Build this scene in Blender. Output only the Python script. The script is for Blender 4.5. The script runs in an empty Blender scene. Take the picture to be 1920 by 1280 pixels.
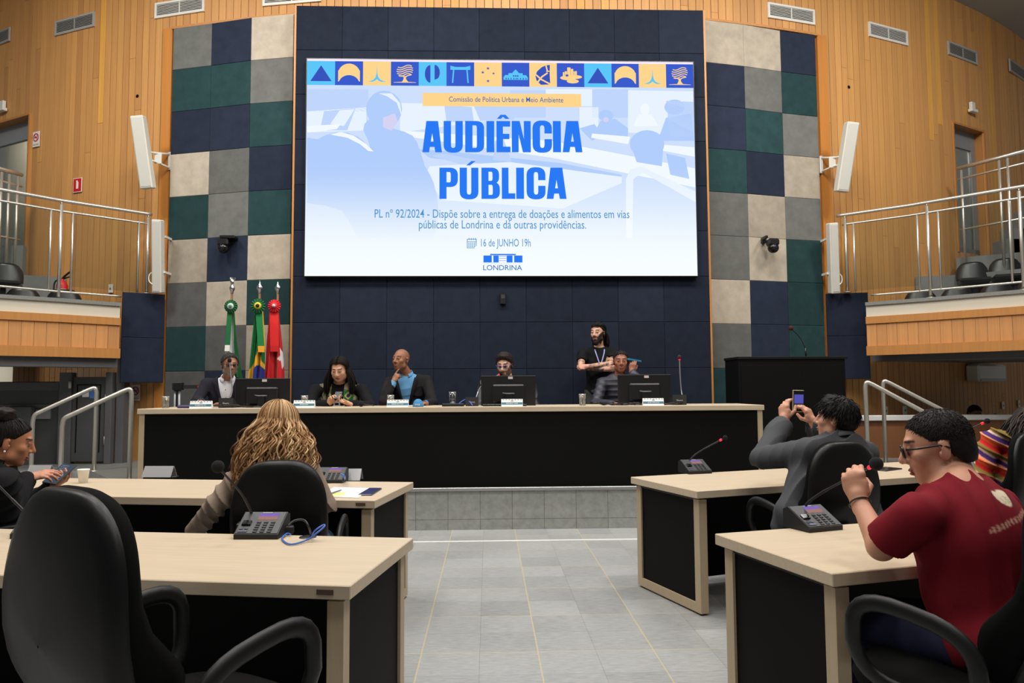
import bpy, math, random
import numpy as np
from mathutils import Vector, Matrix

random.seed(7); np.random.seed(7)
SC = bpy.context.scene
COL = SC.collection
PI = math.pi

# ------------------------------------------------------------------ camera
F_PX, EYE, PITCH, ROLL, YAW = 1370.0, 1.358, 0.064, 0.0056, 0.0331
def _basis():
    cy, sy = math.cos(YAW), math.sin(YAW)
    r = np.array([cy, -sy, 0.]); fw = np.array([sy, cy, 0.]); u = np.array([0, 0, 1.])
    cp, sp = math.cos(PITCH), math.sin(PITCH)
    f2 = fw*cp + u*sp; u2 = u*cp - fw*sp
    cr, sr = math.cos(ROLL), math.sin(ROLL)
    return r*cr - u2*sr, u2*cr + r*sr, f2
CR, CU, CF = _basis()
EYEP = np.array([0, 0, EYE])
cam = bpy.data.cameras.new('camera'); cam_ob = bpy.data.objects.new('camera', cam); COL.objects.link(cam_ob)
cam.sensor_width = 36; cam.lens = 36*F_PX/1920; cam.clip_start = .05; cam.clip_end = 100
M = Matrix.Identity(4)
for i in range(3):
    M[i][0], M[i][1], M[i][2] = CR[i], CU[i], -CF[i]
M[2][3] = EYE
cam_ob.matrix_world = M
SC.camera = cam_ob

# ------------------------------------------------------------------ world, lights, exposure
w = bpy.data.worlds.new('world'); SC.world = w; w.use_nodes = True
w.node_tree.nodes['Background'].inputs[0].default_value = (1.0, .98, .95, 1)
w.node_tree.nodes['Background'].inputs[1].default_value = .12
def area(x, y, z, sx, sy, power, color=(1, .965, .91), tilt=0.0):
    l = bpy.data.lights.new('ceiling_light', 'AREA'); l.shape = 'RECTANGLE'; l.size = sx; l.size_y = sy
    l.energy = power; l.color = color
    o = bpy.data.objects.new('ceiling_light', l); COL.objects.link(o); o.location = (x, y, z); o.rotation_euler = (tilt, 0, 0)
    return o
for X in (-2.7, .2, 3.1):
    area(X, 6.4, 7.45, 1.4, .9, 158, tilt=.29)
    area(X, 3.2, 7.45, 1.4, .9, 105)
    area(X, .2, 7.45, 1.4, .9, 72)
for X in (-6.0, 6.4):
    area(X, 6.4, 7.45, 1.2, .9, 185, tilt=.30)
def corridor_lamp(x, y, z, power):
    l = bpy.data.lights.new('corridor_lamp', 'POINT'); l.energy = power; l.shadow_soft_size = .15; l.color = (1, .97, .9)
    o = bpy.data.objects.new('corridor_lamp', l); COL.objects.link(o); o.location = (x, y, z)
corridor_lamp(-7.45, 11.75, 5.8, 110); corridor_lamp(7.57, 11.6, 5.75, 130)
corridor_lamp(-6.9, 10.15, 1.6, 5)
SC.view_settings.view_transform = 'Standard'; SC.view_settings.look = 'None'
SC.view_settings.exposure = 0.0; SC.view_settings.gamma = 1.0; SC.view_settings.use_curve_mapping = False
SC.cycles.use_denoising = True
SC.cycles.max_bounces = 6; SC.cycles.diffuse_bounces = 3; SC.cycles.glossy_bounces = 3
SC.cycles.transmission_bounces = 6; SC.cycles.transparent_max_bounces = 12
SC.cycles.caustics_reflective = False; SC.cycles.caustics_refractive = False
SC.cycles.sample_clamp_indirect = 4

# ------------------------------------------------------------------ pixel -> point at a real depth / height
def ray(x, y): return CF*F_PX + CR*(x-960) - CU*(y-640)
def P(x, y, Y=None, Z=None, X=None):
    d = ray(x, y)
    if Y is not None: t = Y/d[1]
    elif Z is not None: t = (Z-EYE)/d[2]
    else: t = X/d[0]
    return EYEP + d*t
WX0, WY0, WR = .195, 9.495, 16.3           # the stage wall is part of a wide convex drum
def wallY(x): return WY0 + WR - math.sqrt(max(WR*WR-(x-WX0)**2, 1))
def PW(x, y, off=0.0):                     # pixel -> point on the drum wall (off = in front of it)
    d = ray(x, y); R = WR+off
    a = d[0]**2+d[1]**2; b = 2*(d[0]*(-WX0)+d[1]*(-(WY0+WR))); c = WX0**2+(WY0+WR)**2-R*R
    t = (-b-math.sqrt(b*b-4*a*c))/(2*a)
    return EYEP + d*t
def wall_rot(x): return -math.asin((x-WX0)/WR)*-1.0   # z rotation of something lying flat on the wall

# ------------------------------------------------------------------ materials
MATS = {}
def lin(c):
    return tuple(((v/255)/12.92 if v/255 <= .04045 else ((v/255+.055)/1.055)**2.4) for v in c[:3])
def mat(name, rgb=None, rough=.6, metal=0., noise=0., nscale=(20, 20, 20), attr=False, bump=0., bscale=200., coat=0., spec=.5, emit=None, alpha=1., trans=0., ior=1.45):
    if name in MATS: return MATS[name]
    m = bpy.data.materials.new(name); m.use_nodes = True; MATS[name] = m
    nt = m.node_tree; N = nt.nodes; L = nt.links; b = N['Principled BSDF']
    b.inputs['Roughness'].default_value = rough; b.inputs['Metallic'].default_value = metal
    b.inputs['Specular IOR Level'].default_value = spec
    b.inputs['Coat Weight'].default_value = coat
    src = None
    if attr:
        a = N.new('ShaderNodeAttribute'); a.attribute_name = 'Col'; src = a.outputs['Color']
    else:
        b.inputs['Base Color'].default_value = (*lin(rgb), 1)
    if noise:
        tc = N.new('ShaderNodeTexCoord'); mp = N.new('ShaderNodeMapping'); mp.inputs['Scale'].default_value = nscale
        nz = N.new('ShaderNodeTexNoise'); nz.inputs['Scale'].default_value = 1; nz.inputs['Detail'].default_value = 5; nz.inputs['Roughness'].default_value = .62
        L.new(tc.outputs['Object'], mp.inputs[0]); L.new(mp.outputs[0], nz.inputs['Vector'])
        mr = N.new('ShaderNodeMapRange'); mr.inputs['From Min'].default_value = .25; mr.inputs['From Max'].default_value = .75
        mr.inputs['To Min'].default_value = 1-noise; mr.inputs['To Max'].default_value = 1+noise
        L.new(nz.outputs['Fac'], mr.inputs[0])
        mx = N.new('ShaderNodeVectorMath'); mx.operation = 'SCALE'
        if src is not None: L.new(src, mx.inputs[0])
        else: mx.inputs[0].default_value = lin(rgb)
        L.new(mr.outputs[0], mx.inputs['Scale']); src = mx.outputs[0]
    if src is not None: L.new(src, b.inputs['Base Color'])
    if bump:
        tc2 = N.new('ShaderNodeTexCoord'); n2 = N.new('ShaderNodeTexNoise'); n2.inputs['Scale'].default_value = bscale; n2.inputs['Detail'].default_value = 3
        L.new(tc2.outputs['Object'], n2.inputs['Vector'])
        bp = N.new('ShaderNodeBump'); bp.inputs['Strength'].default_value = bump; bp.inputs['Distance'].default_value = .004
        L.new(n2.outputs['Fac'], bp.inputs['Height']); L.new(bp.outputs[0], b.inputs['Normal'])
    if emit is not None:
        b.inputs['Emission Color'].default_value = (*lin(emit[0]), 1); b.inputs['Emission Strength'].default_value = emit[1]
    if trans:
        b.inputs['Transmission Weight'].default_value = trans; b.inputs['IOR'].default_value = ior
    if alpha < 1: b.inputs['Alpha'].default_value = alpha
    return m
def glow(name, rgb, strength=1.):
    if name in MATS: return MATS[name]
    m = bpy.data.materials.new(name); m.use_nodes = True; MATS[name] = m
    N = m.node_tree.nodes; N.remove(N['Principled BSDF'])
    e = N.new('ShaderNodeEmission'); e.inputs[0].default_value = (*lin(rgb), 1); e.inputs[1].default_value = strength
    m.node_tree.links.new(e.outputs[0], N['Material Output'].inputs[0]); return m

def clear(name, tint, gloss=.10, rough=.03):
    """thin clear glass: mostly see-through with a weak reflection"""
    if name in MATS: return MATS[name]
    m = bpy.data.materials.new(name); m.use_nodes = True; MATS[name] = m; N = m.node_tree.nodes; L = m.node_tree.links; N.remove(N['Principled BSDF'])
    t = N.new('ShaderNodeBsdfTransparent'); t.inputs[0].default_value = (*lin(tint), 1); g = N.new('ShaderNodeBsdfGlossy'); g.inputs['Roughness'].default_value = rough
    f = N.new('ShaderNodeLayerWeight'); f.inputs[0].default_value = .25; a = N.new('ShaderNodeMath'); a.operation = 'MULTIPLY_ADD'; a.inputs[1].default_value = .5; a.inputs[2].default_value = gloss; a.use_clamp = True; L.new(f.outputs['Fresnel'], a.inputs[0])
    x = N.new('ShaderNodeMixShader'); L.new(a.outputs[0], x.inputs[0]); L.new(t.outputs[0], x.inputs[1]); L.new(g.outputs[0], x.inputs[2]); L.new(x.outputs[0], N['Material Output'].inputs[0]); return m
# ------------------------------------------------------------------ mesh helpers
def setcol(me, cols):
    a = me.attributes.new('Col', 'FLOAT_COLOR', 'POINT')
    c = np.ones((len(me.vertices), 4), np.float32); c[:, :3] = cols
    a.data.foreach_set('color', c.ravel())
def link(name, me, m=None, parent=None, smooth=False):
    o = bpy.data.objects.new(name, me); COL.objects.link(o)
    if m is not None:
        for k in (m if isinstance(m, (list, tuple)) else [m]): me.materials.append(k)
    if smooth:
        me.polygons.foreach_set('use_smooth', [True]*len(me.polygons))
    if parent is not None: o.parent = parent
    return o
class MB:
    """collects boxes, tubes, prisms ... and links them as ONE mesh object"""
    def __init__(s): s.v = []; s.f = []; s.mi = []; s.sm = []; s.c = []; s.cur = 0; s.col = (1, 1, 1)
    def add(s, vs, fs, smooth=False):
        n = len(s.v); s.v += [tuple(map(float, q)) for q in vs]; s.c += [s.col]*len(vs)
        for f in fs: s.f.append(tuple(n+i for i in f)); s.mi.append(s.cur); s.sm.append(smooth)
        return s
    def box(s, lo, hi, R=None, o=(0, 0, 0), bev=0.0):
        lo, hi = np.minimum(lo, hi)*1.0, np.maximum(lo, hi)*1.0
        if bev:
            b = min(bev, *( (hi-lo)*.49 )); pts = []
            vs = []; idx = {}
            for ax in range(3):
                for sx in (0, 1):
                    for sy in (0, 1):
                        for sz in (0, 1):
                            c = [lo[0]+b if not sx else hi[0]-b, lo[1]+b if not sy else hi[1]-b, lo[2]+b if not sz else hi[2]-b]
                            c[ax] = (lo, hi)[(sx, sy, sz)[ax]][ax]
                            idx[ax, sx, sy, sz] = len(vs); vs.append(c)
            fs = []
            for ax in range(3):
                for sd in (0, 1):
                    o1, o2 = [(1, 2), (2, 0), (0, 1)][ax]
                    q = []
                    for a, c in ((0, 0), (1, 0), (1, 1), (0, 1)):
                        t = [0, 0, 0]; t[ax] = sd; t[o1] = a; t[o2] = c; q.append(idx[(ax, *t)])
                    fs.append(q if sd else q[::-1])
            for ax in range(3):           # edges
                o1, o2 = [(1, 2), (2, 0), (0, 1)][ax]
                for a in (0, 1):
                    for c in (0, 1):
                        t0 = [0, 0, 0]; t1 = [0, 0, 0]; t0[o1] = t1[o1] = a; t0[o2] = t1[o2] = c; t1[ax] = 1
                        q = [idx[(o1, *t0)], idx[(o1, *t1)], idx[(o2, *t1)], idx[(o2, *t0)]]
                        fs.append(q if (a ^ c) else q[::-1])
            for sx in (0, 1):
                for sy in (0, 1):
                    for sz in (0, 1):
                        q = [idx[0, sx, sy, sz], idx[1, sx, sy, sz], idx[2, sx, sy, sz]]
                        fs.append(q if (sx+sy+sz) % 2 else q[::-1])
        else:
            vs = [(x, y, z) for z in (lo[2], hi[2]) for y in (lo[1], hi[1]) for x in (lo[0], hi[0])]
            fs = [(0, 2, 3, 1), (4, 5, 7, 6), (0, 1, 5, 4), (2, 6, 7, 3), (0, 4, 6, 2), (1, 3, 7, 5)]
        vs = np.array(vs, float)
        if R is not None: vs = vs @ np.array(R).T
        return s.add(vs+np.array(o, float), fs)
    def cbox(s, c, size, R=None, bev=0.0):
        h = np.array(size)/2
        return s.box(-h, h, R, c, bev)
    def tube(s, pts, r, n=10, closed=False, caps=True, smooth=True, flat=None):
        pts = np.array(pts, float); m = len(pts); rr = np.full(m, r, float) if np.isscalar(r) else np.array(r, float)
        tg = np.zeros_like(pts)
        for i in range(m):
            a = pts[(i-1) % m] if (closed or i > 0) else pts[i]; b = pts[(i+1) % m] if (closed or i < m-1) else pts[i]
            t = b-a; tg[i] = t/(np.linalg.norm(t)+1e-12)
        up = np.array([0, 0, 1.]) if abs(tg[0][2]) < .9 else np.array([1., 0, 0])
        u = np.cross(tg[0], up); u /= np.linalg.norm(u); vs = []
        for i in range(m):
            u = u-tg[i]*(u@tg[i]); u /= np.linalg.norm(u)+1e-12; v = np.cross(tg[i], u)
            for k in range(n):
                a = 2*PI*k/n
                fl = flat if flat else (1, 1)
                vs.append(pts[i]+rr[i]*(u*math.cos(a)*fl[0]+v*math.sin(a)*fl[1]))
        fs = []
        for i in range(m if closed else m-1):
            j = (i+1) % m
            for k in range(n):
                fs.append((i*n+k, i*n+(k+1) % n, j*n+(k+1) % n, j*n+k))
        if caps and not closed:
            fs.append(tuple(range(n-1, -1, -1))); fs.append(tuple((m-1)*n+k for k in range(n)))
        return s.add(vs, fs, smooth)
    def lathe(s, prof, c=(0, 0, 0), n=24, R=None, smooth=True):
        vs = []
        for r, z in prof:
            for k in range(n): vs.append((r*math.cos(2*PI*k/n), r*math.sin(2*PI*k/n), z))
        fs = [(i*n+k, i*n+(k+1) % n, (i+1)*n+(k+1) % n, (i+1)*n+k) for i in range(len(prof)-1) for k in range(n)]
        vs = np.array(vs)
        if R is not None: vs = vs @ np.array(R).T
        return s.add(vs+np.array(c, float), fs, smooth)
    def ball(s, c, r, n=14, sc=(1, 1, 1)):
        prof = [(max(r*math.sin(PI*i/10), 1e-4), -r*math.cos(PI*i/10)) for i in range(11)]
        vs = []
        for q, z in prof:
            for k in range(n): vs.append((q*math.cos(2*PI*k/n)*sc[0]+c[0], q*math.sin(2*PI*k/n)*sc[1]+c[1], z*sc[2]+c[2]))
        fs = [(i*n+k, i*n+(k+1) % n, (i+1)*n+(k+1) % n, (i+1)*n+k) for i in range(10) for k in range(n)]
        return s.add(vs, fs, True)
    def prism(s, poly, h0, h1, R=None, o=(0, 0, 0)):
        n = len(poly); vs = np.array([(x, y, h0) for x, y in poly]+[(x, y, h1) for x, y in poly], float)
        ar = sum(poly[i][0]*poly[(i+1) % n][1]-poly[(i+1) % n][0]*poly[i][1] for i in range(n))
        fs = [tuple(range(n-1, -1, -1)), tuple(range(n, 2*n))]+[(i, (i+1) % n, n+(i+1) % n, n+i) for i in range(n)]
        if (ar < 0) != (h1 < h0): fs = [f[::-1] for f in fs]
        if R is not None: vs = vs @ np.array(R).T
        return s.add(vs+np.array(o, float), fs)
    def build(s, name, m=None, parent=None, col=False):
        me = bpy.data.meshes.new(name); me.from_pydata(s.v, [], s.f)
        me.polygons.foreach_set('material_index', s.mi); me.polygons.foreach_set('use_smooth', s.sm)
        if col: setcol(me, np.array(s.c, np.float32))
        me.update()
        return link(name, me, m, parent)
def tag(o, label, cat, group=None):
    o['label'] = label; o['category'] = cat
    if group: o['group'] = group
    return o
def struct(o, label=None):
    o['kind'] = 'structure'
    if label: o['label'] = label
    return o
def empty(name, loc=(0, 0, 0), rz=0., label=None, cat=None, group=None):
    o = bpy.data.objects.new(name, None); COL.objects.link(o); o.location = loc; o.rotation_euler = (0, 0, rz); o.empty_display_size = .1
    if label: tag(o, label, cat, group)
    return o
def copy_tree(o, parent=None):
    c = o.copy(); COL.objects.link(c)
    if parent is not None: c.parent = parent
    for ch in list(o.children): copy_tree(ch, c)
    return c
def rotz(a): c, s = math.cos(a), math.sin(a); return np.array([[c, -s, 0], [s, c, 0], [0, 0, 1.]])
def rotx(a): c, s = math.cos(a), math.sin(a); return np.array([[1, 0, 0], [0, c, -s], [0, s, c.real]])
def frame(z, x=None):
    z = np.array(z, float); z /= np.linalg.norm(z)
    x = np.array(x if x is not None else ((1, 0, 0) if abs(z[0]) < .9 else (0, 1, 0)), float); x -= z*(x@z); x /= np.linalg.norm(x)
    return np.stack([x, np.cross(z, x), z], 1)
def bez(pts, n=16):
    """Catmull-Rom through the points"""
    p = [np.array(q, float) for q in pts]; p = [2*p[0]-p[1]]+p+[2*p[-1]-p[-2]]; out = []
    for i in range(1, len(p)-2):
        for t in np.linspace(0, 1, n, endpoint=False):
            out.append(.5*((2*p[i])+(p[i+1]-p[i-1])*t+(2*p[i-1]-5*p[i]+4*p[i+1]-p[i+2])*t*t+(3*p[i]-p[i-1]-3*p[i+1]+p[i+2])*t**3))
    out.append(p[-2]); return out
_font_cache = {}
def text_mesh(body, height, width=None, bold=0.0, depth=0.0):
    """lettering as flat mesh in the XZ plane, left-bottom at origin, scaled to cap height and width"""
    cu = bpy.data.curves.new('lettering', 'FONT'); cu.body = body; cu.size = 1; cu.offset = bold; cu.fill_mode = 'FRONT'; cu.resolution_u = 3
    ob = bpy.data.objects.new('lettering', cu); COL.objects.link(ob)
    dg = bpy.context.evaluated_depsgraph_get(); dg.update()
    me = bpy.data.meshes.new_from_object(ob.evaluated_get(dg))
    bpy.data.objects.remove(ob); bpy.data.curves.remove(cu)
    v = np.array([q.co[:] for q in me.vertices]); f = [tuple(p.vertices) for p in me.polygons]
    bpy.data.meshes.remove(me)
    cap = .682; sz = height/cap; sx = sz
    v[:, 0] -= v[:, 0].min()
    if width: sx = width/v[:, 0].max()
    return np.stack([v[:, 0]*sx, np.zeros(len(v)), v[:, 1]*sz], 1), f

# ================================================================== THE SETTING
M_WOOD = mat('wall_wood', rough=.5, attr=True, noise=.13, nscale=(45, 45, 1.3))
M_WOODTRIM = mat('trim_wood', (188, 128, 66), rough=.45, noise=.12, nscale=(30, 30, 1.2))
M_FELT = mat('felt_panel', rough=.95, attr=True, noise=.17, nscale=(7, 7, 7), bump=.25, bscale=160, spec=.15)
M_GREYSTONE = mat('grey_stone', (150, 150, 146), rough=.6, noise=.12, nscale=(14, 14, 14))
M_STEEL = mat('brushed_steel', (206, 202, 192), rough=.34, metal=.75)
M_DARK = mat('dark_laminate', (11, 11, 11), rough=.65, noise=.1, nscale=(60, 60, 60), spec=.14)
M_BLACKP = mat('black_plastic', (20, 20, 22), rough=.38)
M_WHITEP = mat('white_plastic', (226, 224, 216), rough=.45)
M_GREYPAINT = mat('grey_paint', (92, 93, 94), rough=.55, noise=.06, nscale=(30, 30, 6))
M_OAK = mat('oak_laminate', (202, 184, 158), rough=.42, noise=.09, nscale=(3, 60, 60))
M_OAKV = mat('oak_edge', (186, 166, 136), rough=.45, noise=.09, nscale=(60, 60, 4))
M_CREAM = mat('cream_paint', (214, 206, 188), rough=.7)

# floor: vinyl tiles with a mottled streaky grain, yellow sealed joints every 60 cm, hairlines every 30 cm
def floor_material():
    m = bpy.data.materials.new('vinyl_floor'); m.use_nodes = True; nt = m.node_tree; N = nt.nodes; L = nt.links; b = N['Principled BSDF']
    tc = N.new('ShaderNodeTexCoord'); sep = N.new('ShaderNodeSeparateXYZ'); L.new(tc.outputs['Object'], sep.inputs[0])
    def mth(op, a, b_=None, c=None):
        n = N.new('ShaderNodeMath'); n.operation = op
        for i, q in enumerate((a, b_, c)):
            if q is None: continue
            if isinstance(q, (int, float)): n.inputs[i].default_value = q
            else: L.new(q, n.inputs[i])
        return n.outputs[0]
    def joint(sock, off, per, wd):
        f = mth('FRACT', mth('DIVIDE', mth('SUBTRACT', sock, off), per))
        d = mth('ABSOLUTE', mth('SUBTRACT', f, .5))
        return mth('GREATER_THAN', d, .5-wd/per/2)
    X, Y = sep.outputs[0], sep.outputs[1]
    big = mth('MAXIMUM', joint(X, -.347, .6, .007), joint(Y, 5.665, .6, .005))
    small = mth('MAXIMUM', joint(X, -.347, .3, .003), joint(Y, 5.665, .3, .003))
    mp = N.new('ShaderNodeMapping'); mp.inputs['Scale'].default_value = (5, 26, 1); L.new(tc.outputs['Object'], mp.inputs[0])
    n1 = N.new('ShaderNodeTexNoise'); n1.inputs['Scale'].default_value = 3; n1.inputs['Detail'].default_value = 8; n1.inputs['Roughness'].default_value = .7; L.new(mp.outputs[0], n1.inputs['Vector'])
    n2 = N.new('ShaderNodeTexNoise'); n2.inputs['Scale'].default_value = 1.3; n2.inputs['Detail'].default_value = 2; L.new(tc.outputs['Object'], n2.inputs['Vector'])
    wn = N.new('ShaderNodeTexWhiteNoise'); wn.noise_dimensions = '2D'
    cx = N.new('ShaderNodeCombineXYZ'); L.new(mth('FLOOR', mth('DIVIDE', mth('SUBTRACT', X, -.347), .3)), cx.inputs[0]); L.new(mth('FLOOR', mth('DIVIDE', mth('SUBTRACT', Y, 5.665), .3)), cx.inputs[1]); L.new(cx.outputs[0], wn.inputs['Vector'])
    val = mth('ADD', mth('MULTIPLY', n1.outputs['Fac'], .34), mth('ADD', mth('MULTIPLY', wn.outputs['Value'], .06), mth('MULTIPLY', n2.outputs['Fac'], .1)))
    rp = N.new('ShaderNodeValToRGB'); L.new(val, rp.inputs[0]); e = rp.color_ramp.elements
    e[0].position = .1; e[0].color = (*lin((112, 113, 113)), 1); e[1].position = .42; e[1].color = (*lin((196, 197, 196)), 1)
    mA = N.new('ShaderNodeMix'); mA.data_type = 'RGBA'; L.new(mth('MULTIPLY', small, .45), mA.inputs[0]); L.new(rp.outputs[0], mA.inputs[6]); mA.inputs[7].default_value = (*lin((96, 96, 92)), 1)
    mB = N.new('ShaderNodeMix'); mB.data_type = 'RGBA'; L.new(mth('MULTIPLY', big, .7), mB.inputs[0]); L.new(mA.outputs[2], mB.inputs[6]); mB.inputs[7].default_value = (*lin((205, 190, 140)), 1)
    L.new(mB.outputs[2], b.inputs['Base Color']); b.inputs['Roughness'].default_value = .33
    return m
mb = MB(); mb.box((-9.9, -2.5, -.12), (11.9, 14.6, 0)); struct(mb.build('floor', floor_material()))
mb = MB(); mb.box((-9.9, 1.0, 7.62), (11.9, 14.6, 7.8)); struct(mb.build('ceiling', mat('ceiling_grey', (165, 165, 160), rough=.9, noise=.05)))
mb = MB(); mb.box((-3.3, 6.60, .0), (3.6, 6.63, .004)); struct(mb.build('trim_1', mat('white_strip', (245, 245, 240), rough=.4)))

# raised stage (dais) with a stone-tiled riser
edge = [(-3.72, 7.15), (-3.95, 7.95), (-4.85, 9.1), (-7.4, 9.1), (-7.4, 10.9), (7.8, 10.9), (7.8, 9.1), (5.3, 9.1), (4.4, 7.95), (4.15, 7.15)]
def riser_mat():
    m = mat('riser_stone', (150, 151, 150), rough=.5); nt = m.node_tree; N = nt.nodes; L = nt.links; b = N['Principled BSDF']
    tc = N.new('ShaderNodeTexCoord'); br = N.new('ShaderNodeTexBrick'); br.offset = 0; br.inputs['Scale'].default_value = 1
    br.inputs['Mortar Size'].default_value = .003; br.inputs['Brick Width'].default_value = .31; br.inputs['Row Height'].default_value = .3
    br.inputs['Color1'].default_value = (*lin((160, 161, 157)), 1); br.inputs['Color2'].default_value = (*lin((165, 166, 162)), 1); br.inputs['Mortar'].default_value = (*lin((118, 118, 115)), 1)
    mp = N.new('ShaderNodeMapping'); mp.inputs['Rotation'].default_value = (PI/2, 0, 0); mp.inputs['Location'].default_value = (.08, .1, 0)
    L.new(tc.outputs['Object'], mp.inputs[0]); L.new(mp.outputs[0], br.inputs['Vector'])
    nz = N.new('ShaderNodeTexNoise'); nz.inputs['Scale'].default_value = 14; nz.inputs['Detail'].default_value = 7; nz.inputs['Roughness'].default_value = .7; L.new(tc.outputs['Object'], nz.inputs['Vector'])
    mr = N.new('ShaderNodeMapRange'); mr.inputs[1].default_value = .3; mr.inputs[2].default_value = .7; mr.inputs[3].default_value = .78; mr.inputs[4].default_value = 1.16; L.new(nz.outputs['Fac'], mr.inputs[0])
    sc = N.new('ShaderNodeVectorMath'); sc.operation = 'SCALE'; L.new(br.outputs['Color'], sc.inputs[0]); L.new(mr.outputs[0], sc.inputs['Scale']); L.new(sc.outputs[0], b.inputs['Base Color'])
    return m
mb = MB(); mb.prism(edge, 0.0, .4); st = struct(mb.build('floor_stage', [riser_mat()]))
mb = MB(); mb.box((-3.72, 7.128, .372), (4.15, 7.15, .404), bev=.004); struct(mb.build('trim_2', mat('alu_edge', (176, 176, 174), rough=.4, metal=.6)))
# two steps down at each end of the stage
for sgn, a, b_ in ((-1, np.array((-3.95, 7.95)), np.array((-4.85, 9.1))), (1, np.array((5.3, 9.1)), np.array((4.4, 7.95)))):
    d = (b_-a); d /= np.linalg.norm(d); nrm = np.array((-d[1], d[0]))
    mb = MB()
    for k in (1, 2):
        q0, q1 = a+nrm*.3*(k-1), b_+nrm*.3*(k-1); q2, q3 = b_+nrm*.3*k, a+nrm*.3*k
        mb.prism([q0, q3, q2, q1], 0.0, .4-.133*k)
    struct(mb.build('floor_steps', M_GREYSTONE))

# --- the drum-shaped plank wall
OPEN = [(-8.35, -6.97, 3.5, float(PW(44, 218)[2])), (float(PW(1794, 400)[0]), float(PW(1851, 400)[0]), 3.47, float(PW(1794, 230)[2])-.02)]
ZTOP = 7.62
mb = MB(); rnd = random.Random(3)
pitch = .113; a0 = math.asin((-9.6-WX0)/WR); a1 = math.asin((11.6-WX0)/WR); n = int((a1-a0)*WR/pitch)
def wcol(kind):
    base = {0: (202, 147, 86), 1: (208, 153, 89), 2: (194, 139, 82), 3: (212, 155, 78)}[kind]
    k = rnd.uniform(.95, 1.05); return tuple(min(1, v*k) for v in lin(base))
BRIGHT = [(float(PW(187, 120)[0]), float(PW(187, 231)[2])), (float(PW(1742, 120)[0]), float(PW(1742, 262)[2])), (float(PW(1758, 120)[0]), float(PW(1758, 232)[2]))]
for i in range(n):
    th0 = a0+i*pitch/WR; th1 = th0+pitch/WR; tm = (th0+th1)/2; xm = WX0+WR*math.sin(tm)
    segs = [(.38, ZTOP)]
    for (xa, xb, za, zb) in OPEN:
        if xa < xm < xb: segs = [(.38, za), (zb, ZTOP)]
    for (za, zb) in segs:
        cuts = [za]
        if zb-za > 2: 
            for c in (rnd.uniform(za+.3, za+2.4), rnd.uniform(za+2.6, zb-.3)):
                if rnd.random() < .62 and c < zb-.2: cuts.append(c)
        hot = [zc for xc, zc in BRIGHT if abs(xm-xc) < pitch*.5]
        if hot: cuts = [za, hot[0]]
        cuts = sorted(cuts)+[zb]
        for c0, c1 in zip(cuts[:-1], cuts[1:]):
            mb.col = wcol(rnd.choices((0, 1, 2, 3), (.55, .2, .21, .04))[0])
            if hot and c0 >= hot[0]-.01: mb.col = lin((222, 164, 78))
            g = .0055/WR; vs = []
            for th, off in ((th0+g*.55, -.008), (th0+g*.8, .004), (th1-g*.8, .004), (th1-g*.55, -.008)):
                R = WR+off+.0
                vs.append((WX0+R*math.sin(th), WY0+WR-R*math.cos(th)))
            pts = [(x, y, c0+.0015) for x, y in vs]+[(x, y, c1-.0015) for x, y in vs]
            mb.add(pts, [(0, 1, 5, 4), (1, 2, 6, 5), (2, 3, 7, 6)])
struct(mb.build('wall_back', M_WOOD, col=True))
# dark backing wall behind the planks (door recesses reach through it)
mb = MB()
for i in range(60):
    th0 = a0+(a1-a0)*i/60; th1 = a0+(a1-a0)*(i+1)/60; tm = (th0+th1)/2; xm = WX0+WR*math.sin(tm)
    segs = [(0, ZTOP)]
    for (xa, xb, za, zb) in OPEN:
        if xa-.10 < xm < xb+.10: segs = [(0, za-.02), (zb+.02, ZTOP)]
    for za, zb in segs:
        q = [(WX0+(WR-.012)*math.sin(t), WY0+WR-(WR-.012)*math.cos(t)) for t in (th0, th1)]
        mb.add([(q[0][0], q[0][1], za), (q[1][0], q[1][1], za), (q[1][0], q[1][1], zb), (q[0][0], q[0][1], zb)], [(0, 1, 2, 3)])
struct(mb.build('wall_backing', mat('dark_gap', (58, 38, 22), rough=.8)))

# --- felt panel walls
FC = {'n': (41, 48, 65), 'g': (108, 109, 106), 'c': (176, 165, 149), 't': (40, 66, 68), 'd': (90, 90, 89)}
LEFT = ['gnc', 'ttg', 'nnt', 'cgn', 'tgt', 'cnc', 'dct', 'tdc', 'dnc', 'dtn']
RIGHT = ['ccn', 'ngt', 'ntg', 'tnc', 'gcg', 'gct', 'cnt', 'gnt', 'tng', 'gtn']
LX = [(-4.38, 10.08), (-3.791, 9.925), (-3.197, 9.755), (-2.599, 9.64)]
RX = [(2.989, 9.675), (3.578, 9.795), (4.164, 9.955), (4.728, 10.085)]
rnd = random.Random(11)
def felt_panel(mb, p0, p1, z0, z1, colr, puff=.007):
    p0 = np.array([*p0, 0.]); p1 = np.array([*p1, 0.]); d = p1-p0; L = np.linalg.norm(d); d /= L; nn = np.array([d[1], -d[0], 0.])
    k = rnd.uniform(.84, 1.16); mb.col = tuple(v*k for v in lin(colr)); g = .0005; b = .007
    rings = []
    for inset, out in ((g, -.03), (g, 0.), (g+b*.35, puff*.7), (g+b, puff)):
        rings.append([p0+d*(inset)+nn*out+np.array([0, 0, z0+inset]), p0+d*(L-inset)+nn*out+np.array([0, 0, z0+inset]), p0+d*(L-inset)+nn*out+np.array([0, 0, z1-inset]), p0+d*inset+nn*out+np.array([0, 0, z1-inset])])
    vs = [q for r in rings for q in r]; fs = []
    for r in range(3):
        for k in range(4): fs.append((r*4+k, r*4+(k+1) % 4, r*4+4+(k+1) % 4, r*4+4+k))
    fs.append((12, 13, 14, 15)); mb.add(vs, fs)
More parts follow.
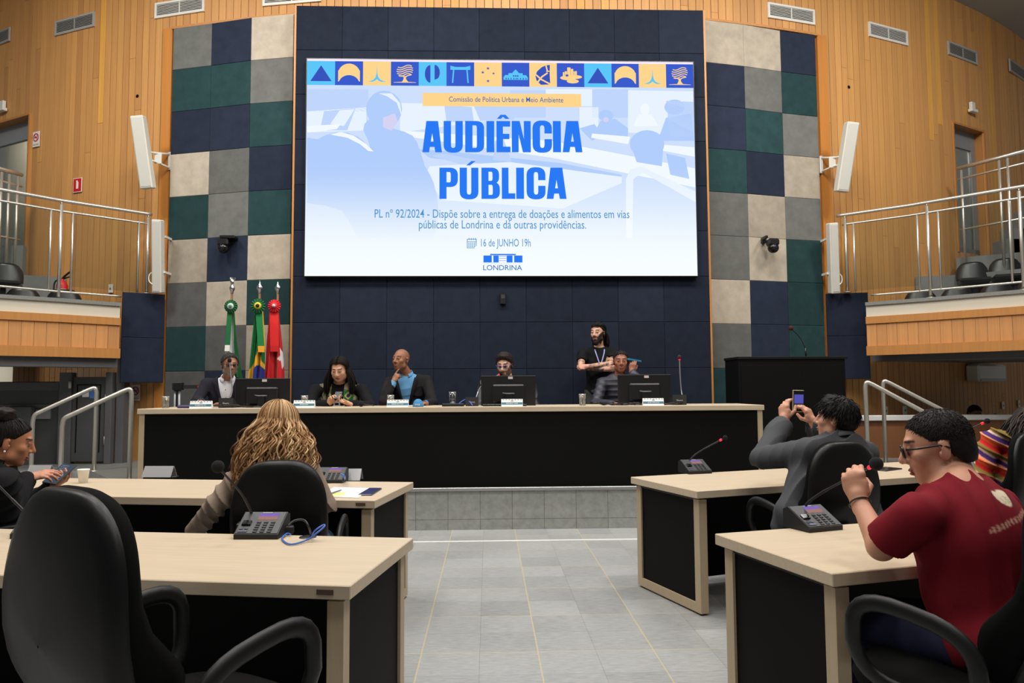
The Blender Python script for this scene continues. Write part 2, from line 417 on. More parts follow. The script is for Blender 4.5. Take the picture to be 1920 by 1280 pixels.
for nm, XS, PAT in (('wall_felt_left', LX, LEFT), ('wall_felt_right', RX, RIGHT)):
    mb = MB()
    for r, row in enumerate(PAT):
        for c in range(3): felt_panel(mb, XS[c], XS[c+1], 6.41-.6*(r+1), 6.41-.6*r, FC[row[c]])
    struct(mb.build(nm, M_FELT, col=True))
mb = MB(); CX0, CX1, CY = -2.503, 2.902, 9.425
for r in range(10):
    for c in range(9):
        x0 = CX0+(CX1-CX0)*c/9; x1 = CX0+(CX1-CX0)*(c+1)/9
        felt_panel(mb, (x0, CY), (x1, CY), 6.41-.6*(r+1), 6.41-.6*r, (34, 40, 54))
struct(mb.build('wall_felt_center', M_FELT, col=True))
mb = MB(); mb.box((CX0-.012, CY+.012, .4), (CX1+.012, 9.72, 6.415)); struct(mb.build('wall_center_core', mat('navy_core', (22, 24, 32), rough=.9)))
for x_ in (CX0-.03, CX1+.004):
    mb = MB(); mb.box((x_, CY+.004, .4), (x_+.026, 9.72, 6.42)); struct(mb.build('trim_9' if x_ < 0 else 'trim_10', M_WOODTRIM))
# wooden trims: pillar boards beside the felt, capping strips above it
def drum_strip(mb, xa, xb, z0, z1, off0, off1, n=10):
    for i in range(n):
        x0 = xa+(xb-xa)*i/n; x1 = xa+(xb-xa)*(i+1)/n; q = []
        for off in (off0, off1):
            R = WR+off
            for x in (x0, x1):
                t = math.asin((x-WX0)/WR); q.append((WX0+R*math.sin(t), WY0+WR-R*math.cos(t)))
        v = [(*q[0], z0), (*q[1], z0), (*q[3], z0), (*q[2], z0), (*q[0], z1), (*q[1], z1), (*q[3], z1), (*q[2], z1)]
        mb.add(v, [(3, 2, 1, 0), (7, 6, 5, 4), (3, 2, 6, 7), (0, 3, 7, 4), (2, 1, 5, 6), (1, 0, 4, 5)])
for k, (xa, xb) in enumerate(((-4.545, -4.40), (4.76, 4.915))):
    mb = MB(); drum_strip(mb, xa, xb, .4, 6.44, -.01, .045, 2); struct(mb.build('trim_%d' % (3+k), mat('pillar_wood', (196, 128, 58), rough=.4, noise=.12, nscale=(30, 30, 1.2))))
for k, (xa, xb) in enumerate(((-4.40, -2.55), (2.95, 4.76))):
    mb = MB(); drum_strip(mb, xa, xb, 6.412, 6.445, -.01, .06, 6); struct(mb.build('trim_%d' % (5+k), M_WOODTRIM))
# single navy felt panel that closes the end of each gallery
for k, (pa, pb) in enumerate((((-4.835, 9.785), (-4.40, 10.06)), ((4.76, 10.075), (5.283, 9.93)))):
    mb = MB(); felt_panel(mb, pa, pb, 1.462, 2.062, (36, 42, 58)); felt_panel(mb, pa, pb, 2.062, 2.662, (36, 42, 58))
    struct(mb.build('wall_gallery_end', M_FELT, col=True))

# --- doors in the drum wall (upper gallery)
def gallery_door(name, xa, xb, z0, z1, flip):
    t = math.asin(((xa+xb)/2-WX0)/WR); c = np.array([WX0+WR*math.sin(t), WY0+WR-WR*math.cos(t), 0]); R = rotz(t)
    wd = (xb-xa)/math.cos(t); 
    o = empty(name, (c[0], c[1], z0), t); o['kind'] = 'structure'
    h = z1-z0; W2 = wd/2
    rv = MB()                                                    # wooden reveal
    rv.box((-W2-.02, -.012, 0), (-W2+.012, .26, h)); rv.box((W2-.012, -.012, 0), (W2+.02, .26, h)); rv.box((-W2, -.012, h-.012), (W2, .26, h+.02))
    rv.build('frame', M_WOODTRIM, o)
    fr = MB(); y0, y1 = .14, .20
    fr.box((-W2, y0, h-.3), (W2, y1, h)); fr.box((-W2, y0, 0), (-W2+.1, y1, h-.3)); fr.box((W2-.14, y0, 0), (W2, y1, h-.3)); fr.box((-W2, y0, 0), (W2, y1, .12))
    fr.build('panel_frame', mat('alu_grey', (150, 154, 158), rough=.45, metal=.3), o)
    gl = MB(); gl.box((-W2+.09, .165, .1), (W2-.13, .175, h-.29)); gl.build('pane', mat('door_glass', (205, 210, 205), rough=.25, trans=.9, spec=.4, ior=1.1), o)
    bk = MB(); bk.box((-W2-.6, .9, -.1), (W2+.6, .92, h+.3)); bk.build('corridor_wall', M_CREAM, o)
    return o
gallery_door('door_1', OPEN[0][0], OPEN[0][1], OPEN[0][2], OPEN[0][3], False)
gallery_door('door_2', OPEN[1][0], OPEN[1][1], OPEN[1][2], OPEN[1][3], True)

# --- galleries (balconies): stone coping, cream band, plank fascia, underside, stepped seating
GL = [(-4.80, 9.66), (-5.29, 9.16), (-5.79, 8.76), (-6.6, 8.2)]
GR = [(5.16, 9.76), (5.71, 9.24), (6.39, 8.45), (7.0, 7.7)]
M_COPING = mat('granite_coping', (128, 128, 122), rough=.5, noise=.3, nscale=(90, 90, 90))
for side, G in (('left', GL), ('right', GR)):
    sgn = -1 if side == 'left' else 1
    G = [np.array(q) for q in G]
    def offs(k, d):
        a = G[max(k-1, 0)]; b = G[min(k+1, 3)]; t = (b-a)/np.linalg.norm(b-a); nn = np.array([t[1], -t[0]])*sgn
        return G[k]+nn*d
    def band(name, d0, d1, z0, z1, m, planks=False):
        mb = MB()
        if not planks:
            for k in range(3):
                a, b, c, d = offs(k, d0), offs(k+1, d0), offs(k+1, d1), offs(k, d1)
                mb.prism([a, b, c, d], z0, z1)
        else:
            for k in range(3):
                L = np.linalg.norm(G[k+1]-G[k]); nn = max(1, int(L/.125))
                for i in range(nn):
                    f0 = i/nn+.012/nn; f1 = (i+1)/nn-.012/nn
                    a, b = offs(k, d0)*(1-f0)+offs(k+1, d0)*f0, offs(k, d0)*(1-f1)+offs(k+1, d0)*f1
                    c, d = offs(k, d1)*(1-f1)+offs(k+1, d1)*f1, offs(k, d1)*(1-f0)+offs(k+1, d1)*f0
                    kk = rnd.uniform(.88, 1.08); mb.col = tuple(v*kk for v in lin((202, 142, 84))); mb.prism([a, b, c, d], z0, z1)
        return struct(mb.build(name, m, col=planks))
    # offsets: + is towards the hall
    band('trim_coping_'+side, .03, -.28, 2.455, 2.5, M_COPING)
    band('wall_gallery_'+side, 0.0, -.2, 2.30, 2.455, M_CREAM)
    band('trim_upper_'+side, .035, -.02, 2.205, 2.30, M_WOODTRIM)
    band('wall_fascia_'+side, .01, -.015, 1.90, 2.205, M_WOOD, True)
    band('trim_lower_'+side, .05, -.02, 1.775, 1.90, M_WOODTRIM)
    band('trim_beam_'+side, -.04 if side == 'left' else -.22, -.35 if side == 'left' else -.5, 1.655 if side == 'left' else 1.70, 1.80, M_GREYPAINT)
    # stepped gallery floor (front row, back row, landing by the door)
    tiers = [(-.28, -.95, 1.72, 1.95), (-.95, -1.85, 1.72, 2.42), (-1.85, -3.1, 1.72, 3.0)]
    mb = MB()
    for d0, d1, z0, z1 in tiers:
        for k in range(3):
            q = [offs(k, d0), offs(k+1, d0), offs(k+1, d1), offs(k, d1)]
            q = [np.array([p[0], min(p[1], wallY(p[0])-.03)]) for p in q]
            mb.prism(q, z0, z1)
    struct(mb.build('floor_gallery_'+side, mat('gallery_stone', (112, 114, 112), rough=.7, noise=.1, nscale=(12, 12, 12))))

# ================================================================== THINGS ON THE WALLS
def on_wall(name, px, py, label, cat, group=None, off=0.02):
    p = PW(px, py, off); t = math.asin((p[0]-WX0)/WR)
    return empty(name, p, t, label, cat, group)
M_VENTW = mat('vent_white', (222, 220, 212), rough=.5); M_VENTG = mat('vent_grey', (168, 166, 160), rough=.5); M_HOLE = mat('duct_dark', (16, 15, 15), rough=.95, spec=.05)
VENTS = [((449, 650), (-14, 8), 'w', 'white wall vent cut by the photo top edge, left of centre above navy felt'),
         ((292, 384), (0, 29), 'w', 'white louvred wall vent directly above the grey and navy felt squares on the left'),
         ((105, 178), (31, 60), 'g', 'grey louvred wall vent high on the left planks, above the speaker'),
         ((-60, 20), (68, 94), 'd', 'dim wall vent cut by the left edge of the photo'),
         ((1439, 1526), (12, 41), 'w', 'white louvred wall vent directly above the right checkered felt'),
         ((1628, 1700), (50, 78), 'w', 'white louvred wall vent on right planks next to the right checkered felt'),
         ((1777, 1830), (87, 113), 'g', 'grey two-panel wall vent above the right gallery door'),
         ((1891, 1950), (130, 155), 'd', 'dim wall vent cut by the right edge of the photo')]
for (xa, xb), (ya, yb), kd, lab in VENTS:
    a = PW(xa, (ya+yb)/2); b = PW(xb, (ya+yb)/2); wd = float(np.linalg.norm((b-a)[:2])); h = .225
    if xa == 449: a = PW(497, 0); b = PW(599, 0); wd = .84
    c = (a+b)/2; t = math.asin((c[0]-WX0)/WR)
    zc = float(PW((xa+xb)/2, (ya+yb)/2)[2])
    if xa == 449: zc = float(PW(548, 8)[2])+h/2
    o = empty('wall_vent', (c[0], WY0+WR-WR*math.cos(t)-.012, zc), t, lab, 'vent', 'air vents along the plank wall')
    m = {'w': M_VENTW, 'g': M_VENTG, 'd': M_VENTG}[kd]; W2, H2 = wd/2, h/2; fw = .03
    mb = MB(); mb.box((-W2, -.012, -H2), (W2, .012, -H2+fw)); mb.box((-W2, -.012, H2-fw), (W2, .012, H2)); mb.box((-W2, -.012, -H2+fw), (-W2+fw, .012, H2-fw)); mb.box((W2-fw, -.012, -H2+fw), (W2, .012, H2-fw)); mb.box((-.006, -.008, -H2+fw), (.006, .01, H2-fw))
    mb.build('frame', m, o)
    mb = MB(); mb.box((-W2+.01, .006, -H2+.01), (W2-.01, .014, H2-.01)); mb.build('duct', M_HOLE, o)
    mb = MB()
    for k in range(8):
        z = -H2+fw+(h-2*fw)*(k+.5)/8; mb.cbox((0, -.002, z), (wd-2*fw, .008, .0065), rotx(.15))
    mb.build('louvre', m, o)

# slanted column loudspeakers and the upright ones beside the galleries
def column_speaker(label, top, bot, wpx, Y, lean_x, brk):
    t = P(*top, Y=Y-.16); b = P(*bot, Y=Y)
    axis = t-b; L = float(np.linalg.norm(axis)); R = frame(axis, (1, 0, 0)); wd = wpx
    o = empty('column_speaker', (0, 0, 0), 0, label, 'speaker', 'column speakers beside the felt walls')
    c = (t+b)/2
    mb = MB(); mb.cbox(c, (wd, .13, L), R, bev=.012); mb.build('cabinet', mat('speaker_white', (214, 212, 202), rough=.5), o)
    mb = MB(); mb.cbox(c-R[:, 1]*.067, (wd-.03, .006, L-.05), R, bev=.003); mb.build('grille', mat('speaker_grille', (206, 204, 195), rough=.7, bump=.4, bscale=900), o)
    if brk:
        sg = brk; mb = MB(); q = c+R[:, 2]*(-.02); wl = np.array([q[0]+sg*.20, wallY(q[0]+sg*.20)-.05, q[2]+.02])
        mb.cbox(wl, (.05, .03, .25), rotz(math.asin((wl[0]-WX0)/WR)), .004)
        for dz in (.1, -.1): mb.tube([wl+[0, -.01, dz], (wl+q)/2+[0, 0, dz*.6], q+R[:, 1]*.06+[0, 0, dz*.5]], .014, 8)
        mb.cbox((wl+q)/2+[sg*.01, .01, 0], (.09, .02, .16), rotz(.3*sg), .004)
        mb.build('bracket', M_WHITEP, o)
    else:
        sg = 1 if c[0] < 0 else -1
        for dz in (.28, -.2):
            mb = MB(); mb.box((c[0]-.015+.06*sg, c[1]+.05, c[2]+dz-.015), (c[0]+.015+.06*sg, wallY(c[0])-.05, c[2]+dz+.015)); mb.build('bracket', M_WHITEP, o)
        mb = MB(); mb.tube(bez([c+[-.06*sg, 0, -.2], c+[-.11*sg, 0, -.25], c+[-.11*sg, 0, -.33], c+[-.06*sg, 0, -.38]], 6), .008, 6); mb.build('cable', M_WHITEP, o)
    return o
column_speaker('long white column speaker leaning beside the left checkered felt, on a white bracket', (259, 218), (278, 354), .17, 9.83, 0, 1)
column_speaker('long white column speaker leaning beside the right checkered felt, on a white bracket', (1597, 230), (1577, 360), .17, 9.85, 0, -1)
column_speaker('short upright white speaker standing at the end of the left gallery rail', (296, 412), (297, 549), .125, 9.9, 0, 0)
column_speaker('short upright white speaker standing at the end of the right gallery rail', (1560, 418), (1564, 550), .125, 9.95, 0, 0)

# pan-tilt cameras on the felt
def ptz(px, py, label, sg):
    x = P(px, py, Y=9.8)[0]; Y = 9.70; p = P(px, py, Y=Y)
    o = empty('ptz_camera', (p[0], p[1], p[2]), .0, label, 'camera', 'black cameras on the felt walls')
    mb = MB(); mb.box((sg*.02-.06, -.05, .06), (sg*.02+.12*sg+.02, .12, .10), bev=.008); mb.box((sg*.08-.03, .08, .02), (sg*.08+.03, .155, .10), bev=.005); mb.build('bracket', M_BLACKP, o)
    mb = MB(); mb.box((-.075, -.06, -.035), (.075, .07, .06), bev=.02); mb.build('base', M_BLACKP, o)
    mb = MB(); mb.ball((0, -.01, -.065), .075, 18, (1, 1, .95)); mb.build('camera_head', mat('gloss_black', (14, 14, 16), rough=.2), o)
    mb = MB(); mb.lathe([(.001, 0), (.026, 0), (.03, .012), (.03, .03)], (-.0*sg, -.088, -.065), 16, frame((0, 1, 0))); mb.build('lens', mat('lens_glass', (30, 32, 48), rough=.08), o)
ptz(419, 456, 'black pan-tilt camera mounted on the left checkered felt', 1)
ptz(1449, 456, 'black pan-tilt camera mounted on the right checkered felt', -1)

# signs, emergency lights, sockets
M_RED = mat('sign_red', (200, 20, 30), rough=.5); M_SIGNW = mat('sign_white', (236, 226, 220), rough=.5); M_INK = mat('ink_dark', (40, 40, 48), rough=.6)
def nosmoke(o, s=1.0):
    mb = MB(); mb.box((-.085*s, -.004, -.13*s), (.085*s, .004, .13*s)); mb.build('plate', M_SIGNW, o)
    mb = MB(); n = 32
    mb.tube([(.062*s*math.cos(2*PI*k/n), -.006, .03*s+.062*s*math.sin(2*PI*k/n)) for k in range(n)], .008*s, 6, closed=True); mb.tube([(-.042*s, -.006, .072*s), (.042*s, -.006, -.012*s)], .007*s, 6)
    mb.build('prohibition_ring', mat('sign_ring', (190, 40, 60), rough=.5), o)
    mb = MB(); mb.box((-.045*s, -.0075, .022*s), (.03*s, -.004, .036*s)); mb.tube([(.036*s, -.006, .035*s), (.03*s, -.006, .06*s), (.04*s, -.006, .075*s)], .004*s, 5); mb.build('cigarette', M_INK, o)
    v, f = text_mesh('NÃO FUME', .022*s, .13*s); mb = MB(); mb.add(v+np.array([-.065*s, -.0055, -.105*s]), f); mb.build('lettering', M_INK, o)
nosmoke(on_wall('no_smoking_sign', 68, 261, 'white no smoking sign on the planks by the left gallery door', 'sign', 'no smoking signs'), .9)
o = on_wall('fire_sign', 145.5, 347, 'red fire extinguisher sign on planks above the left gallery rail', 'sign')
mb = MB(); mb.box((-.085, -.004, -.105), (.085, .004, .105)); mb.build('plate', M_SIGNW, o)
mb = MB(); mb.box((-.076, -.006, -.096), (.076, -.003, .096)); mb.build('red_field', M_RED, o)
mb = MB(); mb.box((-.02, -.009, -.055), (.022, -.005, .045), bev=.001); mb.prism([(-.012, .045), (.012, .045), (.004, .07), (-.03, .062)], -.009, -.005, np.array([[1, 0, 0], [0, 0, 1], [0, 1, 0]])); mb.build('pictogram', M_SIGNW, o)
for px, py, lab in ((8, 201, 'small white emergency light above the left gallery door'), (1820, 203, 'small white emergency light above the right gallery door')):
    o = on_wall('emergency_light', px, py, lab, 'emergency light', 'emergency lights above the doors')
    mb = MB(); mb.box((-.09, -.07, -.08), (.09, .0, -.03), bev=.006); mb.build('base', M_WHITEP, o)
    mb = MB(); mb.box((-.055, -.05, -.03), (.05, .0, .09), bev=.006); mb.build('lamp_head', M_WHITEP, o)
def socket(o, hole=True):
    mb = MB(); mb.box((-.038, -.012, -.062), (.038, .006, .062), bev=.004); mb.build('plate', M_WHITEP, o)
    mb = MB(); mb.box((-.012, -.0145, -.014), (.012, -.011, .014)); mb.build('outlet', mat('socket_grey', (90, 90, 92)), o)
socket(on_wall('wall_socket', 208, 541, 'white wall socket behind the left gallery glass', 'socket', 'wall sockets'))
for px, py, lab in ((1660, 770, 'white switch plate between the right handrail posts under the gallery'), (1696, 769, 'white switch plate just right of the right handrail posts'), (1880, 760, 'white switch plate under the right gallery, nearest the seated onlooker'), (1910, 757, 'white switch plate at the right edge of the photo')):
    socket(on_wall('switch_plate', px, py, lab, 'switch', 'switch plates under the right gallery'))
for px, py, lab in ((257, 180, 'small round hole in the planks above the left leaning speaker'), (1592, 163, 'small round hole in the planks above the right leaning speaker')):
    o = on_wall('cable_outlet', px, py, lab, 'outlet', off=.008); mb = MB(); mb.lathe([(.001, -.001), (.02, -.001), (.026, .004), (.026, .012)], (0, 0, 0), 16, frame((0, 1, 0))); mb.build('grommet', M_HOLE, o)
o = empty('wall_sensor', P(943, 560, Y=9.40), 0, 'small black box on the navy felt below the big screen', 'sensor')
mb = MB(); mb.box((-.04, -.03, -.07), (.04, .02, .07), bev=.006); mb.build('housing', M_BLACKP, o)
mb = MB(); mb.box((-.025, -.033, .0), (.025, -.029, .05), bev=.001); mb.build('cover', mat('dark_grey', (45, 45, 48)), o)

# ------------------------------------------------------------------ gallery rails
def gallery_rail(label, pts, posts, thin, zt, zm, zb, znode, f0):
    o = empty('gallery_railing', (0, 0, 0), 0, label, 'railing', 'gallery railings')
    q = [np.array(p) for p in pts]
    def at(f):
        L = [np.linalg.norm(q[i+1]-q[i]) for i in range(len(q)-1)]; s = f*sum(L)
        for i, l in enumerate(L):
            if s <= l or i == len(L)-1: return q[i]+(q[i+1]-q[i])*(s/l)
            s -= l
    path = [at(f) for f in np.linspace(0, 1, 40)]
    zz = lambda f, z: z
    mb = MB(); mb.tube([(*p, zt) for p in path], .023, 12); mb.build('handrail', M_STEEL, o)
    mb = MB(); mb.tube([(*p, zm) for p in path[1:]], .015, 10); mb.build('rail', M_STEEL, o)
    mb = MB(); mb.tube([(*at(f), zb) for f in np.linspace(f0, 1, 30)], .014, 10); mb.build('rail', M_STEEL, o)
    for f in posts:
        p = at(f); zn = znode if f > f0 else 2.664; mb = MB(); mb.tube([(*p, zn), (*p, zt-.05)], .021, 12); mb.tube([(*p, zt-.06), (*p, zt-.01)], .010, 8); mb.lathe([(.001, .0), (.05, .0), (.05, .008), (.03, .012)], (*p, zn), 14); mb.build('post', M_STEEL, o)
    for f in thin:
        p = at(f); mb = MB(); mb.tube([(*p, zb if f > f0 else 2.67), (*p, zm)], .014, 8); mb.build('post', M_STEEL, o)
    gm = clear('rail_glass', (244, 247, 244), .035)
    ts = sorted(thin)
    for a, b in zip(ts[:-1], ts[1:]):
        if any(a < f < b for f in posts): continue
        pa, pb = at(a), at(b); d = (pb-pa)/np.linalg.norm(pb-pa); nn = np.array([-d[1], d[0]])*.004
        mb = MB(); mb.prism([pa-nn, pb-nn, pb+nn, pa+nn], max(zb+.02, 2.675 if a < f0 else 0), zm-.02); mb.build('glass_pane', gm, o)
    return o
def railpts(lst, z): return [P(x, y, Z=z)[:2] for x, y in lst]
ZT = 3.755
LP = railpts([(285, 402), (112, 375.5), (0, 355), (-120, 333)], ZT); LP = [np.array(p) for p in LP]
def frac(pts, px, z):
    best = None
    Ls = [np.linalg.norm(pts[i+1]-pts[i]) for i in range(len(pts)-1)]; T = sum(Ls); acc = 0
    for i, l in enumerate(Ls):
        for s in np.linspace(0, 1, 200):
            p = pts[i]+(pts[i+1]-pts[i])*s; d = np.array([*p, z])-EYEP; x = 960+F_PX*(d@CR)/(d@CF)
            if best is None or abs(x-px) < best[0]: best = (abs(x-px), (acc+l*s)/T)
        acc += l
    return best[1]
fL = lambda px: frac(LP, px, 3.0)
gallery_rail('steel and glass railing along the left gallery', LP, [fL(276), fL(112), fL(-70)], [fL(259), fL(134), fL(93), fL(-50)], ZT, 3.62, 2.60, 2.5, fL(229))
RP = [np.array(p) for p in railpts([(1568, 405), (1700, 386), (1920, 349), (2060, 322)], ZT)]
fR = lambda px: frac(RP, px, 3.0)
gallery_rail('steel and glass railing along the right gallery', RP, [fR(1587), fR(1742), fR(1916)], [fR(1603), fR(1723), fR(1762), fR(1896), fR(1935)], ZT, 3.62, 2.60, 2.5, fR(1631))
# short rails on the upper landings
def landing_rail(label, a, b, z0, zt, bars):
    o = empty('landing_railing', (0, 0, 0), 0, label, 'railing', 'landing railings'); a = np.array(a); b = np.array(b)
    mb = MB(); mb.tube([(*a[:2], zt), (*b[:2], zt+b[2]-a[2])], .028, 10); mb.build('handrail', M_STEEL, o)
    for dz in (-.17, -.95):
        mb = MB(); mb.tube([(*a[:2], zt+dz), (*b[:2], zt+dz+b[2]-a[2])], .016, 8); mb.build('rail', M_STEEL, o)
    for f in bars:
        p = a+(b-a)*f; mb = MB(); mb.tube([(p[0], p[1], z0), (p[0], p[1], zt-.04)], .02, 8); mb.build('post', M_STEEL, o)
a = P(1795, 316, Y=10.75); b = P(1925, 290, Y=9.9)
landing_rail('steel rail on the landing in front of the right gallery door', (a[0], a[1], 0), (b[0], b[1], .0), 3.0, float(a[2]), (.06, .62, .74, 1.0))
a = P(42, 328, Y=10.6); b = P(-30, 312, Y=10.1)
landing_rail('steel rail on the landing in front of the left gallery door', (a[0], a[1], 0), (b[0], b[1], .0), 3.0, float(a[2]), (.12, .35, .55, .8))

# seats in the galleries
M_SEAT = mat('seat_black', (26, 26, 28), rough=.33)
def gallery_seat():
    o = empty('gallery_chair')
    mb = MB(); nx, nz = 10, 8; vs = []; th = .03
    for s in (0, 1):
        for j in range(nz+1):
            v = j/nz; wdt = .205*(1-.30*max(0, v-.5)**2*1.6)
            for i in range(nx+1):
                u = i/nx*2-1; z = .03+.27*v; zc = z-.075*(abs(u)**4.5)*v
                vs.append((u*wdt, .20+.06*v-.06*(1-u*u)+(th if s else 0)+.05*u*u*0, zc))
    fs = []; W = nx+1; H = (nz+1)*W
    for j in range(nz):
        for i in range(nx):
            fs.append((j*W+i, j*W+i+1, (j+1)*W+i+1, (j+1)*W+i)); fs.append((H+(j+1)*W+i, H+(j+1)*W+i+1, H+j*W+i+1, H+j*W+i))
    rim = [i for i in range(W)]+[j*W+nx for j in range(1, nz+1)]+[nz*W+i for i in range(nx-1, -1, -1)]+[j*W for j in range(nz-1, 0, -1)]
    for a, b in zip(rim, rim[1:]+rim[:1]): fs.append((b, a, H+a, H+b))
    mb.add(vs, fs, True); mb.build('backrest', M_SEAT, o)
    mb = MB(); mb.box((-.205, -.22, -.045), (.205, .20, .02), bev=.03); mb.build('seat', M_SEAT, o)
    mb = MB(); mb.box((-.03, -.05, -.42), (.03, .05, -.05)); mb.box((-.15, -.1, -.43), (.15, .1, -.41)); mb.build('pedestal', M_BLACKP, o)
    return o
seat0 = gallery_seat(); first = [True]
def put_seat(px, pyt, Y, rz, label):
    p = P(px, pyt, Y=Y); o = seat0 if first[0] else copy_tree(seat0); first[0] = False
    o.location = (p[0], p[1]-.25, p[2]-.295); o.rotation_euler = (0, 0, rz); tag(o, label, 'seat', 'black shell seats in the galleries')
put_seat(1804, 493, 10.45, -.5, 'black gallery chair in the right back row, next to the plank wall')
put_seat(1866, 486, 10.3, -.5, 'black gallery chair in the right back row, second from the planks')
put_seat(1930, 478, 10.15, -.5, 'black gallery chair in the right back row, cut by the photo edge')
put_seat(1707, 545, 10.1, -.5, 'black gallery chair in the right front row, first from the felt wall')
put_seat(1776, 540, 9.85, -.5, 'black gallery chair in the right front row, beside the railing post')
put_seat(1850, 533, 9.6, -.5, 'black gallery chair in the right front row, third from the felt wall')
put_seat(1918, 526, 9.35, -.5, 'black gallery chair in the right front row, cut by the photo edge')
put_seat(31, 495, 10.0, +.5, 'black gallery chair in the left back row, the only whole one in view')
put_seat(141, 544, 9.85, +.5, 'black gallery chair in the left front row, by the fire extinguisher')
put_seat(64, 542, 9.7, +.5, 'black gallery chair in the left front row, middle of the three in view')
put_seat(-10, 540, 9.45, +.5, 'black gallery chair in the left front row, cut by the photo edge')
# gallery extinguisher
p = P(116, 556, Y=10.0); o = empty('fire_extinguisher', (p[0], p[1], p[2]-.12), 0, 'red fire extinguisher standing in the left gallery behind the glass', 'fire extinguisher')
mb = MB(); mb.lathe([(.001, 0), (.065, 0), (.07, .02), (.07, .27), (.05, .32), (.022, .34), (.022, .36)], (0, 0, 0), 20); mb.build('cylinder', M_RED, o)
mb = MB(); mb.tube(bez([(0, 0, .36), (.03, 0, .40), (.1, 0, .46)], 5), .014, 8); mb.tube([(0, 0, .36), (.09, 0, .39)], .012, 8); mb.build('handle', M_BLACKP, o)
mb = MB(); mb.tube(bez([(-.02, -.02, .36), (-.08, -.04, .3), (-.08, -.05, .1)], 6), .010, 8); mb.build('hose', M_BLACKP, o)
mb = MB(); mb.lathe([(.0705, .1), (.0708, .1), (.0708, .22), (.0705, .22)], (0, 0, 0), 20); mb.build('sticker', M_SIGNW, o)
# stepped stone parapets beside the gallery seats
def parapet(name, lab, quad, Y, zlo, m):
    pts = [P(x, y, Y=Y) for x, y in quad]; return pts
p0 = P(0, 458, Y=10.62); p1 = P(50, 462, Y=10.62)
mb = MB(); mb.box((p0[0]-.6, 10.54, 2.3), (p1[0], 10.62, float(p1[2]))); struct(mb.build('wall_landing_left', MATS['gallery_stone']))
p1 = P(1793, 483, Y=10.85); mb = MB()
mb.prism([(p1[0], 10.85), (p1[0]+1.6, 9.75), (p1[0]+1.8, 10.0), (p1[0]+.1, 11.0)], 2.3, float(p1[2])); struct(mb.build('wall_landing_right', MATS['gallery_stone']))
# stair going up beyond the right landing
mb = MB()
for k in range(5):
    a = P(1861+13*k, 455-19*k, Y=11.0); mb.box((a[0], 10.7, 2.6), (a[0]+1.2, 11.0, float(a[2])))
struct(mb.build('floor_stair_right', MATS['gallery_stone']))

# ------------------------------------------------------------------ under the galleries
M_GP2 = mat('grey_board', (78, 79, 80), rough=.6, noise=.05, nscale=(40, 40, 5))
zb = .4
a = P(0, 716, Y=9.9); b = P(112, 715, Y=9.9)
o = empty('low_partition', (0, 0, 0), 0, 'dark grey low partition of boards behind the left stair handrails', 'partition')
mb = MB(); mb.box((a[0]-.8, 9.9, zb), (b[0], 9.98, float(b[2])), bev=.004); mb.build('board', M_GP2, o)
mb = MB(); mb.box((a[0]-.8, 9.885, float(b[2])-.12), (b[0], 9.9, float(b[2])-.01), bev=.003); mb.box((a[0]-.8, 9.885, float(b[2])-.34), (b[0], 9.9, float(b[2])-.30)); mb.build('top_rail', M_GREYPAINT, o)
q = P(66, 790, Y=9.85); mb = MB(); mb.box((q[0]-.35, 9.80, zb), (q[0]-.03, 9.885, float(P(60, 763, Y=9.8)[2])), bev=.003); mb.build('cupboard', M_GREYPAINT, o)
q = P(85, 778, Y=9.88); mb = MB(); mb.box((q[0]-.12, 9.87, q[2]-.05), (q[0]+.07, 9.9, q[2]+.07)); mb.build('notice', mat('notice_grey', (140, 140, 142)), o)
o = empty('low_gate', (0, 0, 0), 0, 'dark grey low gate with frame posts behind the left stair handrails', 'gate')
x0, x1, xa, xb = (float(P(x, 780, Y=9.86)[0]) for x in (112, 211, 135, 199)); zt = float(P(160, 698, Y=9.86)[2])
mb = MB(); mb.box((x0, 9.82, zb), (xa, 9.94, zt), bev=.004); mb.build('post', M_GREYPAINT, o)
mb = MB(); mb.box((xb, 9.82, zb), (x1, 9.94, zt), bev=.004); mb.build('post', M_GREYPAINT, o)
mb = MB(); mb.box((xa+.004, 9.85, zb+.03), (xb-.004, 9.9, zt-.06), bev=.003); g = mb.build('gate_leaf', M_GP2, o)
mb = MB(); z2 = zt-.17
for bx in ((xa+.06, xa+.07, zb+.15, z2), (xb-.08, xb-.07, zb+.15, z2)): mb.box((bx[0], 9.842, bx[2]), (bx[1], 9.85, bx[3]))
mb.box((xa+.06, 9.842, z2), (xb-.07, 9.85, z2+.01)); mb.build('moulding', M_DARK, g)
for zz in (zb+.25, zt-.4):
    mb = MB(); mb.tube([(xb, 9.83, zz), (xb, 9.83, zz+.11)], .012, 8); mb.build('hinge', M_STEEL, o)
q = P(130.5, 719, Y=9.8); mb = MB(); mb.tube([(q[0], 9.81, q[2]-.06), (q[0], 9.81, q[2]+.03)], .018, 8); mb.build('wall_lamp', M_WHITEP, o)
q = P(162, 737, Y=9.84); mb = MB(); mb.box((q[0]-.055, 9.843, q[2]-.05), (q[0]+.03, 9.85, q[2]+.05)); mb.build('notice', M_SIGNW, g)
q = P(173, 738, Y=9.84); mb = MB(); mb.box((q[0]-.035, 9.843, q[2]-.06), (q[0]+.035, 9.85, q[2]+.06)); mb.build('notice', mat('notice_blue', (70, 130, 205)), g)
x0, x1 = float(P(221, 780, Y=9.95)[0]), float(P(235, 780, Y=9.95)[0]); mb = MB(); mb.box((x0, 9.9, .4), (x1, 10.05, 1.8)); struct(mb.build('wall_post_left', M_GREYPAINT))
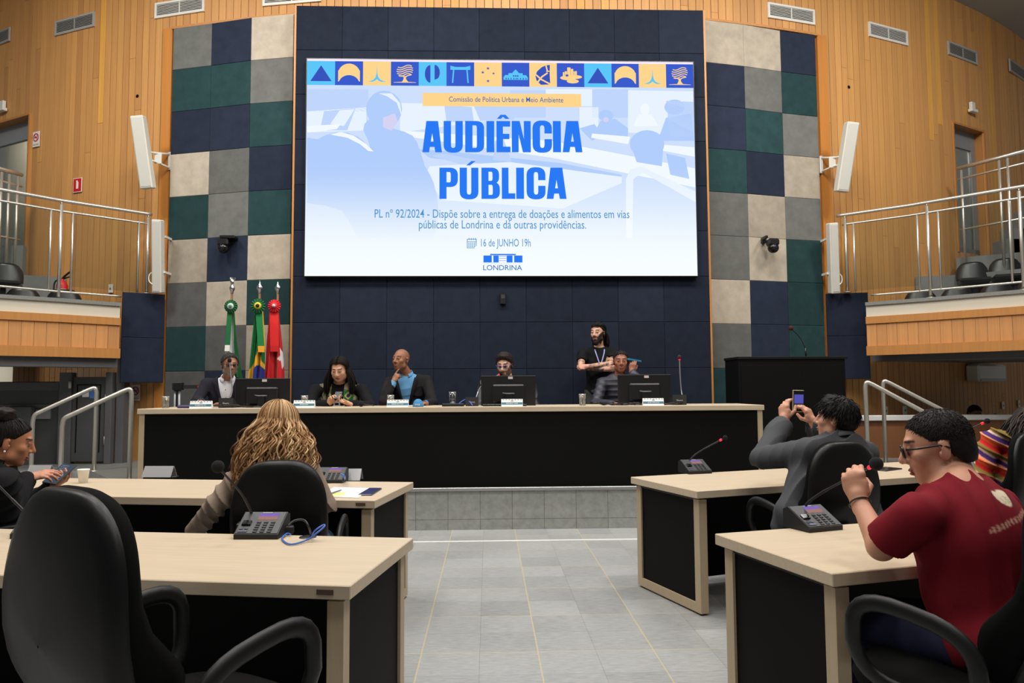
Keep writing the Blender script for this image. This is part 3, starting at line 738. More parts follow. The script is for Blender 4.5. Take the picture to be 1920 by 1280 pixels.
a = P(-20, 700, Y=10.6); b = P(26, 690, Y=10.6); mb = MB(); mb.box((a[0]-.6, 10.58, 1.2), (b[0], 10.66, 1.9)); struct(mb.build('wall_lit_patch_left', M_CREAM))  # cream wall section, its pale colour standing in for a lamp-lit patch
nosmoke(on_wall('no_smoking_sign', 254.5, 736, 'white no smoking sign under the left navy felt panel, by the stage', 'sign', 'no smoking signs', .012), .85)
# right: low barrier with a white cap, air conditioner
x0 = float(P(1600, 786, Y=9.7)[0]); z = float(P(1700, 781, Y=9.7)[2])
o = empty('low_barrier', (0, 0, 0), 0, 'low wooden barrier with a white capping rail under the right gallery', 'barrier')
mb = MB(); mb.box((x0, 9.7, .4), (8.3, 9.78, z-.045)); mb.build('panel', mat('barrier_wood', (128, 82, 48), rough=.5, noise=.12, nscale=(30, 30, 1.5)), o)
mb = MB(); mb.box((x0-.01, 9.66, z-.05), (8.3, 9.82, z+.02), bev=.006); mb.build('capping_rail', mat('cap_white', (222, 222, 218), rough=.5), o)
c = PW(1836, 700, .0); t = math.asin((c[0]-WX0)/WR); o = empty('air_conditioner', (c[0]-.02, c[1]-.03, c[2]), t, 'white split air conditioner on the dark wall under the right gallery', 'air conditioner')
mb = MB(); mb.box((-.40, -.21, -.13), (.40, .0, .14), bev=.03); mb.build('casing', M_WHITEP, o)
mb = MB(); mb.box((-.36, -.218, -.125), (.36, -.17, -.085), bev=.004); mb.build('flap', mat('flap_grey', (190, 190, 186)), o)

# ------------------------------------------------------------------ stair handrails
def stair_rail(label, top, topb, low, z0, zl):
    o = empty('stair_handrail', (0, 0, 0), 0, label, 'handrail', 'steel handrails at the stage steps')
    T, L = np.array(top), np.array(low); d = (L-T); d /= np.linalg.norm(d)
    pts = [(T[0], T[1], z0), (T[0], T[1], T[2]-.07)]
    pts += bez([(T[0], T[1], T[2]-.07), T+d*.02+[0, 0, -.012], T+d*.09], 5)[1:]
    pts += bez([L-d*.09, L-d*.02+[0, 0, -.008], (L[0], L[1], L[2]-.08)], 5)
    pts += [(L[0], L[1], zl)]
    mb = MB(); mb.tube(pts, .024, 12); mb.build('tube', M_STEEL, o)
    for x, y, zz in ((T[0], T[1], z0), (L[0], L[1], zl)):
        mb = MB(); mb.lathe([(.001, .008), (.045, .008), (.05, 0)], (x, y, zz), 14); mb.build('flange', M_STEEL, o)
M_ = P
T = P(247, 726, Y=8.02); L = P(117, 785, Y=7.75); stair_rail('nearer of two steel handrails at the left stage steps', T, None, L, .4, 0.0)
T = P(181, 724, Y=9.0); L = P(62, 778, Y=8.7); stair_rail('farther of two steel handrails at the left stage steps', T, None, L, .4, 0.0)
T = P(1622, 713, Y=8.02); L = P(1760, 787, Y=7.75); stair_rail('nearer of two steel handrails at the right stage steps', T, None, L, .4, 0.0)
T = P(1655, 711, Y=9.0); L = P(1800, 785, Y=8.7); stair_rail('farther of two steel handrails at the right stage steps', T, None, L, .4, 0.0)

# ================================================================== FURNITURE
def floor_desk(label, near, far, wdir, length, endpanel):
    """near/far = aisle-side corners of the top; wdir = direction away from the aisle"""
    n_, f_ = np.array(near), np.array(far); d = f_-n_; dep = np.linalg.norm(d); d /= dep; wv = np.array(wdir); wv -= d*(wv@d); wv /= np.linalg.norm(wv)
    sg = 1 if wv[0] > 0 else -1
    a = math.atan2(d[1], d[0])-PI/2
    o = empty('desk', (n_[0], n_[1], 0), a, label, 'desk', 'councillor desks on the hall floor')
    X = lambda s: s*sg
    H, T = .74, .045
    mb = MB(); mb.box((X(0), 0, H-T), (X(length), dep, H), bev=.003); mb.build('desk_top', M_OAK, o)
    for s in (.03, length-.03-.055):
        fr = empty('side_frame'); fr.parent = o
        mb = MB(); pw = .055; x0, x1 = X(s), X(s+pw)
        mb.box((x0, .025, .012), (x1, .025+pw, H-T-.012)); mb.build('post', M_OAKV, fr)
        mb = MB(); mb.box((x0, dep-.025-pw, .012), (x1, dep-.025, H-T-.012)); mb.build('post', M_OAKV, fr)
        mb = MB(); mb.box((x0, .025+pw, .012), (x1, dep-.025-pw, .012+pw)); mb.build('bottom_rail', M_OAKV, fr)
        mb = MB(); mb.box((X(s+.012), .025+pw, .012+pw), (X(s+pw-.012), dep-.025-pw, H-T-.005)); mb.build('side_panel', M_DARK, fr)
        mb = MB(); mb.box((X(s+.005), .06, H-T-.02), (X(s+pw-.005), dep-.06, H-T)); mb.build('spacer', M_BLACKP, fr)
        for yy in (.05, dep-.09):
            mb = MB(); mb.box((X(s+.01), yy, 0), (X(s+.04), yy+.04, .014)); mb.build('foot_pad', M_BLACKP, fr)
    mb = MB(); mb.box((X(.085), dep-.16, .05), (X(length-.085), dep-.142, H-T)); mb.build('modesty_panel', M_DARK, o)
    if endpanel:
        mb = MB(); mb.box((X(.055), -.003, H-.030), (X(.11), .001, H-.014)); mb.build('badge', mat('badge_brown', (92, 72, 60), rough=.5), o)
    return o, (n_, d, wv)
DLN, fLN = floor_desk('oak desk nearest the camera on the left of the aisle, black conference unit on it', (-.436, 2.362), (-.313, 3.097), (-1, .165), 2.3, True)
DL2, fL2 = floor_desk('oak desk on the left of the aisle, with white papers and a cup on it', (-.631, 4.135), (-.498, 4.930), (-1, .188), 3.4, True)
DR2, fR2 = floor_desk('oak desk on the right of the aisle, in front of the grey-jacketed person', (1.242, 4.365), (.988, 5.096), (.944, .33), 3.3, False)
DRN, fRN = floor_desk('oak desk nearest the camera on the right, in front of the red-shirted person', (1.138, 2.428), (.957, 3.109), (.966, .257), 1.9, False)

# dais table
o = empty('dais_table', (0, 0, 0), 0, 'long oak-topped table with a black front on the stage', 'table')
x0, x1 = float(P(257, 764, Y=7.17)[0]), float(P(1433, 757, Y=7.17)[0]); zt = .4+.78; TD = 7.17+.8
mb = MB(); mb.box((x0, 7.17, zt-.05), (x1, TD, zt), bev=.003); mb.build('table_top', M_OAK, o)
for xa in (x0+.015, x1-.065):
    mb = MB(); mb.box((xa, 7.185, .4), (xa+.05, TD-.015, zt-.05)); mb.build('side_panel', M_OAKV, o)
mb = MB(); mb.box((x0+.065, 7.19, .405), (x1-.065, 7.21, zt-.05)); mb.build('front_panel', M_DARK, o)
DZ = zt
# lectern
xa, xb = float(P(1384, 700, Y=8.35)[0]), float(P(1589, 700, Y=8.35)[0]); zt2 = float(P(1480, 668, Y=8.35)[2])
o = empty('lectern', ((xa+xb)/2, 8.6, .4), 0, 'wide black lectern standing right of the dais table', 'lectern'); hw = (xb-xa)/2
mb = MB(); mb.box((-hw+.01, -.24, 0), (hw-.02, .24, zt2-.4-.03), bev=.003); mb.build('body', M_DARK, o)
mb = MB(); mb.box((-hw, -.25, zt2-.43), (hw+.01, .25, zt2-.4), bev=.003); mb.build('top', mat('dark_top', (18, 18, 18), rough=.5, spec=.3), o)
mb = MB(); mb.box((-hw+.04, -.246, .06), (hw-.06, -.24, zt2-.5), bev=.002); mb.build('front_panel', M_DARK, o)
ob = np.array([(xa+xb)/2, 8.6, .4])
o = empty('lectern_microphone', (0, 0, 0), 0, 'thin gooseneck microphone rising from the black lectern', 'microphone')
b = P(1511.5, 668, Y=8.5); b[2] = zt2; m1 = P(1510, 652, Y=8.5); m2 = P(1500, 633, Y=8.47); m3 = P(1485, 617, Y=8.42)
mb = MB(); mb.tube([b, m1], .009, 8); mb.tube(bez([m1, m2, m3], 8), .0045, 8); mb.build('gooseneck', M_BLACKP, o)
mb = MB(); mb.ball(P(1483, 615, Y=8.41), .028, 12); mb.build('windscreen', mat('foam_red', (70, 20, 24), rough=.95), o)

# ------------------------------------------------------------------ office chair
M_CHAIR = mat('chair_fabric', (9, 9, 9), rough=.85, spec=.1, noise=.12, nscale=(120, 120, 120), bump=.15, bscale=700)
M_SHELL = mat('chair_shell', (9, 9, 10), rough=.4, spec=.32)
M_ARM = mat('chair_arm', (14, 14, 15), rough=.45, spec=.35)
def outline(w0, h, n=72):
    """rounded tall outline of the back: half-width as a function of height"""
    pts = []
    for k in range(n):
        a = 2*PI*k/n; ca, sa = math.cos(a), math.sin(a); e = .62
        x = abs(ca)**e*math.copysign(1, ca); z = abs(sa)**e*math.copysign(1, sa)
        wv = w0*(1-.10*max(0, z)**2-.16*max(0, -z)**2+.05*(1-z*z))
        pts.append((x*wv, z*h))
    return pts
def office_chair():
    o = empty('office_chair')
    tilt = .29
    def back(prof, w0, h, name, m, lum=0):
        out = outline(w0, h); n = len(out); mb = MB(); vs = []; fs = []
        for f, y in prof:
            for x, z in out:
                x_, z_ = x*max(f, .01), z*max(f, .01); vs.append((x_, y+.42*x_*x_-.06*math.sin((z_/h+1)*2.0)+.02+(lum*math.exp(-((z_+.13)/.12)**2)*min(1, max(0, (y-.0)/.05)) if lum else 0), z_))
        for r in range(len(prof)-1):
            for k in range(n): fs.append((r*n+k, (r+1)*n+k, (r+1)*n+(k+1) % n, r*n+(k+1) % n))
        vs = np.array(vs) @ rotx(tilt).T+np.array([0, -.245, .745]); mb.add(vs, fs, True); return mb.build(name, m, o)
    back([(0, -.012), (.6, -.012), (.9, -.012), (.97, -.008), (1.0, .004), (1.015, .018), (1.01, .034), (.97, .048), (.85, .058), (.5, .066), (0, .070)], .222, .292, 'backrest', M_CHAIR, .08)
    back([(0, -.030), (.5, -.030), (.86, -.028), (.96, -.022), (1.0, -.010), (1.012, .006), (1.0, .010), (.96, .002), (.5, -.008), (0, -.01)], .230, .300, 'back_shell', M_SHELL)
    # seat cushion
    mb = MB(); out = [(x*1.06, z*.85) for x, z in outline(.235, .285)]; n = len(out); vs = []; fs = []
    rings = [(0, .40), (.7, .40), (.95, .41), (1, .435), (.97, .462), (.85, .476), (.5, .478), (0, .472)]
    for f, z in rings:
        for x, y in out: vs.append((x*max(f, .01), .06-y*max(f, .01), z-.03*(max(0, -(-y)*f/.24))**3))
    for r in range(len(rings)-1):
        for k in range(n): fs.append((r*n+k, (r+1)*n+k, (r+1)*n+(k+1) % n, r*n+(k+1) % n))
    mb.add(vs, fs, True); mb.build('seat', M_CHAIR, o)
    for sx in (-1, 1):
        c = np.array([sx*.275, .045, .565]); pts = []
        for k in range(28):
            a = 2*PI*k/28; e = .7
            y = abs(math.cos(a))**e*math.copysign(1, math.cos(a))*.165; z = abs(math.sin(a))**e*math.copysign(1, math.sin(a))*.118
            pts.append(c+np.array([-.03*sx*(z < 0)*(-z/.118), y-.10*(-z) if z < 0 else y+.0, z+.03*(y/.165)*(1 if z > 0 else .2)]))
        mb = MB(); mb.tube(pts, .020, 10, closed=True, flat=(1.25, .8)); mb.build('armrest', M_ARM, o)
        mb = MB(); mb.box((sx*.12, -.02, .385), (sx*.26, .10, .402), bev=.004); mb.build('arm_bracket', M_BLACKP, o)
    mb = MB(); mb.tube([(0, -.12, .39), (0, -.24, .385), (0, -.27, .46), (0, -.285, .60)], .028, 8, flat=(1.3, .4)); mb.build('back_bar', M_BLACKP, o)
    mb = MB(); mb.lathe([(.028, .10), (.028, .30), (.022, .30), (.022, .39)], (0, 0, 0), 16); mb.lathe([(.07, .385), (.07, .402), (.001, .402)], (0, 0, 0), 16); mb.build('gas_column', M_BLACKP, o)
    for k in range(5):
        a = 2*PI*k/5+.3; d = np.array([math.cos(a), math.sin(a), 0])
        mb = MB(); mb.tube([d*.02+[0, 0, .115], d*.16+[0, 0, .10], d*.29+[0, 0, .075]], [.03, .024, .018], 8); lg = mb.build('leg', M_BLACKP, o)
        mb = MB(); side = np.array([-d[1], d[0], 0])
        for s in (-1, 1):
            R = frame(side); mb.lathe([(.001, -.01), (.026, -.01), (.029, 0), (.026, .01), (.001, .01)], d*.295+side*.016*s+[0, 0, .03], 14, R)
        mb.build('castor', M_BLACKP, lg)
    return o
chair0 = office_chair(); chair_first = [True]
def put_chair(x, y, rz, label, sc=1.0):
    o = chair0 if chair_first[0] else copy_tree(chair0); chair_first[0] = False
    o.location = (x, y, 0); o.rotation_euler = (0, 0, rz); o.scale = (sc, sc, sc); tag(o, label, 'chair', 'black office chairs on the hall floor'); return o

# ------------------------------------------------------------------ conference units
M_UNIT = mat('unit_grey', (46, 47, 49), rough=.45); M_UNITD = mat('unit_dark', (20, 21, 22), rough=.5)
M_KEY = mat('key_dark', (18, 18, 19), rough=.5); M_FOAM = mat('mic_foam', (16, 16, 17), rough=1., bump=.6, bscale=600)
def lcd_mat():
    m = bpy.data.materials.new('unit_display'); m.use_nodes = True; N = m.node_tree.nodes; L = m.node_tree.links; N.remove(N['Principled BSDF'])
    tc = N.new('ShaderNodeTexCoord'); sp = N.new('ShaderNodeSeparateXYZ'); L.new(tc.outputs['Generated'], sp.inputs[0])
    rp = N.new('ShaderNodeValToRGB'); e = rp.color_ramp.elements; e[0].position = .42; e[0].color = (*lin((176, 132, 120)), 1); e[1].position = .58; e[1].color = (*lin((140, 116, 205)), 1)
    L.new(sp.outputs[1], rp.inputs[0]); em = N.new('ShaderNodeEmission'); L.new(rp.outputs[0], em.inputs[0]); em.inputs[1].default_value = .85; L.new(em.outputs[0], N['Material Output'].inputs[0]); return m
M_LCD = lcd_mat()
def conference_unit(label, loc, rz, neck, ring=True, group='conference units with keypads on the floor desks', ballr=.027):
    """neck = list of world points from the unit to the microphone head"""
    o = empty('conference_unit', loc, rz, label, 'conference unit', group)
    W, D, H0, H1 = .185, .155, .020, .092
    prof = [(-D/2, 0), (D/2, 0), (D/2, H1-.012), (D/2-.03, H1), (-D/2, H0)]
    R = np.array([[0, 0, 1], [1, 0, 0], [0, 1, 0]], float)      # (profile x -> y, profile y -> z, height -> x)
    mb = MB(); mb.prism(prof, -W/2, W/2, R); mb.build('housing', M_UNITD, o)
    sl = math.atan2(H1-H0, D-.03); S = rotx(sl); base = np.array([0, -D/2, H0]); 
    def top(x0, x1, v0, v1, h, mbb, bev=0): mbb.box((x0, v0, 0), (x1, v1, h), S, base, bev)
    Ls = math.hypot(H1-H0, D-.03)
    mb = MB(); top(-W/2+.004, W/2-.004, .004, Ls-.003, .0025, mb, .001); mb.build('face_plate', M_UNIT, o)
    mb = MB(); top(-.022, .062, Ls-.055, Ls-.015, .004, mb); mb.build('display', M_LCD, o)
    mb = MB()
    for r in range(5):
        for c in range(3): top(-.018+.03*c, .0+.03*c, .010+.0145*r, .020+.0145*r, .0055, mb, .001)
    k = mb.build('keypad', M_KEY, o); k['label'] = 'dark rubber keypad'
    mb = MB(); top(-.078, -.040, .052, .082, .010, mb, .003); mb.build('speak_button', mat('gloss_key', (12, 12, 14), rough=.15), o)
    mb = MB(); top(-.08, -.065, .030, .036, .005, mb); top(-.058, -.043, .030, .036, .005, mb); top(-.08, -.043, .012, .022, .005, mb); mb.build('small_keys', mat('key_blue', (60, 66, 92), rough=.4), o)
    mb = MB(); top(-.012, .03, Ls-.011, Ls-.007, .0035, mb); mb.build('logo_strip', mat('logo_grey', (170, 170, 172), rough=.4), o)
    inv = np.array(Matrix.Rotation(-rz, 3, 'Z')); nk = [inv @ (np.array(p)-np.array(loc)) for p in neck]
    path = bez(nk, 10); m = len(path)
    mb = MB(); mb.tube(path[:max(3, int(m*.25))], np.linspace(.013, .009, max(3, int(m*.25))), 10); mb.build('neck_socket', M_BLACKP, o)
    mb = MB(); mb.tube(path, [.0062 if i < m*.55 else .0048 for i in range(m)], 10); mb.build('gooseneck', mat('neck_metal', (60, 60, 62), rough=.35, metal=.7), o)
    d = path[-1]-path[-3]; d /= np.linalg.norm(d)
    if ring:
        mb = MB(); mb.tube([path[-1]-d*.030, path[-1]-d*.012], .0085, 12); mb.build('light_ring', mat('ring_red', (225, 30, 50), rough=.3, emit=((255, 30, 60), .9)), o)
    mb = MB(); mb.ball(path[-1]+d*.016, ballr, 18, (1, 1, 1)); mb.build('windscreen', M_FOAM, o)
    return o
def surf(px, py, z=.74): return P(px, py, Z=z)
p = surf(492, 1004); aL = .16
conference_unit('black conference unit with unlit gooseneck on the nearest left desk', p, -.06, [P(478, 983, Y=p[1]+.05), P(470, 958, Y=p[1]+.04), P(452, 925, Y=p[1]+.02), P(413, 880, Y=p[1]-.04)], False)
p = surf(622, 903); conference_unit('black conference unit beside the blond person on the left desk', p, -.08, [P(603, 897, Y=p[1]+.05), P(598, 880, Y=p[1]+.05), P(588, 850, Y=p[1]+.1), P(570, 826, Y=p[1]+.2)], False)
p = surf(1303, 886); conference_unit('black conference unit with red-lit gooseneck at the aisle end of the right desk', p, .26, [P(1289, 876, Y=p[1]+.03), P(1293, 863, Y=p[1]+.03), P(1312, 846, Y=p[1]+.01), P(1356, 822, Y=p[1]-.05)], True, ballr=.017)
p = surf(1524, 990); conference_unit('black conference unit whose lit gooseneck the red-shirted person holds', p, .34, [P(1500, 976, Y=p[1]+.05), P(1510, 948, Y=p[1]+.04), P(1540, 924, Y=p[1]-.02), P(1590, 897, Y=p[1]-.16), P(1638, 872, Y=p[1]-.30)], True)
p = P(1800, 882, Z=.74); conference_unit('black conference unit in front of the striped-shirted person', p, -.3, [P(1795, 842, Y=p[1]), P(1803, 822, Y=p[1]), P(1822, 803, Y=p[1]-.03), P(1847, 791, Y=p[1]-.06)], True, ballr=.02)
p = P(80, 1002, Z=.74); conference_unit('black conference unit hidden behind the empty chair, only its neck in view', p, .1, [P(68, 985, Y=p[1]+.04), P(45, 958, Y=p[1]+.04), P(14, 927, Y=p[1]+.03), P(-22, 890, Y=p[1])], False)

# ------------------------------------------------------------------ things on the dais table
M_MON = mat('monitor_black', (17, 17, 19), rough=.42)
def monitor(label, xl, xr, ytop, Y, rz=0.):
    a, b = P(xl, ytop, Y=Y), P(xr, ytop, Y=Y); W = float(b[0]-a[0]); c = (a+b)/2; H = W*.585
    o = empty('monitor', (c[0], Y, DZ), rz, label, 'monitor', 'computer monitors on the dais table'); h1 = float(c[2]-DZ); h0 = h1-H
    mb = MB(); mb.box((-W/2, .0, h0), (W/2, .035, h1), bev=.006); mb.build('casing', M_MON, o)
    mb = MB(); mb.box((-W*.30, -.028, h0+.05), (W*.30, .004, h1-.09), bev=.02); mb.build('rear_cover', M_MON, o)
    mb = MB(); mb.box((-W/2+.012, .033, h0+.015), (W/2-.012, .037, h1-.012)); mb.build('screen', mat('screen_off', (30, 34, 42), rough=.12), o)
    mb = MB(); mb.box((-W/2, -.002, h1-.006), (W/2, .03, h1+.001)); mb.build('top_edge', mat('edge_grey', (95, 95, 98), rough=.4, metal=.4), o)
    mb = MB(); mb.box((-.035, -.06, .0), (.035, -.02, h0+.14), bev=.008); mb.build('stand', M_MON, o)
    mb = MB(); mb.box((-.13, -.12, 0), (.13, .09, .012), bev=.005); mb.build('foot', M_MON, o)
    mb = MB(); mb.box((-.002, -.003, h1-.035), (.046, -.0005, h1-.010)); mb.build('sticker', mat('sticker', (205, 190, 185), rough=.5), o)
    pts = [(.05+.09*math.cos(t), -.031, h0+.12+.10*math.sin(t)) for t in np.linspace(-.2, .9, 8)]
    mb = MB(); mb.tube([(-.06, -.045, h0+.15), (-.03, -.062, h0+.145), (.04, -.062, h0+.145), (.06, -.045, h0+.145)], .006, 8); mb.build('rear_glint', mat('glint_grey', (110, 110, 112), rough=.3), o)  # grey bent bar standing in for the reflected highlight on the rear cover
    return o
monitor('black computer monitor beside the bearded speaker in glasses, in front of the flags', 441, 543, 709, 7.55)
monitor('black computer monitor in the middle of the dais table', 902, 1004, 704, 7.55)
monitor('black computer monitor at the right end of the dais table', 1159, 1257, 702, 7.55)
M_PLATE = mat('plate_white', (236, 238, 238), rough=.5); M_TEAL = mat('plate_teal', (62, 112, 132), rough=.5)
def name_plate(label, xl, xr, yb, Y, txt):
    a, b = P(xl, yb, Y=Y), P(xr, yb, Y=Y); W = float(b[0]-a[0]); c = (a+b)/2
    o = empty('name_plate', (c[0], Y, DZ), .0, label, 'name plate', 'paper name plates on the dais table'); H = .072
    mb = MB(); R = np.array([[0, 0, 1], [1, 0, 0], [0, 1, 0]], float)
    mb.prism([(-.03, 0), (.03, 0), (.004, H), (-.004, H)], -W/2, W/2, R); mb.build('folded_card', M_PLATE, o)
    S = rotx(-math.atan2(.026, H)); 
    def q(mbb, x0, x1, z0, z1): mbb.box((x0, -.0015, z0), (x1, .0, z1), S, (0, -.0302, 0))
    mb = MB(); q(mb, -W/2+.002, W/2-.002, .019, .042); mb.build('colour_band', M_TEAL, o)
    v, f = text_mesh(txt, .011, min(W*.55, .0105*len(txt))); v[:, 0] -= v[:, 0].max()/2
    v = (v+np.array([0, -.0025, .025])) @ S.T+np.array([0, -.0302, 0]); mb = MB(); mb.add(v, f); mb.build('lettering', M_PLATE, o)
    mb = MB()
    for k in range(7): q(mb, -W/2+.012+k*W/7.2, -W/2+.012+k*W/7.2+.016, .066, .0715)
    q(mb, -.012, .014, .052, .060); mb.build('print', mat('plate_print', (120, 140, 150)), o)
name_plate('white name plate in front of the bearded speaker in glasses', 357, 398, 763, 7.3, 'ROBERTO FÚ')
name_plate('white name plate in front of the long-haired person in the camouflage vest', 551, 590.5, 762, 7.3, 'APOIADOR')
name_plate('white name plate in front of the bald person', 726, 766, 761, 7.3, 'RENE MATTOS')
name_plate('white name plate in front of the middle monitor', 940, 980, 760, 7.3, 'MATHEUS THUM')
name_plate('white name plate in front of the right monitor', 1205, 1244, 758, 7.3, 'JOSE DANTAS')
M_GLASS = clear('tumbler_glass', (242, 244, 244), .07); M_WATER = clear('water', (232, 236, 236), .05)
def tumbler(label, px, pb, Y, fill):
    b = P(px, pb, Y=Y); o = empty('water_glass', (b[0], Y, DZ), 0, label, 'glass', 'water glasses on the dais table')
    mb = MB(); mb.lathe([(.001, .0), (.031, .0), (.036, .115), (.0335, .115), (.029, .008), (.001, .008)], (0, 0, 0), 24); mb.build('glass', M_GLASS, o)
    mb = MB(); z = .008+.1*fill; mb.lathe([(.001, .009), (.0285, .009), (.0287+.004*fill, z), (.001, z)], (0, 0, 0), 24); mb.build('water', M_WATER, o)
    mb = MB(); mb.lathe([(.0335, .1145), (.0335, .117), (.036, .117), (.036, .1145)], (0, 0, 0), 24); mb.build('rim', mat('rim_white', (200, 200, 200), rough=.2), o)
    mb = MB(); mb.lathe([(.027, z-.003), (.0305, z-.003), (.0305, z+.001), (.027, z+.001)], (0, 0, 0), 24); mb.lathe([(.001, .001), (.030, .001), (.030, .007), (.001, .007)], (0, 0, 0), 24); mb.build('water_line', mat('water_line', (190, 192, 192), rough=.2), o)
tumbler('water glass at the left end of the dais table', 310.5, 758, 7.5, .2)
tumbler('water glass beside the camouflage-vested person, behind the name plate', 571, 757, 7.5, .55)
tumbler('water glass behind the name plate of the bald person', 732.5, 757, 7.5, .5)
tumbler('water glass standing on the black box left of the middle monitor', 848.5, 756, 7.42, .6)
tumbler('water glass in front of the standing person with a lanyard', 1092, 755, 7.42, .6)
def dais_mic(label, x0, x1, pyt, Y, neck, red, txt=True):
    a, b = P(x0, pyt, Y=Y), P(x1, pyt, Y=Y); W = float(b[0]-a[0]); c = (a+b)/2; H = float(c[2]-DZ)
    o = empty('microphone_unit', (c[0], Y, DZ), 0, label, 'microphone', 'gooseneck microphones on the dais table')
    R = np.array([[0, 0, 1], [1, 0, 0], [0, 1, 0]], float)
    mb = MB(); mb.prism([(0, 0), (.15, 0), (.15, .02), (.03, H), (0, H)], -W/2, W/2, R); mb.build('housing', M_UNIT, o)
    if txt:
        v, f = text_mesh('Shure', .014, W*.44); v[:, 0] -= v[:, 0].max()/2; mb = MB(); mb.add(v+np.array([0, -.001, H*.4]), f); mb.build('lettering', M_SIGNW, o)
    nk = [np.array(q)-np.array([c[0], Y, DZ]) for q in neck]; path = bez(nk, 8)
    mb = MB(); mb.tube(path, .0065, 8); mb.build('gooseneck', mat('neck_silver', (150, 150, 152), rough=.35, metal=.6), o)
    mb = MB(); d = path[-1]-path[-2]; d /= np.linalg.norm(d); mb.ball(path[-1]+d*.008, .021, 14, (1, 1, 1.2)); mb.build('windscreen', mat('foam_red', (70, 20, 24)) if red == 1 else M_FOAM, o)
    if red: 
        mb = MB(); mb.tube([path[-1]-d*.022, path[-1]-d*.004], .011, 10); mb.build('light_ring', mat('ring_red', (225, 30, 50)), o)
dais_mic('gooseneck microphone in front of the bearded speaker in glasses', 410, 437, 746, 7.4, [P(432, 746, Y=7.45), P(435.5, 729, Y=7.48), P(433, 705, Y=7.5), P(430.5, 677, Y=7.52)], 0)
dais_mic('gooseneck microphone left of the middle monitor, its red head by the bearded speaker', 873, 897, 744.5, 7.4, [P(893, 745, Y=7.45), P(897, 733, Y=7.5), P(905, 721, Y=7.66), P(925, 708, Y=7.72), P(938, 701, Y=7.74)], 2)
dais_mic('gooseneck microphone upright at the right end of the dais table', 1261, 1287, 740, 7.4, [P(1279, 741, Y=7.45), P(1277, 728, Y=7.48), P(1275, 700, Y=7.5), P(1274, 671, Y=7.52)], 1)
o = empty('lying_microphone', P(677, 756, Y=7.45), 0, 'black foam microphone lying on the table right of the vest wearer', 'microphone'); o.location[2] = DZ
mb = MB(); mb.ball((0, 0, .03), .029, 14, (1.05, 1, 1)); mb.build('windscreen', M_FOAM, o)
mb = MB(); mb.tube(bez([(.02, .01, .03), (.06, .03, .02), (.12, .06, .012)], 6), .006, 8); mb.build('gooseneck', M_BLACKP, o)
# blue cap, pens, papers, boxes, cables
p = P(784, 760, Y=7.35); o = empty('visor_cap', (p[0], p[1], DZ), 0, 'small blue cap lying in front of the bald person', 'cap')
mb = MB(); mb.lathe([(.001, .078), (.02, .075), (.04, .058), (.05, .03), (.054, .0)], (0, 0, 0), 20); mb.build('crown', mat('cap_blue', (58, 130, 180), rough=.8), o)
mb = MB(); mb.prism([(-.055, -.01), (.055, -.01), (.045, -.05), (0, -.065), (-.045, -.05)], .004, .012); mb.build('visor', mat('cap_blue', (58, 130, 180)), o)
v, f = text_mesh('PMA', .02, .05); mb = MB(); mb.add(v+np.array([-.025, -.0555, .012]), f); mb.build('lettering', M_SIGNW, o)
mb = MB(); a, b = P(767, 758, Y=7.5), P(775, 757, Y=7.55); a[2] = b[2] = DZ+.006; mb.tube([a, b], .006, 8); tag(mb.build('marker_pen', M_WHITEP), 'white marker pen between the name plate and the blue cap', 'pen')
p = P(547, 757, Y=7.35); o = tag(MB().tube([(p[0]-.05, 7.32, DZ+.018), (p[0]+.04, 7.42, DZ+.018)], .018, 12).build('rolled_paper', M_PLATE), 'loosely rolled white paper left of the second name plate', 'paper')
p = P(848, 760, Y=7.42); tag(MB().box((p[0]-.10, 7.36, DZ), (p[0]+.12, 7.50, DZ+.028), bev=.004).build('power_box', M_BLACKP), 'flat black box under the water glass left of the middle monitor', 'box')
for c in bpy.data.objects:
    if c.get('label') == 'water glass standing on the black box left of the middle monitor': c.location.z += .028
p = P(950, 760, Y=7.32); o = empty('keyboard', (p[0]-.02, 7.40, DZ), 0, 'black keyboard pushed against the middle monitor', 'keyboard', 'keyboards on the dais table')
mb = MB(); mb.box((-.22, -.07, 0), (.22, .07, .02), bev=.004); mb.build('case', M_BLACKP, o)
mb = MB()
for r in range(5):
    for k in range(15): mb.box((-.21+.028*k, -.062+.025*r, .02), (-.21+.028*k+.024, -.062+.025*r+.021, .026))
mb.build('keys', M_KEY, o)
def cable(label, pts, r, m, name='cable'):
    pts = [(*q[:2], q[2]) for q in pts]; return tag(MB().tube(bez(pts, 8), r, 8).build(name, m), label, 'cable')
rn = random.Random(5)
def messy(x0, x1, Y0, n, z=.008, up=.02):
    out = []
    for i in range(n):
        f = i/(n-1); q = P(x0+(x1-x0)*f, 757, Y=Y0); out.append((q[0]+rn.uniform(-.02, .02), Y0+rn.uniform(-.07, .07), DZ+z+rn.uniform(0, up)))
    return out
M_CBL = mat('cable_black', (22, 22, 26), rough=.45)
cable('black cable bundle heaped left of the right monitor', messy(1112, 1200, 7.4, 14), .011, M_CBL)
cable('black cable looped under the right monitor', messy(1150, 1285, 7.34, 12), .009, M_CBL)
cable('black cable below the monitor in front of the flags', messy(400, 545, 7.42, 12), .008, M_CBL)
q = [P(860, 757, Y=7.38), P(868, 751, Y=7.4), P(876, 749, Y=7.42), P(883, 756, Y=7.38), P(886, 760, Y=7.36)]; cable('blue cable arching in front of the middle microphone unit', q, .006, mat('cable_blue', (52, 84, 170), rough=.4))
p = P(347, 760, Y=7.4); tag(MB().box((p[0]-.07, 7.36, DZ), (p[0]+.08, 7.5, DZ+.03), bev=.012).build('purple_pouch', mat('pouch', (62, 48, 96), rough=.6)), 'dark purple pouch left of the first name plate', 'pouch')
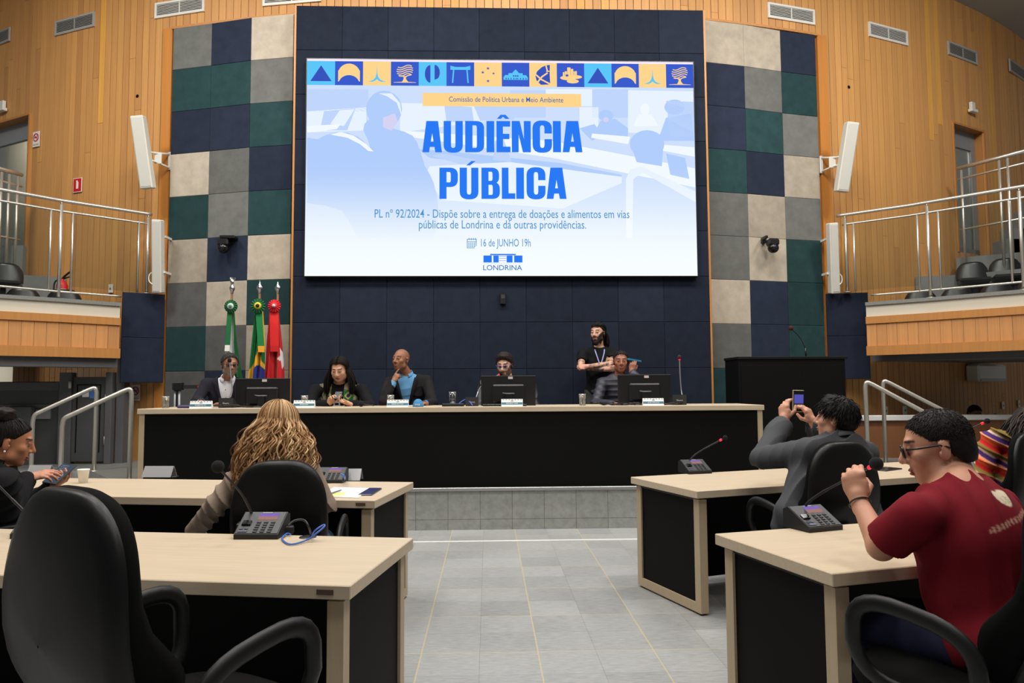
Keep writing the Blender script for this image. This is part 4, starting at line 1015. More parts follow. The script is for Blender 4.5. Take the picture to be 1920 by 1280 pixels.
# belt barrier post behind the left end of the table
p = P(332, 757, Y=9.0); o = empty('belt_barrier', (p[0], 9.0, .4), 0, 'grey belt barrier post with black belt behind the table at left', 'barrier')
ztop = float(P(332, 717, Y=9.0)[2])-.4
mb = MB(); mb.tube([(-.025, 0, .02), (-.025, 0, ztop-.03)], .018, 12); mb.tube([(.025, 0, .02), (.025, 0, ztop-.03)], .018, 12); mb.build('post', mat('post_grey', (128, 130, 132), rough=.4, metal=.5), o)
mb = MB(); mb.box((-.05, -.04, ztop-.09), (.065, .04, ztop), bev=.006); mb.box((-.008, -.02, .1), (.008, .02, ztop-.05)); mb.build('head', M_BLACKP, o)
mb = MB(); mb.box((.065, -.004, ztop-.075), (.62, .004, ztop-.03)); bt = mb.build('belt', mat('belt_black', (24, 24, 26), rough=.7), o)
mb = MB(); mb.box((.24, -.006, ztop-.065), (.27, -.003, ztop-.04)); mb.build('red_mark', M_RED, bt)
mb = MB(); mb.lathe([(.001, .03), (.05, .028), (.16, .012), (.17, 0)], (0, 0, 0), 24); mb.build('base', M_BLACKP, o)

# ------------------------------------------------------------------ flags
def star(cx, cy, r, n=5, ri=.4, rot=PI/2): return [(cx+(r if k % 2 == 0 else r*ri)*math.cos(rot+PI*k/n), cy+(r if k % 2 == 0 else r*ri)*math.sin(rot+PI*k/n)) for k in range(2*n)]
M_FLAG = mat('flag_cloth', rough=.75, attr=True); M_CHROME = mat('chrome', (220, 220, 222), rough=.15, metal=1.)
def pip(px, py, poly):
    c = np.zeros(px.shape, bool); n = len(poly)
    for i in range(n):
        x0, y0 = poly[i]; x1, y1 = poly[(i+1) % n]
        if y0 == y1: continue
        c ^= ((y0 > py) != (y1 > py)) & (px < (x1-x0)*(py-y0)/(y1-y0)+x0)
    return c
def flag(label, px_top, Y, prof, colour, ribbon, rosette, tip, folds):
    """prof: rows (py, xl, xr) of the hanging cloth in the photo, colour(u, v)->rgb arrays"""
    pole = P(px_top, 600, Y=Y); px = float(pole[0])
    o = empty('flag', (px, Y, .4), 0, label, 'flag', 'flags on poles beside the dais'); org = np.array([px, Y, .4])
    zr = float(P(px_top, prof[0][0]-18, Y=Y)[2])
    zt = float(P(px_top, tip[0], Y=Y)[2])
    mb = MB(); mb.tube([(0, 0, .03), (0, 0, zr+.08-.4)], .014, 10); mb.build('pole', mat('pole_wood', (120, 84, 50), rough=.4), o)
    mb = MB(); b0 = zr+.06-.4; L = zt-.4-b0
    if tip[1] == 'spear': mb.lathe([(.016, b0), (.02, b0+.03), (.034, b0+.06), (.034, b0+.08), (.016, b0+.11), (.018, b0+.13), (.042, b0+.2), (.002, b0+L)], (0, 0, 0), 10)
    else: mb.lathe([(.014, b0), (.018, b0+.03), (.034, b0+.06), (.034, b0+.085), (.012, b0+.12), (.004, b0+.15), (.002, b0+L)], (0, 0, 0), 14)
    mb.build('finial', M_CHROME, o)
    mb = MB(); mb.lathe([(.001, .05), (.06, .045), (.15, .02), (.16, 0)], (0, 0, 0), 20); mb.build('base', M_BLACKP, o)
    NU, NV = 120, 90; pys = np.linspace(prof[0][0], prof[-1][0], NV); U = np.linspace(0, 1, NU); vs = []; cs = []
    rows = np.array(prof, float)
    for j, py in enumerate(pys):
        xl = np.interp(py, rows[:, 0], rows[:, 1]); xr = np.interp(py, rows[:, 0], rows[:, 2]); v = j/(NV-1)
        A, B = P(xl, py, Y=Y), P(xr, py, Y=Y)
        amp = .012+.05*v
        for u in U:
            q = A+(B-A)*u; dy = amp*math.sin(u*folds*2*PI+1.3*v)+amp*.4*math.sin(u*folds*4.7*PI+2)
            vs.append((q[0]-px, -.02+dy*1.0-.05*math.sin(PI*u)*v, q[2]-.4))
    mb = MB(); fs = [(j*NU+i, (j+1)*NU+i, (j+1)*NU+i+1, j*NU+i+1) for j in range(NV-1) for i in range(NU-1)]
    me = bpy.data.meshes.new('cloth'); me.from_pydata(vs, [], fs)
    uu, vv = np.meshgrid(U, np.linspace(0, 1, NV)); setcol(me, colour(uu.ravel(), vv.ravel()))
    c = link('cloth', me, M_FLAG, o, True); s = c.modifiers.new('thick', 'SOLIDIFY'); s.thickness = .003
    # ribbon hanging in front
    (r0, r1, yb, rc, ec) = ribbon
    A, B = P(r0[0], prof[0][0], Y=Y-.07), P(r0[1], prof[0][0], Y=Y-.07); C, D = P(r1[1], yb, Y=Y-.10), P(r1[0], yb, Y=Y-.10)
    mb = MB()
    for f0, f1, cc in ((0, .86, rc), (.86, 1., ec)):
        mb.col = lin(cc); q = [A+(D-A)*f0, B+(C-B)*f0, B+(C-B)*f1, A+(D-A)*f1]
        for t in (0, .006): pass
        v = [x-org for x in q]+[x-org+[0, .006, 0] for x in q]; mb.add(v, [(3, 2, 1, 0), (4, 5, 6, 7), (0, 1, 5, 4), (1, 2, 6, 5), (2, 3, 7, 6), (3, 0, 4, 7)])
    mb.build('ribbon', M_FLAG, o, col=True)
    # pleated rosette
    rx, ry, rr, c1, c2, c3 = rosette; R0 = P(rx, ry, Y=Y-.10)-org; mb = MB(); n = 32; vs = []
    for k in range(n):
        a = 2*PI*k/n; vs.append((R0[0]+rr*math.cos(a), R0[1]+(.0 if k % 2 else .016), R0[2]+rr*math.sin(a)))
    for k in range(n):
        a = 2*PI*k/n; vs.append((R0[0]+rr*.45*math.cos(a), R0[1]-.008, R0[2]+rr*.45*math.sin(a)))
    for k in range(n):
        a = 2*PI*k/n; vs.append((R0[0]+rr*.95*math.cos(a), R0[1]+.022, R0[2]+rr*.95*math.sin(a)))
    mb.col = lin(c1); mb.add(vs, [(k, (k+1) % n, n+(k+1) % n, n+k) for k in range(n)]+[(2*n+k, 2*n+(k+1) % n, (k+1) % n, k) for k in range(n)]+[tuple(range(3*n-1, 2*n-1, -1))])
    Rm = frame((0, -1, 0)); mb.col = lin(c2); mb.lathe([(.001, .016), (rr*.48, .012), (rr*.5, -.002)], R0, 20, Rm); mb.col = lin(c3); mb.lathe([(.001, .024), (rr*.24, .02), (rr*.26, .01)], R0, 16, Rm)
    mb.build('rosette', M_FLAG, o, col=True)
def col_pr(u, v):
    c = np.tile(np.array(lin((10, 104, 48))), (len(u), 1)); c[(u > .18) & (u < .80-.50*np.maximum(0, v-.30))] = lin((228, 226, 228)); c[u < .20-.2*v] = lin((10, 108, 52)); return c
def col_br(u, v):
    c = np.tile(np.array(lin((12, 112, 56))), (len(u), 1)); c[(np.abs(u-.66)/.58+np.abs(v-.66)/.26) < 1] = lin((238, 180, 44)); disk = ((u-.72)/.36)**2+((v-.68)/.13)**2 < 1; c[disk] = lin((32, 52, 140)); c[disk & (np.abs(v-.735-.12*(u-.6)) < .018)] = lin((226, 226, 230)); c[(u > .84) & (v < .40)] = lin((232, 190, 40)); return c
def col_ld(u, v):
    c = np.tile(np.array(lin((196, 28, 34))), (len(u), 1)); c[pip(u, v*2.4, star(1.0, 1.16, .27, 5, .42, PI/2+.2))] = lin((226, 218, 220)); return c
flag('green and white flag behind the bearded speaker in glasses', 434, 9.05, [(578, 428, 440), (640, 422, 444), (680, 421, 449), (720, 420, 456), (770, 418, 462)], col_pr, ((427, 436), (421, 430), 658, (12, 104, 52), (236, 232, 228)), (432.5, 574, .080, (12, 88, 48), (190, 206, 196), (90, 140, 112)), (529, 'spear'), 3)
flag('green, yellow and blue flag, middle one of the three on poles', 486, 8.9, [(578, 480, 494), (640, 472, 497), (680, 467, 496), (712, 464, 495), (770, 460, 500)], col_br, ((479, 491), (484, 496), 660, (10, 122, 62), (236, 160, 30)), (483.5, 573, .088, (10, 92, 46), (226, 196, 50), (20, 24, 50)), (524, 'ball'), 3)
flag('red flag with a white star, nearest the navy wall', 520, 9.05, [(578, 507, 523), (640, 500, 529), (680, 497, 532), (712, 494, 533), (770, 490, 538)], col_ld, ((505, 522), (507, 523), 659, (226, 34, 34), (206, 26, 30)), (514, 573, .078, (212, 24, 40), (226, 50, 60), (230, 220, 220)), (528, 'ball'), 2)

# ================================================================== THE LED SCREEN AND ITS SLIDE
YS = 9.335
c4 = [P(576, 110, Y=YS), P(1299, 117, Y=YS), P(1308, 517, Y=YS), P(571, 517, Y=YS)]
SX0 = float((c4[0][0]+c4[3][0])/2); SX1 = float((c4[1][0]+c4[2][0])/2); SZ1 = float((c4[0][2]+c4[1][2])/2); SZ0 = float((c4[2][2]+c4[3][2])/2)
SW, SH = SX1-SX0, SZ1-SZ0
scr = empty('led_screen', (SX0, YS, SZ0), 0, 'large lit screen showing a blue public hearing slide', 'screen')
def S2(x, y):                       # photo pixel -> slide coordinates (m from the lower left corner)
    q = P(x, y, Y=YS); return float(q[0]-SX0), float(q[2]-SZ0)
mb = MB(); mb.box((-.012, .002, -.012), (SW+.012, .072, SH+.012)); mb.build('cabinet', M_BLACKP, scr)
def slide_mat(name, rgb, low, z0, z1):
    m = bpy.data.materials.new(name); m.use_nodes = True; N = m.node_tree.nodes; L = m.node_tree.links; N.remove(N['Principled BSDF'])
    tc = N.new('ShaderNodeTexCoord'); sp = N.new('ShaderNodeSeparateXYZ'); L.new(tc.outputs['Object'], sp.inputs[0])
    mr = N.new('ShaderNodeMapRange'); mr.interpolation_type = 'SMOOTHSTEP'; mr.inputs[1].default_value = z0; mr.inputs[2].default_value = z1; L.new(sp.outputs[2], mr.inputs[0])
    mx = N.new('ShaderNodeMix'); mx.data_type = 'RGBA'; mx.inputs[6].default_value = (*lin(low), 1); mx.inputs[7].default_value = (*lin(rgb), 1); L.new(mr.outputs[0], mx.inputs[0])
    e = N.new('ShaderNodeEmission'); L.new(mx.outputs[2], e.inputs[0]); L.new(e.outputs[0], N['Material Output'].inputs[0]); return m
LOWC = (248, 254, 255)
ZF0, ZF1 = S2(900, 500)[1], S2(900, 300)[1]
G_BG = slide_mat('slide_backdrop', (206, 224, 253), LOWC, ZF0, ZF1)
G_MID = slide_mat('slide_blue', (178, 206, 252), LOWC, ZF0, ZF1); G_MID2 = slide_mat('slide_blue_pale', (192, 214, 252), LOWC, ZF0, ZF1)
G_PALE = slide_mat('slide_pale', (232, 243, 255), (252, 255, 255), ZF0, ZF1); G_WHITE = slide_mat('slide_white', (243, 250, 255), (252, 255, 255), ZF0, ZF1); G_SKIN = slide_mat('slide_pinkish', (214, 212, 244), LOWC, ZF0, ZF1)
mb = MB(); mb.add([(0, 0, 0), (SW, 0, 0), (SW, 0, SH), (0, 0, SH)], [(0, 1, 2, 3)]); mb.build('display', G_BG, scr)
def Z3(pts): return [(560+x/2.526, 90+y/2.526) for x, y in pts]
def zpoly(mb, pts, y):
    q = [S2(*p) for p in pts]; ar = sum(q[i][0]*q[(i+1) % len(q)][1]-q[(i+1) % len(q)][0]*q[i][1] for i in range(len(q)))
    if ar < 0: q = q[::-1]
    q = [(min(max(x, .004), SW-.004), min(max(z, .004), SH-.004)) for x, z in q]
    mb.add([(x, y, z) for x, z in q], [tuple(range(len(q)))])
def blob(cx, cy, rx, ry, n=20, a0=0): return [(cx+rx*math.cos(a0+2*PI*k/n), cy+ry*math.sin(a0+2*PI*k/n)) for k in range(n)]
layers = [   # (material, depth, polygons in zoom pixels of the photo's slide)
 (G_MID2, 1, [[(1390, 195), (1560, 195), (1560, 330), (1390, 330)], [(1000, 200), (1170, 200), (1170, 330), (1000, 330)], [(40, 195), (330, 195), (330, 300), (40, 300)]]),
 (G_PALE, 1, [[(1170, 195), (1390, 195), (1390, 275), (1170, 275)], [(1560, 200), (1870, 205), (1870, 420), (1560, 400)], [(480, 260), (900, 270), (1000, 330), (480, 400)], [(40, 300), (320, 280), (320, 390), (40, 400)], [(1330, 280), (1420, 280), (1420, 380), (1330, 380)]]),
 (G_MID2, 2, [[(1740, 250), (1870, 255), (1872, 420), (1760, 420)], [(120, 300), (270, 285), (230, 390), (100, 390)], [(690, 270), (820, 280), (830, 350), (700, 350)], [(830, 275), (1030, 270), (1020, 340), (860, 345)]]),
 (G_MID, 2, [blob(1455, 320, 35, 28), [(1400, 400), (1430, 345), (1500, 335), (1560, 380), (1560, 420), (1400, 425)], blob(1780, 280, 48, 36), [(1700, 440), (1740, 330), (1860, 310), (1876, 440)], [(1330, 380), (1400, 360), (1440, 410), (1390, 440)]]),
 (G_WHITE, 3, [blob(1640, 290, 22, 28), [(1585, 370), (1610, 315), (1670, 315), (1705, 370)], [(470, 390), (1200, 440), (1880, 570), (1882, 660), (1200, 520), (520, 420)], [(1390, 405), (1570, 420), (1560, 455), (1385, 425)], [(1690, 455), (1876, 470), (1878, 515), (1690, 480)]]),
 (G_MID, 4, [[(570, 480), (720, 490), (1240, 545), (1530, 600), (1525, 640), (1240, 590), (620, 520)], blob(1650, 455, 82, 66), [(1572, 450), (1728, 450), (1720, 560), (1600, 540)], [(1740, 500), (1830, 520), (1850, 620), (1760, 600)]]),
 (G_PALE, 5, [[(620, 560), (1000, 540), (1530, 610), (1530, 640), (1250, 760), (680, 720), (600, 600)], [(1550, 620), (1570, 575), (1620, 560), (1880, 680), (1882, 730), (1630, 590), (1585, 620), (1580, 900), (1550, 900)]]),
 (G_MID2, 5, [[(625, 510), (690, 500), (840, 530), (780, 555)], [(930, 440), (970, 430), (1010, 540), (920, 530)]]),
 (G_MID, 6, [[(40, 425), (90, 432), (130, 412), (180, 400), (235, 402), (280, 420), (315, 448), (342, 486), (330, 440), (306, 390), (312, 360), (330, 340), (380, 360), (440, 380), (500, 396), (540, 416), (562, 450), (580, 500), (596, 555), (622, 600), (640, 640), (655, 700), (662, 770), (655, 840), (640, 900), (280, 900), (250, 840), (205, 770), (120, 745), (40, 735)], blob(405, 290, 85, 88)]),
 (G_WHITE, 7, [[(150, 410), (200, 398), (260, 415), (320, 455), (355, 490), (330, 488), (290, 455), (230, 425)], [(40, 370), (200, 360), (180, 385), (40, 400)]]),
 (G_PALE, 7, [[(150, 360), (195, 295), (265, 290), (215, 370)], [(380, 215), (440, 215), (480, 260), (490, 330), (465, 260), (420, 230)]]),
 (G_SKIN, 7, [[(400, 330), (455, 310), (470, 350), (440, 392), (400, 375)], blob(1455, 340, 14, 12)]),
]
by = {}
for m, d, polys in layers: by.setdefault((m.name, d), (m, d, []))[2].extend(polys)
mb = MB(); mats = []
for m, d, polys in by.values():
    if m not in mats: mats.append(m)
    mb.cur = mats.index(m)
    for pl in polys: zpoly(mb, Z3(pl), -.0006*d)
mb.build('slide_photo', mats, scr)
# --- icon strip
C_CY, C_BL, C_YE = glow('slide_cyan', (92, 200, 250)), glow('slide_royal', (58, 92, 205)), glow('slide_amber', (255, 214, 142))
C_TX, C_TXT, C_IC = glow('slide_headline', (42, 122, 246)), glow('slide_text', (78, 150, 208)), glow('slide_indigo', (58, 84, 190))
C_IN = glow('slide_ink', (66, 104, 170))
strip = MB(); SM = [C_CY, C_BL, C_YE, C_IC, glow('slide_line', (250, 236, 255))]
zt0, zt1 = S2(930, 162)[1], SH-.028
cw = SW/14
def cell(i, pts, m, y): 
    q = [((i+x)*cw, zt1-(zt1-zt0)*v) for x, v in pts]; ar = sum(q[k][0]*q[(k+1) % len(q)][1]-q[(k+1) % len(q)][0]*q[k][1] for k in range(len(q)))
    if ar < 0: q = q[::-1]
    strip.cur = SM.index(m); strip.add([(a, y, b) for a, b in q], [tuple(range(len(q)))])
def arc(cx, cy, rx, ry, a0, a1, n=14): return [(cx+rx*math.cos(a0+(a1-a0)*k/n), cy+ry*math.sin(a0+(a1-a0)*k/n)) for k in range(n+1)]
def stroke(i, pts, wd, m, y):
    pts = [np.array(p, float) for p in pts]
    for a, b in zip(pts[:-1], pts[1:]):
        d = b-a; L = np.linalg.norm(d)
        if L < 1e-6: continue
        nn = np.array([-d[1], d[0]])/L*wd/2; e = d/L*wd*.15
        cell(i, [a-nn-e, b-nn+e, b+nn+e, a+nn-e], m, y)
back = [C_CY, C_BL, C_YE, C_BL, C_CY, C_BL, C_YE, C_BL, C_YE, C_BL, C_CY, C_BL, C_YE, C_BL]
for i, m in enumerate(back): cell(i, [(0, 0), (1, 0), (1, 1), (0, 1)], m, -.001)
strip.cur = 4; strip.add([(0, -.0008, SH-.03), (SW, -.0008, SH-.03), (SW, -.0008, SH), (0, -.0008, SH)], [(0, 1, 2, 3)])
for i in (0, 10): cell(i, [(.5, .18), (.88, .84), (.12, .84)], C_IC, -.002)
for i in (1, 11): cell(i, arc(.5, .52, .39, .42, PI*1.10, PI*1.90)+[(.89, .38), (.89, .86)]+arc(.5, .92, .36, .34, PI*1.9, PI*1.1)+[(.11, .86), (.11, .38)], C_YE, -.002)
for i in (2, 12):
    cell(i, [(.5, .14), (.515, .5), (.55, .66), (.62, .76), (.72, .81), (.84, .83), (.66, .85), (.56, .80), (.5, .74), (.44, .80), (.34, .85), (.16, .83), (.28, .81), (.38, .76), (.45, .66), (.485, .5)], C_CY, -.002)
for i in (3, 13):
    cell(i, [(.47, .60), (.53, .60), (.55, .74), (.62, .84), (.9, .86), (.9, .875), (.1, .875), (.1, .86), (.4, .84), (.45, .74)], C_YE, -.002)
    for k in range(5):
        y0 = .17+.088*k; hw = math.sqrt(max(.02, .085-(y0+.07-.40)**2)); pts = [(.5-hw+2*hw*t, y0+.075*math.sin(t*PI*1.5+.9)+.06*t) for t in np.linspace(0, 1, 10)]
        stroke(i, pts, .036, C_YE, -.002)
    stroke(i, [(.5, .66), (.42, .60), (.3, .58)], .04, C_YE, -.002); stroke(i, [(.5, .66), (.6, .58), (.74, .54)], .04, C_YE, -.002)
cell(4, arc(.42, .5, .20, .37, PI*.5, PI*1.5)+[(.42, .13)], C_IC, -.002); cell(4, [(.57, .12)]+arc(.57, .44, .19, .32, -PI*.5, PI*.28)+[(.57, .75)], C_IC, -.002)
cell(5, [(.14, .15), (.32, .20), (.68, .20), (.86, .15), (.86, .32), (.14, .32)], C_CY, -.002); stroke(5, [(.26, .3), (.22, .86)], .05, C_CY, -.002); stroke(5, [(.74, .3), (.78, .86)], .05, C_CY, -.002)
for cx, cy, r in ((.5, .25, .07), (.31, .42, .07), (.70, .46, .06), (.5, .78, .07)): cell(6, star(cx, 1-cy, r) if False else [(x, 2*cy-y) for x, y in star(cx, cy, r)], C_IC, -.002)
cell(7, [(.06, .72), (.06, .62), (.12, .52), (.24, .52), (.24, .44), (.38, .44), (.40, .40), (.5, .28), (.60, .40), (.62, .44), (.76, .44), (.76, .52), (.88, .52), (.94, .62), (.94, .72)], C_CY, -.002)
for k in range(3): cell(7, [(.40+.075*k, .53), (.455+.075*k, .53), (.455+.075*k, .585), (.40+.075*k, .585)], C_IC, -.0026)
for xx in (.42, .50, .56, .14, .22, .32, .66, .76, .86): cell(7, [(xx, .64), (xx+.035, .64), (xx+.035, .70), (xx, .70)], C_IC, -.0026)
cell(8, [(.75, .08), (.74, .5), (.76, .9), (.42, .92), (.26, .74), (.22, .55), (.28, .36), (.45, .18), (.6, .1)], C_IC, -.002)
stroke(8, [(.60, .08), (.66, .36)], .05, C_YE, -.0026); stroke(8, [(.66, .42), (.46, .58), (.28, .84)], .06, C_YE, -.0026); stroke(8, [(.24, .5), (.44, .70), (.78, .9)], .06, C_YE, -.0026); stroke(8, [(.62, .36), (.78, .34)], .04, C_YE, -.0026)
cell(9, blob(.42, .62, .30, .10)[::-1], C_YE, -.002); cell(9, blob(.62, .58, .30, .085)[::-1], C_YE, -.002); cell(9, blob(.58, .76, .22, .09)[::-1], C_YE, -.002)
for x0, x1, y0 in ((.22, .28, .38), (.29, .37, .34), (.38, .5, .18), (.51, .6, .24), (.61, .66, .34), (.67, .73, .33)): cell(9, [(x0, y0), (x1, y0), (x1, .56), (x0, .56)], C_YE, -.002)
cell(9, [(.32, .48), (.42, .48), (.42, .56), (.32, .56)], C_IC, -.0026)
strip.build('icon_strip', SM, scr)
# --- amber banner with its line of text
def rect(x0, y0, x1, y1, y): 
    a = S2(x0, y1); b = S2(x1, y0); return [(a[0], y, a[1]), (b[0], y, a[1]), (b[0], y, b[1]), (a[0], y, b[1])]
mb = MB(); mb.add(rect(792.5, 176.5, 1089.5, 199, -.0055), [(0, 1, 2, 3)]); mb.build('banner', C_YE, scr)
def slide_text(name, body, x0, x1, yb, cap, m, bold=0.0, y=-.006):
    a = S2(x0, yb); b = S2(x1, yb); h = S2(x0, yb-cap)[1]-a[1]
    v, f = text_mesh(body, h, b[0]-a[0], bold); mb = MB(); mb.add(v+np.array([a[0], y, (a[1]+b[1])/2]), f); return mb.build(name, m, scr)
slide_text('banner_lettering', 'Comissão de Política Urbana e Meio Ambiente', 842, 1056, 191.5, 9.4, C_IN, .003)
slide_text('body_lettering', 'PL nº 92/2024 - Dispõe sobre a entrega de doações e alimentos em vias', 702.5, 1180, 408.5, 15.5, C_TXT, .002)
slide_text('body_lettering', 'públicas de Londrina e dá outras providências.', 785.5, 1099, 428.5, 15.5, C_TXT, .002)
slide_text('date_lettering', '16 de JUNHO 19h', 902, 995, 462, 14, C_TXT, .002)
slide_text('logo_lettering', 'LONDRINA', 906, 979, 506.5, 9.5, glow('slide_logo', (58, 120, 200)), .008)
slide_text('logo_small_lettering', 'CÂMARA MUNICIPAL DE', 907, 978, 495.5, 3.2, glow('slide_logo_pale', (196, 222, 246)))
# civic building logo
mb = MB()
for x0, y0, x1, y1 in ((906.5, 479, 922, 492), (925, 479, 935, 492), (950, 479, 961, 492), (964, 479, 979.5, 492), (919, 476, 967, 478.6)): mb.add(rect(x0, y0, x1, y1, -.006), [(0, 1, 2, 3)])
for k in range(3): mb.add(rect(935.5, 480+4*k, 949.5, 480.8+4*k, -.006), [(0, 1, 2, 3)])
mb.build('logo', C_TX, scr)
# calendar pictogram
mb = MB()
def bar(x0, y0, x1, y1): mb.add(rect(x0, y0, x1, y1, -.006), [(0, 1, 2, 3)])
for q in ((875.5, 448, 893.5, 449.2), (875.5, 464, 890, 465.2), (875.5, 448, 876.7, 465.2), (892.4, 448, 893.6, 461), (875.5, 452.5, 893.5, 453.5)): bar(*q)
for r in range(3):
    for c in range(4): bar(878+3.6*c, 455+3*r, 880.4+3.6*c, 456.8+3*r)
for c in range(4): bar(879+4*c, 446, 880.2+4*c, 450)
mb.build('calendar_pictogram', C_TXT, scr)
# --- headline in a heavy condensed grotesque, drawn glyph by glyph (unit box, y up)
def ringq(cx, cy, ro, ri, a0, a1, n=12, e=1.0):
    out = []
    for k in range(n):
        q = []
        for a, (rx, ry) in ((a0+(a1-a0)*k/n, ro), (a0+(a1-a0)*(k+1)/n, ro), (a0+(a1-a0)*(k+1)/n, ri), (a0+(a1-a0)*k/n, ri)):
            c, s = math.cos(a), math.sin(a); q.append((cx+rx*abs(c)**e*math.copysign(1, c), cy+ry*abs(s)**e*math.copysign(1, s)))
        out.append(q)
    return out
def R_(x0, y0, x1, y1): return [(x0, y0), (x1, y0), (x1, y1), (x0, y1)]
ST = .385
def glyph(ch):
    s = ST
    if ch == 'I': return [R_(0, 0, 1, 1)]
    if ch == 'A': return [[(0, 0), (.34, 0), (.55, .80), (.5, 1), (.20, 1)], [(1, 0), (.66, 0), (.45, .80), (.5, 1), (.80, 1)], R_(.27, .17, .73, .34), [(.40, .80), (.60, .80), (.8, 1), (.2, 1)]]
    if ch == 'U': return [R_(0, .22, s, 1), R_(1-s, .22, 1, 1)]+ringq(.5, .24, (.5, .255), (.5-s, .10), PI, 2*PI, 14, .8)
    if ch == 'D': return [R_(0, 0, s, 1), R_(s, .86, .6, 1), R_(s, 0, .6, .14), R_(1-s, .25, 1, .75)]+ringq(.55, .75, (.45, .25), (.45-s, .11), 0, PI/2, 10, .8)+ringq(.55, .25, (.45, .25), (.45-s, .11), -PI/2, 0, 10, .8)
    if ch == 'E': return [R_(0, 0, .46, 1), R_(.4, .82, .98, 1), R_(.4, .42, .92, .59), R_(.4, 0, 1, .18)]
    if ch == 'N': return [R_(0, 0, .36, 1), R_(.64, 0, 1, 1), [(.2, 1), (.42, 1), (.80, 0), (.58, 0)]]
    if ch == 'C': return [R_(0, .24, s, .76), R_(1-s, .60, 1, .76), R_(1-s, .24, 1, .42)]+ringq(.5, .75, (.5, .265), (.5-s, .11), 0, PI, 16, .8)+ringq(.5, .25, (.5, .265), (.5-s, .11), PI, 2*PI, 16, .8)
    if ch == 'P': return [R_(0, 0, s, 1), R_(s, .86, .6, 1), R_(s, .38, .6, .53), R_(1-s, .62, 1, .78)]+ringq(.55, .75, (.45, .25), (.45-s, .11), 0, PI/2, 10, .8)+ringq(.55, .64, (.45, .26), (.45-s, .11), -PI/2, 0, 10, .8)
    if ch == 'B': return [R_(0, 0, s, 1), R_(s, .87, .6, 1), R_(s, .45, .62, .58), R_(s, 0, .6, .13), R_(.60, .70, .96, .80), R_(1-s, .2, 1, .32)]+ringq(.53, .77, (.43, .23), (.43-s+.03, .10), 0, PI/2, 10, .8)+ringq(.53, .70, (.43, .22), (.43-s+.03, .12), -PI/2, 0, 10, .8)+ringq(.55, .31, (.45, .24), (.45-s, .14), 0, PI/2, 10, .8)+ringq(.55, .22, (.45, .22), (.45-s, .09), -PI/2, 0, 10, .8)
    if ch == 'L': return [R_(0, 0, .5, 1), R_(.45, 0, 1, .18)]
    if ch == '^': return [[(.0, 0), (.30, 1), (.70, 1), (1, 0), (.68, 0), (.5, .5), (.32, 0)]]
    if ch == '/': return [[(0, 0), (.55, 1), (1, 1), (.4, 0)]]
mb = MB()
def put(ch, x0, x1, y0, y1):
    a = S2(x0, y1); b = S2(x1, y0)
    for pl in glyph(ch):
        q = [(a[0]+(b[0]-a[0])*u, a[1]+(b[1]-a[1])*v) for u, v in pl]; ar = sum(q[k][0]*q[(k+1) % len(q)][1]-q[(k+1) % len(q)][0]*q[k][1] for k in range(len(q)))
        if ar < 0: q = q[::-1]
        mb.add([(u, -.006, v) for u, v in q], [tuple(range(len(q)))])
for ch, x0, x1 in (('A', 792, 828.7), ('U', 831.8, 867.7), ('D', 872.3, 907.7), ('I', 912.3, 926.6), ('E', 931, 957), ('N', 959.7, 994.9), ('C', 998.7, 1034.5), ('I', 1036.9, 1051.3), ('A', 1055, 1091.3)): put(ch, x0, x1, 227.2, 285.6)
put('^', 931.5, 955, 215.5, 223)
mb.build('headline_lettering', C_TX, scr); mb = MB()
for ch, x0, x1 in (('P', 824, 858.5), ('U', 862, 897), ('B', 902.8, 937), ('L', 941, 965.8), ('I', 968, 982.2), ('C', 987.5, 1022.4), ('A', 1025, 1061.6)): put(ch, x0, x1, 314.6, 373)
put('/', 874, 892, 302, 310.3)
mb.build('headline_lettering', C_TX, scr)

# ================================================================== SMALL THINGS ON THE FLOOR DESKS
def acrylic_holder(label, xl, xr, yb, h, paper=True):
    a, b = P(xl, yb, Z=.74), P(xr, yb, Z=.74); d = (b-a); W = float(np.linalg.norm(d)); rz = math.atan2(d[1], d[0]); c = (a+b)/2
    o = empty('name_holder', (c[0], c[1], .74), rz, label, 'name holder', 'clear tent-shaped name holders'); R = np.array([[0, 0, 1], [1, 0, 0], [0, 1, 0]], float)
    m = mat('acrylic', (225, 226, 230), rough=.12, trans=.55, ior=1.3)
    for s in (-1, 1):
        mb = MB(); mb.prism([(s*.045, 0), (s*.048, 0), (s*.004, h), (0, h)], -W/2, W/2, R); mb.build('acrylic_leaf', m, o)
    mb = MB(); mb.prism([(-.036, .006), (-.0355, .006), (-.003, h*.96), (-.0035, h*.96)], -W/2+.01, W/2-.01, R); mb.build('paper_insert', mat('insert_paper', (206, 204, 206), rough=.6), o)
    return o
acrylic_holder('clear name holder with white insert at the middle of the left desk', 272, 326, 893, .075)
acrylic_holder('clear name holder behind the conference unit by the blond person', 623, 678, 899, .075)
acrylic_holder('clear name holder by the hands of the person with a bun', 56, 97, 891, .075)
p = P(156, 905, Z=.74); o = empty('foam_cup', p, 0, 'white foam cup on the left desk near the tablet', 'cup')
mb = MB(); mb.lathe([(.001, 0), (.026, 0), (.036, .085), (.039, .088), (.037, .092), (.034, .088), (.025, .006), (.001, .006)], (0, 0, 0), 28); mb.build('cup', mat('foam_white', (238, 236, 232), rough=.8), o)
def grommet(label, px, py):
    p = P(px, py, Z=.74); o = empty('cable_grommet', p, 0, label, 'grommet', 'black cable grommets in the desk tops')
    mb = MB(); mb.lathe([(.001, .004), (.03, .004), (.034, .003), (.036, 0)], (0, 0, 0), 24); mb.build('cover', M_BLACKP, o)
grommet('black cable grommet beside the left name holder', 325, 893); grommet('black cable grommet with a blue cable over it on the nearest left desk', 577, 1007)
